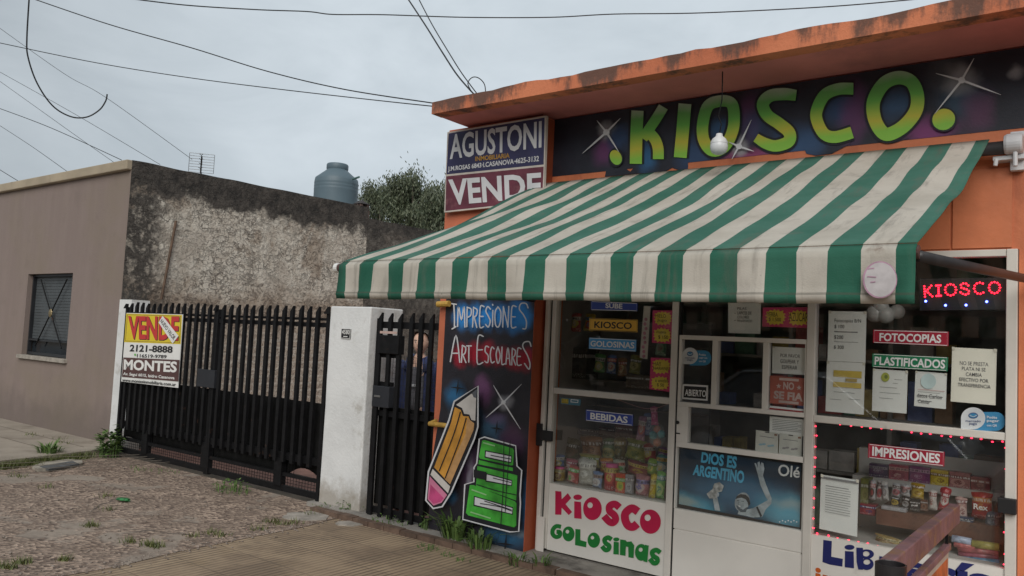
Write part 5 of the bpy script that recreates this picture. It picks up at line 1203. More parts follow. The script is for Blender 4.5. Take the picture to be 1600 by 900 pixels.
ps.art(cP([(575, 445), (568, 425), (578, 424), (590, 455), (588, 420), (600, 413), (606, 440), (612, 418), (625, 425), (632, 460), (622, 505), (592, 505)]), PY-.002, skin_g)
ps.art(cP([(300, 640), (330, 640), (350, 730), (315, 725)]), PY-.002, skin_g); ps.ell(*cP([(318, 625)])[0], 6, 5, PY-.0025, skin_g)
ps.art(cP([(262, 620), (300, 590), (310, 555), (345, 545), (372, 570), (360, 605), (332, 612), (325, 650), (280, 650)]), PY-.0028, 7)
for i in range(7): ps.ell(*cP([(730+18*i, 800-(i % 2)*8)])[0], 1, 1, PY-.001, 3)
tag(ps.build('football_poster', [postm, M('poster_edge', (.015, .016, .02), .3), M('poster_cyan', (.10, .50, .78), .4), st_w, M('poster_skin', (.36, .42, .46), .5, .35, 14), M('poster_shade', (.10, .13, .16), .5), M('poster_dark', (.02, .03, .04), .5), M('poster_cup', (.34, .36, .35), .5, .5, 30)]), 'dark blue football poster reading DIOS ES ARGENTINO in the door', 'poster')

# ================================================================== GOODS BEHIND THE GLASS
def goods(name, label, cat, rect, conv, y, cols, kind='bag', d=.06, text=None, tcol=None, tilt=0, group=None, scale=9.0):
    """one packet or box standing at depth y; rect = x0, y0, x1, y1 in the close-up it was measured in"""
    x0, y0, x1, y1 = rect
    pl_, pr_2 = conv([(x0, (y0+y1)/2)])[0], conv([(x1, (y0+y1)/2)])[0]; pt, pb = conv([((x0+x1)/2, y0)])[0], conv([((x0+x1)/2, y1)])[0]
    a, b = at(*pl_, y=y).x, at(*pr_2, y=y).x; z1, z0 = at(*pt, y=y).z, at(*pb, y=y).z
    m = MB(); w, h_ = b-a, z1-z0; cx = (a+b)/2
    if kind == 'bag':
        nu, nv = 8, 12; sd_ = random.random()*50
        for side in (-1, 1):
            V = []
            for j in range(nv+1):
                v = j/nv
                for i in range(nu+1):
                    u = i/nu; f = (math.sin(math.pi*u)**.55)*(min(1, v*7)*min(1, (1-v)*7))**.6
                    ww = 1 + .16*noise.noise(Vector((v*3.2, sd_, 1+side*0)))-.10*math.sin(math.pi*v)+.03*((j % 2)*2-1)*(1 if j in (0, 1, nv-1, nv) else 0)
                    V.append((cx+(u-.5)*w*ww, y+d*.5+side*(d*.5*f*(1+.35*noise.noise(Vector((u*4, v*5, sd_))))+.0008), z0+h_*v+.045*h_*noise.noise(Vector((u*2.5, v*1.5, sd_)))+(.05*h_*math.sin(u*3.14) if v > .9 else 0)))
            Fc = [(j*(nu+1)+i, j*(nu+1)+i+1, (j+1)*(nu+1)+i+1, (j+1)*(nu+1)+i) for j in range(nv) for i in range(nu)]
            m.add(V, Fc if side < 0 else [f[::-1] for f in Fc])
    elif kind == 'jar':
        r = w/2; m.lathe([(0, z0), (r*.95, z0), (r, z0+.01), (r, z0+h_*.78), (r*.8, z0+h_*.86)], (cx, y+r, 0), 0, 20); m.lathe([(r*.84, z0+h_*.86), (r*.84, z1), (0, z1)], (cx, y+r, 0), 1, 20)
    elif kind == 'bar':
        V = []; m.box(a, b, y, y+d*.4, z0, z1)
    else:
        m.box(a, b, y, y+d, z0, z1)
    mats = [packmat(*cols, scale=scale) if len(cols) == 3 else cols[0]]
    if kind == 'jar': mats.append(M('lid_pink', (.55, .08, .25), .4))
    if text:
        c = Vector((cx, y-.014 if kind == 'bag' else y-.001, (z0+z1)/2)); tw_, th_ = w*.33, h_*.11
        m.txt3(text, [c+Vector((-tw_, 0, th_)), c+Vector((tw_, 0, th_)), c+Vector((tw_, 0, -th_)), c+Vector((-tw_, 0, -th_))], len(mats), .02); mats.append(tcol or ink_white)
    o = m.build(name, mats, smooth=kind in ('bag', 'jar'), bevel=.003 if kind in ('box', 'bar') else 0)
    if kind == 'bag' and not text: tilt = random.uniform(-.13, .13)
    if tilt: o.rotation_euler = (random.uniform(-.08, .02) if kind == 'bag' else 0, tilt, 0)
    return tag(o, label, cat, group)
shelfw = M('shelf_white', (.42, .41, .39), .7, .06); shelfb = M('shelf_brown', (.13, .055, .035), .55, .2, 6, dirt=(.07, .03, .02), ds=9)
# left display: two steps of a shelf unit
t = thing('display_shelf', 'dark stepped display shelf behind the snack window', 'shelf', ((XL1+XP0)/2, .3, 0))
zfl = zLp+.005
m = MB(); m.box(XL1+.014, XP0-.002, .032, .50, zfl-.02, zfl-.001); m.build('lower_shelf', shelfw, t)
zm_ = at(*cB([(600, 612)])[0], y=.36).z
m = MB(); m.box(XL1+.014, XP0-.002, .30, .62, zm_-.018, zm_); m.build('upper_shelf', M('shelf_dark', (.14, .12, .11), .6), t)
m = MB(); m.box(XL1-.0, XP0, .66, .69, 0, zLr1+.55); m.build('back_board', M('board_dim', (.16, .15, .15), .8, .3, 3), t)
m = MB()
for zq in (zLr0-.10, zLr1+.06, zLr1+.36): m.box(XL1+.014, XP0-.002, .50, .655, zq-.012, zq)
m.build('rear_shelves', M('shelf_dark', (.14, .12, .11), .6), t)
gA = 'packets on the snack display'
front = [('jar with a yellow label at the left end of the lower snack shelf', 'jar', (160, 650, 236, 756), ((.30, .20, .03), (.12, .05, .02), (.42, .38, .20)), 'jar', .07),
         ('small red bag with green top on the lower snack shelf', 'snack bag', (256, 645, 346, 778), ((.45, .10, .10), (.50, .28, .25), (.10, .40, .10)), 'bag', .09),
         ('clear bag of white sticks on the lower snack shelf', 'snack bag', (345, 600, 480, 792), ((.52, .52, .48), (.34, .34, .30), (.60, .60, .56)), 'bag', .10),
         ('little blue and white packet beside the bag of white sticks', 'packet', (466, 690, 540, 812), ((.16, .24, .42), (.50, .52, .55), (.30, .22, .2)), 'bag', .05),
         ('red jar of sweets with pink lid in the middle of the lower shelf', 'jar', (547, 625, 652, 832), ((.32, .015, .03), (.42, .05, .05), (.50, .38, .10)), 'jar', .10),
         ('red, green and yellow carton right of the pink-lidded jar', 'carton', (657, 700, 731, 852), ((.50, .07, .03), (.45, .40, .06), (.10, .30, .06)), 'box', .06),
         ('grey blister packet beside the red and green carton', 'packet', (732, 708, 790, 856), ((.26, .26, .28), (.40, .40, .42), (.16, .15, .17)), 'box', .03),
         ('pinkish bag of assorted lollies on the lower snack shelf', 'snack bag', (790, 715, 902, 882), ((.40, .18, .20), (.50, .40, .38), (.20, .18, .38)), 'bag', .09),
         ('narrow yellow tube packet near the right end of the lower shelf', 'packet', (905, 708, 958, 892), ((.52, .40, .03), (.40, .26, .02), (.58, .52, .25)), 'bag', .05),
         ('green sweets packet at the right end of the lower snack shelf', 'packet', (956, 690, 1028, 896), ((.14, .40, .10), (.40, .52, .22), (.06, .22, .20)), 'bag', .06)]
for lab, cat, rc, cols, kd, dp in front: goods({'jar': 'sweet_jar', 'snack bag': 'snack_bag', 'packet': 'sweet_packet', 'carton': 'sweet_carton'}[cat], lab, cat, rc, cB, .05+.02*random.random(), cols, kd, dp, group=gA, scale=16)
goods('snack_bag', 'dark red bag with a large yellow label behind the lolly bag', 'snack bag', (722, 610, 898, 722), cB, .17, ((.16, .03, .04), (.22, .05, .05), (.44, .32, .05)), 'bag', .08, group=gA, scale=6)
goods('snack_bag', 'yellow-red bag peeking over the bag of white sticks', 'snack bag', (352, 555, 515, 650), cB, .20, ((.28, .26, .05), (.36, .10, .04), (.12, .20, .05)), 'bag', .08, group=gA, scale=12)
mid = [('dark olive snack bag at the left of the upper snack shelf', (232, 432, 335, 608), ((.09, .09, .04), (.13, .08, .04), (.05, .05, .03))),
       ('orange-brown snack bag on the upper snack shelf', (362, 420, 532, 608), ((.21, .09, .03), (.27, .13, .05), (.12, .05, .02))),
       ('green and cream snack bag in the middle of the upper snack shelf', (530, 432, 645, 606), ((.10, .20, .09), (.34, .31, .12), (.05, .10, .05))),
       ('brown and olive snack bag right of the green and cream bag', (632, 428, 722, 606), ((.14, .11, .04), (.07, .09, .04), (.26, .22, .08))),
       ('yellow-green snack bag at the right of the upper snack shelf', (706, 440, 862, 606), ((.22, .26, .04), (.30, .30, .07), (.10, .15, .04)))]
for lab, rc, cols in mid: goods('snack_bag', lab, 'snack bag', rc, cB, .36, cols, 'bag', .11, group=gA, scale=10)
more = [('pink and white bag wedged behind the red and green bag', (236, 590, 330, 690), ((.50, .16, .22), (.55, .48, .46), (.30, .06, .12)), .18), ('blue crisp bag standing behind the yellow-label jar', (158, 560, 240, 668), ((.08, .16, .36), (.50, .45, .12), (.55, .55, .52)), .20),
        ('orange sweets bag behind the pink-lidded jar', (520, 585, 620, 700), ((.55, .22, .04), (.60, .50, .12), (.35, .05, .04)), .22), ('white and green bag between jar and dark red bag', (618, 600, 716, 712), ((.48, .50, .42), (.10, .36, .12), (.55, .12, .08)), .20),
        ('lime green bag behind the yellow tube packet', (880, 590, 960, 716), ((.26, .42, .08), (.55, .50, .12), (.10, .20, .05)), .19), ('teal bag at the far right behind the green packet', (950, 560, 1036, 700), ((.05, .22, .24), (.40, .46, .42), (.45, .30, .06)), .22),
        ('red crisp bag at the right end of the upper snack shelf', (868, 470, 960, 612), ((.36, .05, .05), (.50, .40, .10), (.50, .46, .42)), .37), ('purple crisp bag in the right corner of the upper snack shelf', (958, 500, 1040, 614), ((.18, .07, .24), (.45, .40, .44), (.40, .30, .06)), .40)]
for lab, rc, cols, yy_ in more: goods('snack_bag', lab, 'snack bag', rc, cB, yy_, cols, 'bag', .09, group=gA)
for lab, rc, cols in (('red hanging crisp bag deep behind the upper left pane', (250, 150, 330, 290), ((.42, .06, .05), (.55, .45, .10), (.55, .5, .45))), ('yellow hanging crisp bag deep behind the upper left pane', (345, 150, 420, 285), ((.50, .38, .06), (.40, .08, .05), (.1, .2, .4))),
                      ('green packet hanging low behind the upper left pane', (430, 470, 510, 610), ((.10, .30, .10), (.45, .42, .16), (.5, .5, .46))), ('blue packet hanging low behind the upper left pane', (525, 480, 600, 620), ((.08, .15, .38), (.45, .42, .4), (.45, .1, .08))),
                      ('brown packet hanging beside the cardboard box', (618, 500, 690, 640), ((.26, .14, .06), (.45, .36, .2), (.3, .06, .04))), ('olive packet hanging above the cardboard box', (700, 480, 790, 620), ((.22, .23, .07), (.40, .36, .16), (.12, .12, .05)))):
    goods('hanging_pack', lab, 'packet', rc, cA, .40, cols, 'bag', .05)
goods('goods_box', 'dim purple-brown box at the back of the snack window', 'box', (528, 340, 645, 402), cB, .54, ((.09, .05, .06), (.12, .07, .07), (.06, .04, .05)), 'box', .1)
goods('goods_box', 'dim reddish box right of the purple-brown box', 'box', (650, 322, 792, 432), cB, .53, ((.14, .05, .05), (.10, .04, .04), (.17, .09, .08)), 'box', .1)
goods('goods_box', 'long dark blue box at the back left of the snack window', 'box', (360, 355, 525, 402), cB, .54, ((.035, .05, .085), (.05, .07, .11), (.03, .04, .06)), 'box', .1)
goods('hanging_pack', 'purple and red hanging pack in the snack window', 'packet', (812, 258, 880, 442), cB, .10, ((.22, .10, .18), (.40, .12, .10), (.40, .36, .36)), 'bag', .03, scale=18)
goods('hanging_pack', 'blue hanging pack beside the net of balls', 'packet', (872, 236, 942, 402), cB, .12, ((.10, .14, .28), (.26, .28, .36), (.06, .07, .16)), 'bag', .03, scale=18)
goods('hanging_pack', 'bright pink toy hung from the cord in the snack window', 'toy', (933, 185, 990, 322), cB, .08, ((.45, .10, .24), (.34, .05, .16), (.52, .22, .33)), 'bag', .03, scale=14)
t = thing('ball_bag', 'clear bag holding teal and orange balls hung in the snack window', 'toy bag', tuple(at(*cB([(985, 490)])[0], y=.12)))
for (bx, by, br, col) in ((952, 400, 36, (.03, .26, .28)), (1018, 392, 34, (.04, .30, .34)), (985, 458, 36, (.50, .14, .06)), (985, 352, 32, (.05, .20, .30))):
    m = MB(); p = at(*cB([(bx, by)])[0], y=.12); m.ball(p, br/5/F*5.2*1.0, 0, 16); m.build('ball', M('ball_%d' % bx, col, .25), t, smooth=True)
m = MB(); p = at(*cB([(985, 400)])[0], y=.12); m.ball(p, .085, 0, 16, (.82, .6, 1.05), .15, 3); m.build('bag', clearmat('clear_bag', (.55, .62, .64), .22), t, smooth=True)
m = MB(); m.tube([at(*p, y=.05) for p in cB(catmull([(636, 108), (740, 145), (860, 186), (935, 192), (1000, 182), (1080, 150)], 4))], .0022, 0, 5)
tag(m.build('display_cord', M('cord_pink', (.45, .26, .26), .7)), 'thin pinkish cord strung across the top of the snack window', 'cord')
# shelves and things dimly seen behind the upper left pane
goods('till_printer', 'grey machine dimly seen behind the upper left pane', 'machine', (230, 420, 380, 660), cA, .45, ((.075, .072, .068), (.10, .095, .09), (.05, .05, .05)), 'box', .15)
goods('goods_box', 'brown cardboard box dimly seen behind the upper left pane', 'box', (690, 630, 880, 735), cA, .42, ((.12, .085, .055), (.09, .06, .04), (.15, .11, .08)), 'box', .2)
goods('snack_bag', 'dark green packet pinned over the pink card', 'packet', (912, 322, 1002, 476), cA, .0135, ((.04, .12, .07), (.10, .16, .09), (.14, .05, .05)), 'bag', .02, scale=18)
# right display: white back, shelf strips, chocolate
t = thing('chocolate_shelf', 'white backed shelf unit with brown shelves behind the lower right pane', 'shelf', ((XQ1+XR0)/2, .3, 0))
ybk = .52
xl_ = at(*cD([(282, 450)])[0], y=ybk).x
m = MB(); m.box(xl_, XR1, ybk, ybk+.02, 0, at(*cD([(600, 280)])[0], y=ybk).z+.05); m.build('back_board', shelfw, t)
zA_ = at(*cD([(660, 400)])[0], y=.38).z; zB_ = at(*cD([(660, 572)])[0], y=.20).z
m = MB(); m.box(xl_, XR1, .36, ybk-.001, zA_-.05, zA_-.002); m.build('upper_shelf', shelfw, t)
m = MB(); m.box(at(*cD([(378, 560)])[0], y=.17).x, XR1, .17, ybk-.002, zB_-.095, zB_); m.build('lower_shelf', shelfb, t)
m = MB(); m.box(XQ1+.002, XR0-.002, .032, .50, zS0-.02, zS0-.001); m.build('bottom_shelf', shelfw, t)
gB = 'packets on the chocolate shelves'
top_ = [('dark purple packet at the left of the top chocolate shelf', (338, 296, 440, 366), ((.07, .04, .09), (.12, .06, .12), (.30, .26, .30))),
        ('pink-red packet second on the top chocolate shelf', (444, 300, 552, 388), ((.30, .05, .08), (.22, .03, .06), (.45, .25, .24))),
        ('violet packet third on the top chocolate shelf', (556, 310, 668, 398), ((.18, .05, .14), (.24, .07, .16), (.40, .25, .34))),
        ('yellow packet fourth on the top chocolate shelf', (670, 328, 768, 412), ((.46, .33, .03), (.50, .40, .05), (.18, .10, .02))),
        ('dusty pink packet under the right end of the red sign', (772, 340, 886, 428), ((.30, .12, .12), (.40, .22, .20), (.16, .05, .05))),
        ('dark red packet at the right of the top chocolate shelf', (888, 366, 992, 446), ((.20, .03, .04), (.13, .02, .03), (.30, .12, .1)))]
for lab, rc, cols in top_: goods('biscuit_packet', lab, 'packet', rc, cD, .38, cols, 'box', .07, group=gB, scale=26)
silver, choco = (.42, .42, .44), (.06, .025, .02)
mids = [('silver and dark wrapped bar at the left of the chocolate row', (334, 388, 370, 490), (silver, choco, (.30, .05, .05)), 'bag'), ('white and red wrapped bar second in the chocolate row', (370, 388, 406, 492), ((.50, .48, .47), (.35, .06, .07), choco), 'bag'), ('white and grey wrapped bar third in the chocolate row', (406, 392, 444, 492), ((.52, .51, .50), (.22, .2, .2), silver), 'bag'),
        ('silver and pink packet leaning behind the black and gold bags', (452, 404, 505, 474), (silver, (.35, .12, .14), choco), 'bag'), ('silver packet with dark stripes next to the yellow packet', (504, 408, 556, 472), (silver, (.15, .13, .13), (.4, .2, .2)), 'bag'), ('mustard yellow packet in the chocolate row', (557, 404, 634, 486), ((.36, .24, .02), (.42, .30, .05), (.22, .12, .02)), 'bag'),
        ('black and gold bag at the front of the chocolate row', (446, 466, 504, 530), ((.03, .02, .02), (.42, .30, .05), (.02, .02, .02)), 'bag'), ('black and white bag at the front of the chocolate row', (505, 472, 556, 536), ((.03, .02, .02), (.25, .24, .24), (.05, .03, .03)), 'bag'),
        ('dark packet with white letters at the front of the chocolate row', (560, 490, 612, 548), ((.03, .025, .025), (.04, .03, .03), (.03, .02, .02)), 'box'), ('brown packet right of the dark lettered packet', (616, 488, 656, 548), ((.12, .05, .03), (.2, .1, .06), choco), 'box'),
        ('white wrapped wafer standing left of the red wafer', (656, 440, 704, 546), ((.50, .48, .46), (.40, .36, .34), (.22, .06, .05)), 'bag'), ('red and white wrapped wafer standing in the chocolate row', (705, 428, 764, 552), ((.36, .03, .04), (.46, .40, .38), (.25, .02, .03)), 'bag'),
        ('pale pink packet right of the handrail end', (808, 482, 874, 590), ((.46, .30, .28), (.52, .40, .37), (.2, .08, .08)), 'bag')]
for lab, rc, cols, kd in mids: goods('chocolate_bar', lab, 'sweet', rc, cD, .20+.03*random.random(), cols, kd, .045, group=gB, scale=24, text='puff' if 'white letters' in lab else None)
goods('biscuit_packet', 'big red packet with white lettering right of the handrail', 'packet', (886, 456, 1004, 596), cD, .20, ((.34, .015, .015), (.30, .02, .02), (.45, .16, .03)), 'bag', .07, 'Rex', ink_white, group=gB, scale=7)
goods('display_wedge', 'olive green side panel of the chocolate display', 'display panel', (292, 372, 336, 512), cD, .25, ((.16, .17, .05), (.20, .20, .07), (.10, .11, .03)), 'box', .2)
goods('biscuit_packet', 'red and blue packet under the olive panel', 'packet', (288, 512, 374, 570), cD, .22, ((.24, .02, .04), (.30, .05, .06), (.06, .05, .16)), 'box', .08, group=gB, scale=22)
goods('tray', 'thin silver tray on the edge of the brown shelf', 'tray', (404, 528, 540, 548), cD, .16, ((.35, .35, .38), (.28, .28, .30), (.42, .42, .45)), 'box', .05)
goods('sweet_packet', 'dark blue and white bar right of the handrail on the brown shelf', 'sweet', (806, 582, 902, 618), cD, .18, ((.03, .05, .11), (.30, .33, .36), (.02, .02, .04)), 'box', .05, group=gB, scale=20)
goods('sweet_packet', 'grey-blue crumpled bag at the right end of the brown shelf', 'sweet', (958, 560, 1046, 640), cD, .19, ((.10, .12, .17), (.20, .22, .26), (.05, .06, .09)), 'bag', .06, group=gB, scale=20)
goods('cracker_packet', 'yellow-brown cracker packet lying on the bottom shelf', 'packet', (356, 690, 502, 746), cD, .12, ((.30, .22, .09), (.20, .12, .06), (.40, .34, .18)), 'bag', .07, group=gB, scale=18)
rolls = [('blue and white roll of wrapping lying on the bottom shelf', (788, 690, 892, 722), (.36, .42, .55)), ('yellow roll of wrapping lying on the bottom shelf', (896, 718, 1044, 752), (.36, .32, .08)), ('pinkish red roll of wrapping second from the top', (800, 722, 912, 750), (.42, .12, .12)),
         ('dull red roll of wrapping in the middle of the pile', (820, 752, 1040, 778), (.34, .09, .10)), ('dark rose roll of wrapping low in the pile', (824, 778, 1040, 802), (.28, .08, .11)), ('blue roll of wrapping at the foot of the pile', (820, 800, 1046, 838), (.09, .20, .32))]
for lab, (x0, y0, x1, y1), col in rolls:
    a, b = at(*cD([(x0, (y0+y1)/2-10)])[0], y=.14), at(*cD([(x1, (y0+y1)/2+10)])[0], y=.14); zc_ = (a.z+b.z)/2; rr_ = (y1-y0)/3.462/F*5.2*.55
    m = MB(); m.tube([(a.x, .14, a.z), (b.x, .14, b.z)], rr_, 0, 10)
    tag(m.build('paper_roll', [M('roll_%d' % y0, col, .35, .35, 30)], smooth=True), lab, 'paper roll', 'rolls of wrapping on the bottom shelf')
t = thing('balloon_cluster', 'cluster of white balloons inside the right window', 'balloons', tuple(at(1390, 505, y=.25)))
for (bx, by, br) in ((1367, 490, 13), (1384, 492, 13), (1402, 487, 11), (1376, 480, 12)):
    m = MB(); m.ball(at(bx, by, y=.25+.03*random.random()), br/F*5.3, 0, 16, (1, .9, 1)); m.build('balloon', M('balloon_white', (.50, .50, .49), .35), t, smooth=True)
# tall dim shelving deep in the shop
t = thing('back_shelves', 'dim shelving with goods deep inside the shop', 'shelf', ((XL0+XR0)/2, 1.2, 0))
m = MB()
for i in range(6): m.box(XL0+.1, XR0-.1, 1.1, 1.45, .3+.42*i, .32+.42*i)
for i in range(5): x = XL0+.1+(XR0-XL0-.2)*i/4; m.box(x-.015, x+.015, 1.1, 1.46, 0, 2.45)
m.build('rack', M('rack_grey', (.30, .28, .26), .6), t)
rnd = random.Random(4); k = 0
dimm = [M('goods_dim_%d' % i, c_, .6, .3, 9) for i, c_ in enumerate(((.40, .09, .08), (.42, .32, .09), (.12, .25, .17), (.12, .16, .36), (.45, .42, .40), (.30, .18, .10)))]
m = [MB() for _ in dimm]
for i in range(6):
    x = XL0+.15
    while x < XR0-.25:
        w = rnd.uniform(.06, .2)
        if rnd.random() < .8: m[rnd.randrange(6)].box(x, x+w*.9, 1.14, 1.3, .322+.42*i, .322+.42*i+rnd.uniform(.08, .3))
        x += w
for i, mm in enumerate(m): o = mm.build('goods', dimm[i], t); o['kind'] = 'stuff'
# lit signs
led_r, led_b = emit('led_red', (1.0, .01, .03), 5.0), emit('led_blue', (.08, .12, 1.0), 10.0)
def w9(p): return (1420+p[0]/8.889, 400+p[1]/8.889)
LY = .035
t = thing('led_sign', 'black LED sign glowing KIOSCO in red dots in the right window', 'led sign', tuple(at(1502, 486, y=LY)))
m = MB(); C = [at(*w9(p), y=LY+.004) for p in ((150, 318), (1370, 300), (1370, 740), (150, 760))]; m.slab(C, .02, 0); m.build('board', M('led_board', (.012, .012, .016), .5), t)
def dots(P, closed=False, n=10):
    Q = catmull(P, 12, closed); L = [0]
    for a, b in zip(Q, Q[1:]): L.append(L[-1]+math.hypot(a[0]-b[0], a[1]-b[1]))
    T = L[-1]; out = []; step = n
    d_ = 0; i = 0
    k = max(1, round(T/step))
    for j in range(k+(0 if closed else 1)):
        s_ = T*j/k
        while i < len(L)-2 and L[i+1] < s_: i += 1
        f = (s_-L[i])/max(1e-6, L[i+1]-L[i]); out.append((Q[i][0]+(Q[i+1][0]-Q[i][0])*f, Q[i][1]+(Q[i+1][1]-Q[i][1])*f))
    return out
el2 = lambda cx, cy, rx, ry, a0=0, a1=6.2832, n=14: [(cx+rx*math.cos(a0+(a1-a0)*k/n), cy+ry*math.sin(a0+(a1-a0)*k/n)) for k in range(n+1)]
D = dots([(215, 420), (225, 565)], n=36)+dots([(312, 412), (240, 490)], n=36)+dots([(268, 510), (325, 560)], n=36)
D += dots([(380, 412), (440, 408)], n=22)+dots([(412, 440), (415, 525)], n=32)+dots([(385, 555), (445, 552)], n=22)
D += dots(el2(580, 470, 76, 78), n=40)+dots([(825, 410), (780, 378), (725, 400), (735, 445), (805, 462), (838, 495), (815, 530), (770, 535), (718, 505)], n=40)
D += dots(el2(985, 448, 78, 78, -1.0, -5.4), n=42)+dots(el2(1190, 440, 76, 78), n=42)
m = MB()
for p in D: q = at(*w9(p), y=LY); m.ball(q, .0055, 0, 6)
o = m.build('red_letters', led_r, t, smooth=True)
for p in ((235, 628), (510, 685), (795, 682), (1082, 634)): m = MB(); m.ball(at(*w9(p), y=LY), .007, 0, 8); m.build('blue_light', led_b, t, smooth=True)
t = thing('light_string', 'string of red LED lights framing the chocolate window', 'string lights', (XQ1, .02, zS0))
led_p = emit('led_string_red', (1.0, .025, .07), 3.0)
Lc = [cD([p])[0] for p in ((52, 62), (1082, 178), (1072, 872), (34, 668))]
m = MB(); m.tube([at(*p, y=.018) for p in Lc+[Lc[0]]], .0025, 0, 5); m.build('wire', M('wire_red', (.22, .04, .05), .5), t)
proto_l = None
for (a, b, n_) in ((Lc[0], Lc[1], 19), (Lc[1], Lc[2], 12), (Lc[2], Lc[3], 19), (Lc[3], Lc[0], 11)):
    for i in range(n_):
        f = (i+.5)/n_; q = at(a[0]+(b[0]-a[0])*f, a[1]+(b[1]-a[1])*f, y=.014)
        if proto_l is None:
            m = MB(); m.ball((0, 0, 0), .0050, 0, 8, (1.3, 1, .9)); proto_l = m.build('light', led_p, t, smooth=True); o = proto_l
        else: o = proto_l.copy(); COL.objects.link(o)
        o.parent = t; o.matrix_parent_inverse = Matrix.Translation(-Vector(t['_o'])); o.location = q+Vector((random.uniform(-.006, .006), 0, random.uniform(-.006, .006)))

# ================================================================== CABLES
cabm = M('cable_black', (.025, .027, .03), .6)
def cable(label, P, d0, d1, r, smooth=True, cat='cable', endpt=None):
    Q = catmull(P, 8) if len(P) > 2 and smooth else P
    pts = [far(p[0], p[1], d0+(d1-d0)*i/(len(Q)-1)) for i, p in enumerate(Q)]
    out = lambda p: p[0] < 0 or p[0] > 1600 or p[1] < 0
    if out(P[0]): pts.insert(0, pts[0]+(pts[0]-pts[1]).normalized()*5)
    if out(P[-1]): pts.append(pts[-1]+(pts[-1]-pts[-2]).normalized()*5)
    if endpt is not None: pts.append(endpt)
    m = MB(); m.tube(pts, r*.78, 0, 6); return tag(m.build('overhead_cable', cabm, smooth=True), label, cat, 'overhead cables')
cdist = (at(675, 160, y=FY)-CAM).length
cable('long sagging black cable crossing the whole sky near the top', [(190, -4), (290, 8), (400, 15), (480, 18), (520, 22.5), (600, 23), (725, 27), (860, 27), (960, 22), (1100, 20), (1300, 10), (1460, -4)], 9, 9, .0085)
cable('upper of the two cables ending at the shop roof corner', [(40, -6), (170, 38), (300, 75), (420, 112), (540, 140), (676, 161)], 10, cdist, .0065)
cable('lower of the two cables ending at the shop roof corner', [(-10, 65), (150, 98), (300, 122), (450, 141), (600, 158), (676, 166)], 12, cdist, .006)
cable('thin cable running down to the television antenna', [(-10, 37), (100, 115), (165, 152), (300, 249)], 20, 15.6, .006)
cable('thin faint cable dropping behind the stained wall', [(-10, 107), (120, 180), (250, 257)], 24, 18, .007)
cable('faintest cable between two others at the left edge', [(-10, 120), (60, 170), (130, 220), (190, 262)], 26, 20, .007)
cable('darker cable dropping to the left house cornice', [(-10, 166), (80, 200), (190, 250)], 18, 14, .008)
cable('low thin cable near the left edge above the cornice', [(-10, 190), (50, 229), (105, 268)], 24, 18, .007)
cable('shortest cable at the far left edge above the cornice', [(-12, 258), (40, 290)], 20, 17, .008)
rd = (at(744, 149, y=FY+.02)-CAM).length
cable('thick supply cable dropping steeply to the shop roof', [(632, -10), (665, 40), (690, 80), (715, 118), (743, 150)], 8.0, rd, .0085)
cable('thinner supply cable dropping beside the thick one', [(651, -8), (675, 38), (700, 80), (722, 115), (748, 150)], 8.0, rd, .0065)
cable('small loop of spare cable standing on the shop roof edge', [(736, 142), (731, 130), (738, 121), (748, 122), (757, 132), (759, 149)], rd, rd, .005)
cable('loose black cable end curling like a hook in the left sky', [(46, -10), (42, 60), (44, 90), (58, 130), (82, 165), (110, 182), (135, 183), (155, 172), (165, 158), (167.5, 147)], 7, 7, .0075)

# ================================================================== PERSON BEHIND THE NARROW GATE
def skin(verts, edges, radii, levels=2, root=0):
    me = bpy.data.meshes.new('s'); me.from_pydata(verts, edges, []); ob = bpy.data.objects.new('s', me); COL.objects.link(ob)
    md = ob.modifiers.new('k', 'SKIN'); md.use_smooth_shade = True
    lay = me.skin_vertices[0].data
    for i, r_ in enumerate(radii): lay[i].radius = (r_, r_) if not isinstance(r_, tuple) else r_
    lay[root].use_root = True
    sb = ob.modifiers.new('b', 'SUBSURF'); sb.levels = levels; sb.render_levels = levels
    dg = bpy.context.evaluated_depsgraph_get(); ev = ob.evaluated_get(dg); e = ev.to_mesh()
    V = [v.co.copy() for v in e.vertices]; Fc = [list(p.vertices) for p in e.polygons]; ev.to_mesh_clear()
    bpy.data.objects.remove(ob); bpy.data.meshes.remove(me); return V, Fc
py0 = .42
hd = at(658, 538, y=py0); pX = hd.x; top_z = hd.z+.115
H = top_z-G; S = H/1.72
face_dir = (CAM-hd); face_dir.z = 0; face_dir.normalize(); fang = math.atan2(face_dir.x, -face_dir.y)
rotm = Matrix.Rotation(fang*.7, 3, 'Z')
def PW(x, y, z): return Vector((pX, py0, G)) + rotm @ Vector((x*S, y*S, z*S))
man = thing('person', 'person in an open navy jacket over a grey jumper looking out through the gate', 'person', (pX, py0, G))
skinm = M('skin', (.72, .47, .36), .55, .1, 20); hairm = M('hair_grey', (.20, .185, .17), .8, .25, 40, .4, 90); jackm = M('navy_jacket', (.040, .056, .15), .7, .25, 9, .2, 40); jump = M('grey_jumper', (.16, .16, .18), .85, .1, 20, .3, 120); trous = M('dark_trousers', (.03, .03, .035), .8)
bm_ = MB()
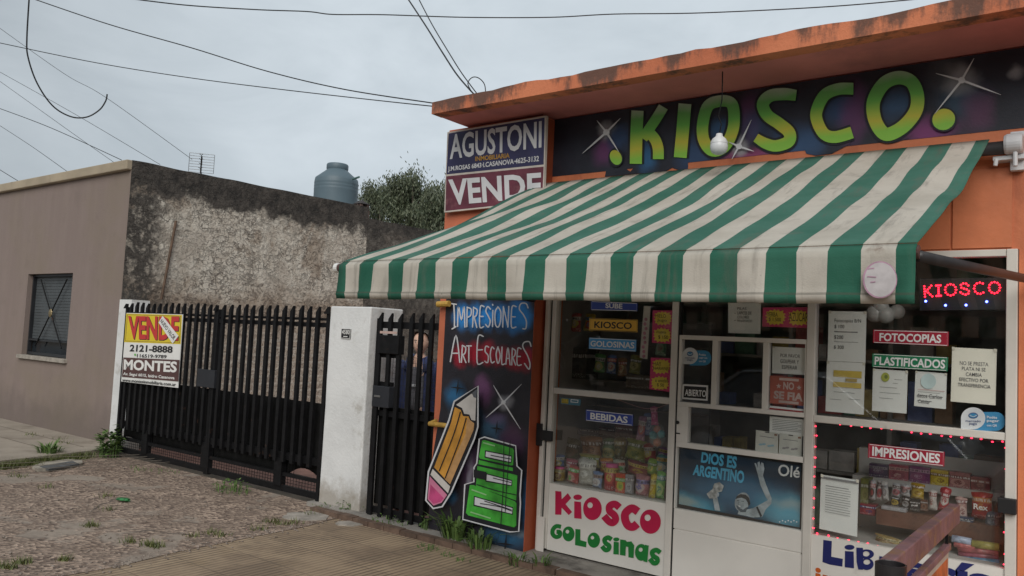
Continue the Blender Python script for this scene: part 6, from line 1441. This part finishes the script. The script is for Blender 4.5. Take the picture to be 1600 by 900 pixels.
# head with face, neck, trunk, arms with hands and legs as one skinned figure
vs = [PW(0, 0, .94), PW(0, 0, 1.10), PW(0, 0, 1.28), PW(0, 0, 1.40), PW(0, -.005, 1.47), PW(0, -.01, 1.53)]
ed = [(0, 1), (1, 2), (2, 3), (3, 4), (4, 5)]; ra = [.15*S, .15*S, .155*S, .12*S, .058*S, .055*S]
for s_ in (-1, 1):
    b = len(vs); vs += [PW(s_*.145, 0, 1.375), PW(s_*.235, .01, 1.12), PW(s_*.245, -.04, .88), PW(s_*.245, -.05, .80)]; ed += [(3, b), (b, b+1), (b+1, b+2), (b+2, b+3)]; ra += [.045*S, .040*S, .034*S, .036*S]
    h0 = b+3
    for k, (dx, ln) in enumerate(((-.028, .085), (-.009, .095), (.010, .090), (.028, .072))):
        c_ = len(vs); vs += [PW(s_*.245, -.05+dx, .765), PW(s_*.243, -.052+dx, .765-ln*.55), PW(s_*.236, -.052+dx, .765-ln)]; ed += [(h0, c_), (c_, c_+1), (c_+1, c_+2)]; ra += [.010*S, .009*S, .007*S]
    c_ = len(vs); vs += [PW(s_*.238, -.088, .79), PW(s_*.232, -.10, .745)]; ed += [(h0, c_), (c_, c_+1)]; ra += [.011*S, .009*S]
    l_ = len(vs); vs += [PW(s_*.09, 0, .88), PW(s_*.10, -.005, .50), PW(s_*.10, .015, .09), PW(s_*.105, -.10, .035)]; ed += [(0, l_), (l_, l_+1), (l_+1, l_+2), (l_+2, l_+3)]; ra += [.085*S, .058*S, .042*S, .036*S]
V, Fc = skin(vs, ed, ra, 1); bm_.add(V, Fc)
# head
hc = PW(0, -.02, 1.615); n_ = 28; hV = []; hF = []; rows = 22
for i in range(rows+1):
    a = math.pi*i/rows
    for k in range(n_):
        b = 6.28318*k/n_; x, y, z = math.sin(a)*math.sin(b), -math.sin(a)*math.cos(b), math.cos(a)
        sx, sy_, sz = .074, .095, .115
        if z < -.2: sx *= 1-.28*(-z-.2); 
        px_, pyy, pz = x*sx, y*sy_, z*sz
        if y < 0:
            f = max(0, 1-abs(x)*7)**1.2
            if -.28 < z < .12: pyy -= .026*f*(1-abs((z+.16)/.16))if abs(z+.16) < .16 else 0     # nose
            e = math.exp(-((abs(x)-.42)/.16)**2-((z-.07)/.09)**2); pyy += .010*e                    # eye sockets
            br_ = math.exp(-((z-.20)/.07)**2)*max(0, 1-abs(x)); pyy -= .005*br_                      # brow
            lp_ = math.exp(-((z+.48)/.06)**2-(x/.30)**2); pyy -= .006*lp_                            # lips
            ch = math.exp(-((z+.80)/.14)**2-(x/.3)**2); pyy -= .010*ch                               # chin
        hV.append(hc+rotm @ Vector((px_*S, pyy*S, pz*S)))
for i in range(rows):
    for k in range(n_): hF.append((i*n_+k, (i+1)*n_+k, (i+1)*n_+(k+1) % n_, i*n_+(k+1) % n_))
bm_.add(hV, hF)
for s_ in (-1, 1): bm_.ball(hc+rotm @ Vector((s_*.076*S, .01*S, -.005*S)), .024*S, 0, 10, (.35, .7, 1.25))
bm_.build('body', skinm, man, smooth=True)
m = MB()
for s_ in (-1, 1):
    m.ball(hc+rotm @ Vector((s_*.031*S, -.079*S, .008*S)), .0105*S, 0, 10, (1.15, .6, .6)); m.ball(hc+rotm @ Vector((s_*.031*S, -.0845*S, .008*S)), .0048*S, 1, 8)
    m.bar(hc+rotm @ Vector((s_*.015*S, -.090*S, .026*S)), hc+rotm @ Vector((s_*.048*S, -.082*S, .028*S)), .006*S, .006*S, 2)
m.bar(hc+rotm @ Vector((-.022*S, -.091*S, -.056*S)), hc+rotm @ Vector((.022*S, -.091*S, -.056*S)), .004*S, .005*S, 3)
m.build('face', [M('eye_white', (.6, .58, .55), .3), ink_black, hairm, M('lips', (.30, .12, .10), .5)], man, smooth=True)
m = MB(); hv = []; hf = []
for i in range(13):
    a = math.pi*.62*i/12
    for k in range(24):
        b = 6.28318*k/24; x, y, z = math.sin(a)*math.sin(b), -math.sin(a)*math.cos(b), math.cos(a)
        if y < .15: z = max(z, .93-.42*max(0, y+.1)/.25-.25*abs(x)**3)
        j_ = 1.05+.03*noise.noise(Vector((x*5, y*5, z*5))); hv.append(hc+rotm @ Vector((x*.077*S*j_, y*.098*S*j_+.006, z*.117*S*j_)))
for i in range(12):
    for k in range(24): hf.append((i*24+k, (i+1)*24+k, (i+1)*24+(k+1) % 24, i*24+(k+1) % 24))
m.add(hv, hf); m.build('hair', hairm, man, smooth=True)
m = MB(); V, Fc = skin([PW(0, 0, .92), PW(0, 0, 1.10), PW(0, 0, 1.30), PW(0, 0, 1.42)], [(0, 1), (1, 2), (2, 3)], [.165*S, .165*S, .17*S, .115*S], 2); m.add(V, Fc)
m.build('jumper', jump, man, smooth=True)
m = MB()
q = [PW(.03, -.172, 1.19), PW(-.03, -.176, 1.185), PW(.0, -.17, 1.15)]
m.bar(PW(-.045, -.176, 1.205), PW(.045, -.176, 1.205), .012, .028*S); m.build('chest_print', M('print_white', (.55, .57, .6), .6), man)
# open jacket: back and side shell, front left open a hand's width
m = MB(); jv = []; nz_, na = 12, 26
for j in range(nz_+1):
    z = .84+.62*j/nz_; rx = .215 if z < 1.36 else .215-(z-1.36)*1.1; ry = .185 if z < 1.36 else .185-(z-1.36)*.8
    for k in range(na+1):
        a = .42+(6.28318-.84)*k/na; w_ = 1+.035*noise.noise(Vector((a*2, z*6, 5)))
        jv.append(PW(math.sin(a)*rx*w_, -math.cos(a)*ry*w_, z))
jf = [(j*(na+1)+k, j*(na+1)+k+1, (j+1)*(na+1)+k+1, (j+1)*(na+1)+k) for j in range(nz_) for k in range(na)]
m.add(jv, jf)
for s_ in (-1, 1):
    V, Fc = skin([PW(s_*.12, 0, 1.39), PW(s_*.185, 0, 1.37), PW(s_*.245, .01, 1.12), PW(s_*.252, -.038, .87)], [(0, 1), (1, 2), (2, 3)], [.09*S, .088*S, .070*S, .056*S], 2); m.add(V, Fc)
    m.add([PW(s_*.055, -.155, 1.47), PW(s_*.105, -.13, 1.46), PW(s_*.125, -.165, 1.36), PW(s_*.075, -.19, 1.33)], [(0, 1, 2, 3)]); m.add([PW(s_*.055, -.155, 1.47), PW(s_*.105, -.13, 1.46), PW(s_*.09, .06, 1.50), PW(s_*.06, .05, 1.49)], [(0, 1, 2, 3)])
o = m.build('jacket', jackm, man, smooth=True); md = o.modifiers.new('solid', 'SOLIDIFY'); md.thickness = .008
m = MB()
vs = [PW(0, 0, .96), PW(.09, 0, .87), PW(.10, -.005, .5), PW(.10, .012, .10), PW(-.09, 0, .87), PW(-.10, -.005, .5), PW(-.10, .012, .10)]
V, Fc = skin(vs, [(0, 1), (1, 2), (2, 3), (0, 4), (4, 5), (5, 6)], [.165*S, .11*S, .078*S, .068*S, .11*S, .078*S, .068*S], 2); m.add(V, Fc); m.build('trousers', trous, man, smooth=True)
m = MB()
for s_ in (-1, 1): m.ball(PW(s_*.105, -.05, .045), .06*S, 0, 14, (.75, 2.1, .75))
m.build('shoes', ink_black, man, smooth=True)

# ================================================================== GROUND CLUTTER AND PLANTS
t = thing('inspection_cover', 'grey rectangular inspection cover in a broken cement collar', 'cover', tuple(at(92, 728, z=G)))
gz = G+.012
def g3(px, py, z=gz): return at(px, py, z=z)
m = MB(); L = [g3(*p) for p in ((50, 730.5), (66, 725), (105, 719.5), (128, 721), (129, 726), (112, 730), (84, 734), (60, 736))]; m.slab([p+Vector((0, 0, .018)) for p in L], -.03, 0, Vector((0, 0, 1))); m.build('collar', M('collar_cement', (.34, .31, .26), .9, .2, 8, .4, 60), t)
m = MB(); L = [g3(*p, z=gz+.024) for p in ((62, 728.5), (113, 720), (124, 724.5), (76, 733))]; m.slab(L, -.02, 0, Vector((0, 0, 1))); m.build('lid', M('lid_grey', (.10, .105, .11), .6, .2, 12), t)
m = MB(); c_ = g3(193, 782.5); dv = Vector((.9, .35, 0)).normalized(); pv = Vector((-dv.y, dv.x, 0))
pr = [(0, .028), (.02, .036), (.10, .032), (.12, .018)]
V = []
for i, (s_, r_) in enumerate(pr):
    for k in range(12): a = 6.283*k/12; V.append(c_+dv*(s_-.06)+pv*r_*math.cos(a)+Vector((0, 0, .012+.012*math.sin(a)*(1+.4*math.sin(k*3+i)))))
m.add(V, [(i*12+k, i*12+(k+1) % 12, (i+1)*12+(k+1) % 12, (i+1)*12+k) for i in range(3) for k in range(12)]+[tuple(range(12)), tuple(range(47, 35, -1))])
tag(m.build('crushed_can', M('can_green', (.03, .16, .05), .35, .5, 30), smooth=True), 'crushed green can lying on the rough concrete drive', 'can')
wa = leafmat('weed_leaf', (.045, .085, .020), (.12, .20, .05)); wb = leafmat('grass_blade', (.06, .085, .02), (.16, .17, .05))
def weed(label, px, py, z, hgt, rad, n, kind='leaf', seed=0, y=None):
    rnd = random.Random(seed); b = at(px, py, z=z); m = MB()
    for i in range(n):
        a = rnd.uniform(0, 6.283); rr = rad*rnd.random()**.6; o_ = b+Vector((math.cos(a)*rr, math.sin(a)*rr*.7, 0))
        if kind == 'blade':
            hh = hgt*rnd.uniform(.5, 1.1); ln = Vector((math.cos(a), math.sin(a), 0))*hh*rnd.uniform(.2, .9); w = Vector((-math.sin(a), math.cos(a), 0))*hgt*rnd.uniform(.035, .06)
            p1 = o_+ln*.35+Vector((0, 0, hh*.65)); p2 = o_+ln+Vector((0, 0, hh*rnd.uniform(.6, .95)))
            m.add([o_-w*.7, o_+w*.7, p1+w, p1-w, p2], [(0, 1, 2, 3), (3, 2, 4)])
        else:
            hh = hgt*rnd.uniform(.15, 1.0)*(1-.4*rr/rad); c = o_+Vector((0, 0, hh)); d = Vector((math.cos(a+rnd.gauss(0, .8)), math.sin(a+rnd.gauss(0, .8)), rnd.uniform(-.3, .6))).normalized()
            l = hgt*rnd.uniform(.16, .34); sd_ = d.cross(Vector((0, 0, 1))).normalized()*l*.30
            m.add([c, c+d*l*.45+sd_+Vector((0, 0, l*.06)), c+d*l, c+d*l*.45-sd_+Vector((0, 0, l*.06))], [(0, 1, 2, 3)])
            if i % 3 == 0: w = Vector((.003, .002, 0)); m.add([o_-w, o_+w, c+w, c-w], [(0, 1, 2, 3)])
    return tag(m.build('weed', wb if kind == 'grass' else wa), label, 'weed', 'weeds along the walls')
weed('tall leafy weed growing at the foot of the slim gate post', 170, 714, G, .40, .15, 150, 'leaf', 1)
weed('grass tuft at the edge of the pale paving', 76, 716, G, .22, .14, 90, 'blade', 2)
weed('long-leaved weed clump at the foot of the mural pier', 712, 842, G+.03, .24, .13, 80, 'blade', 3)
weed('broad-leaved weed clump right of the long-leaved one under the books', 748, 856, G+.03, .17, .12, 60, 'blade', 4)
weed('green weed in front of the driveway gate', 362, 769, G, .14, .22, 110, 'leaf', 5)
weed('leafy weed at the base of the white pillar corner', 548, 800, G, .13, .15, 90, 'leaf', 6)
weed('weed climbing between the white pillar and the narrow gate', 575, 786, G, .30, .09, 60, 'leaf', 7)
weed('flat weed along the kerb before the narrow gate', 612, 818, G+.02, .08, .20, 90, 'leaf', 8)
weed('small upright weed at the left foot of the mural pier', 664, 828, G+.03, .16, .05, 30, 'leaf', 9)
weed('weed on the cement by the mural corner', 808, 882, G, .11, .10, 40, 'blade', 10)
weed('small weed on the cement below the crimson lettering', 845, 890, G, .13, .06, 34, 'blade', 11)
weed('small weed beside the driveway gate post', 508, 797, G, .07, .14, 60, 'leaf', 12)
weed('weed patch in the tile joint near the kerb', 668, 858, G, .05, .11, 60, 'leaf', 13)
weed('second low weed patch in the tile joint right of the first', 697, 868, G, .04, .08, 40, 'leaf', 14)
weed('third low weed patch in the tile joint', 722, 877, G, .035, .07, 26, 'leaf', 15)
weed('low weed on the drive in front of the left gate leaf', 220, 735, G, .06, .2, 50, 'leaf', 16)
weed('thin weed by the middle of the left gate leaf', 262, 739, G, .05, .18, 34, 'leaf', 17)
# scattered moss and grass on the drive and along the paving edge
rnd = random.Random(21); m = MB()
spots = [(2.4*i, 731.5-.135*2.4*i+1.5*rnd.random(), 26 if noise.noise(Vector((i*.3, 0, 0))) > -.12 else 8) for i in range(58)]+[(110, 712, 10), (130, 709, 12), (148, 706, 10), (140, 822, 26), (232, 853, 34), (245, 856, 26), (205, 848, 18), (330, 834, 14), (345, 838, 12), (300, 838, 10), (425, 816, 18), (442, 820, 16), (460, 818, 12), (405, 828, 10), (170, 797, 10), (35, 880, 30), (12, 888, 30), (58, 730, 14), (100, 876, 22), (72, 762, 10), (165, 776, 12), (90, 686, 8), (50, 680, 12), (98, 692, 8), (486, 805, 10), (655, 830, 10), (690, 838, 9), (770, 862, 10), (790, 872, 12), (580, 806, 12), (600, 812, 12), (780, 866, 12), (30, 745, 14)]
for (px, py, n) in spots:
    z = .03 if py < 700 else G
    for i in range(n*3):
        a = rnd.uniform(0, 6.283); o_ = at(px+rnd.gauss(0, 7), py+rnd.gauss(0, 1.3), z=z); hh = rnd.uniform(.015, .06)*(1.5 if py > 712 and px < 140 and py < 735 else 1); w = Vector((-math.sin(a), math.cos(a), 0))*.004; ln = Vector((math.cos(a), math.sin(a), 0))*hh*.7
        m.add([o_-w, o_+w, o_+ln+Vector((0, 0, hh))], [(0, 1, 2)])
o = m.build('grass', wb, kind='stuff')
# loose stones and grit on the drive, thicker along the tile edge
m = MB()
for i in range(420):
    p = Vector((rnd.uniform(-10.2, EX0-.1), rnd.uniform(-3.6, -.25), G+.006)); r_ = rnd.uniform(.004, .013)
    m.ball(p, r_, 0, 6, (1.3, 1, .6), .4, i)
for i in range(500):
    yy = rnd.uniform(-4.2, -.3); p = Vector((edge_x(yy)+.05+.07*noise.noise(Vector((1.3, yy*1.9, 0)))+abs(rnd.gauss(0, .10))*(-1 if rnd.random() < .75 else .5), yy, G+.003)); m.ball(p, rnd.uniform(.003, .012), 0, 6, (1.3, 1, .5), .4, i)
m.build('gravel', M('stone_chip', (.24, .20, .17), .9, .5, 40), kind='stuff')

# ================================================================== ACROSS THE STREET (what the panes mirror)
def treeline():
    rnd = random.Random(5); m = MB()
    for i in range(5200):
        x = rnd.uniform(-34, 40); y = -21-rnd.random()*3; h_ = 5.0+1.4*noise.noise(Vector((x*.22, 0, 0)))+.8*noise.noise(Vector((x*.9, 3, 0)))
        z = rnd.uniform(0, h_); p = Vector((x, y, z)); s_ = rnd.uniform(.45, 1.0)
        a = Vector((rnd.gauss(0, 1), rnd.gauss(0, 1), rnd.gauss(0, 1))).normalized(); b = a.orthogonal().normalized()
        m.add([p-a*s_, p+b*s_*.7, p+a*s_, p-b*s_*.7], [(0, 1, 2, 3)])
    return m.build('treeline', M('street_foliage', (.045, .060, .03), .8, .4, 1.2), kind='stuff')
treeline()

# a car parked at the kerb behind the camera, seen mirrored in the shop glass
t = thing('parked_car', 'silver-grey parked car mirrored in the right shop window', 'car', (-3.6, -7.0, G-.1))
cx0, cy0, cz0 = -3.6, -7.0, G-.10
def shell(prof, hw, m_, mats, name, taper=0, bevel=.05):
    mm = MB(); L = len(prof)
    A_ = [(cx0+p[0], cy0-hw*(1-taper*max(0, p[1]-.85)), cz0+p[1]) for p in prof]; B_ = [(cx0+p[0], cy0+hw*(1-taper*max(0, p[1]-.85)), cz0+p[1]) for p in prof]
    mm.add(A_+B_, [tuple(range(L)), tuple(range(2*L-1, L-1, -1))]+[(i, L+i, L+(i+1) % L, (i+1) % L) for i in range(L)]); return mm.build(name, mats, t, bevel=bevel)
silverp = M('car_silver', (.42, .44, .46), .25, .03, 2, metal=.6); carglass = M('car_glass', (.02, .025, .03), .05)
shell([(-2.1, .30), (2.1, .30), (2.12, .55), (1.9, .78), (1.0, .90), (-1.3, .95), (-2.0, .88), (-2.14, .6)], .84, 0, silverp, 'body')
shell([(-1.55, .93), (1.05, .90), (.35, 1.40), (-.2, 1.46), (-.9, 1.42)], .78, 0, carglass, 'windows', .35, .03)
shell([(.36, 1.41), (-.2, 1.475), (-.92, 1.43), (-.85, 1.47), (-.2, 1.50), (.30, 1.45)], .62, 0, silverp, 'roof', 0, .02)
for (a, b) in (((1.05, .90), (.36, 1.42)), ((-.15, .93), (-.22, 1.46)), ((-1.55, .94), (-.9, 1.43))):
    for sgn_ in (-1, 1):
        mm = MB(); mm.bar((cx0+a[0], cy0+sgn_*.785, cz0+a[1]), (cx0+b[0], cy0+sgn_*.64, cz0+b[1]), .05, .05); mm.build('pillar', silverp, t)
for wx in (-1.35, 1.3):
    for sgn_ in (-1, 1):
        mm = MB(); mm.lathe([(0, -.09), (.30, -.09), (.32, -.06), (.32, .06), (.30, .09), (0, .09)], (cx0+wx, cy0+sgn_*.78, cz0+.31), 0, 24, (0, 1, 0)); w_ = mm.build('wheel', ink_black, t); mark(w_)
        mm = MB(); mm.lathe([(0, -.02), (.20, -.02), (.21, .0), (0, .03)], (cx0+wx, cy0+sgn_*.87, cz0+.31), 0, 20, (0, sgn_, 0)); mm.build('rim', silverp, w_)
for sgn_ in (-1, 1):
    mm = MB(); mm.ball((cx0+2.02, cy0+sgn_*.6, cz0+.66), .11, 0, 12, (.5, 1.3, .8)); mm.build('headlight', M('lamp_glass', (.7, .72, .74), .1), t, smooth=True)
    mm = MB(); mm.ball((cx0-2.06, cy0+sgn_*.62, cz0+.72), .10, 0, 12, (.4, 1.3, .9)); mm.build('tail_light', M('lamp_red', (.35, .02, .02), .2), t, smooth=True)

# repeats of one kind share a group phrase
for stem_, phrase in (('window_sign', 'printed signs on the shop glass'), ('paper_notice', 'paper notices taped behind the glass'), ('price_card', 'pink and yellow price cards'), ('payment_sticker', 'payment stickers on the glass'),
                      ('accessory_card', 'accessory cards in the low door pane'), ('goods_box', 'boxes behind the snack window'), ('hanging_pack', 'packets hung behind the glass'), ('yellow_bar', 'yellow bars on the mural pier'), ('sweet_packet', 'packets on the shop shelves')):
    for o in list(COL.objects):
        if o.name.split('.')[0] == stem_ and o.parent is None and not o.get('group'): o['group'] = phrase
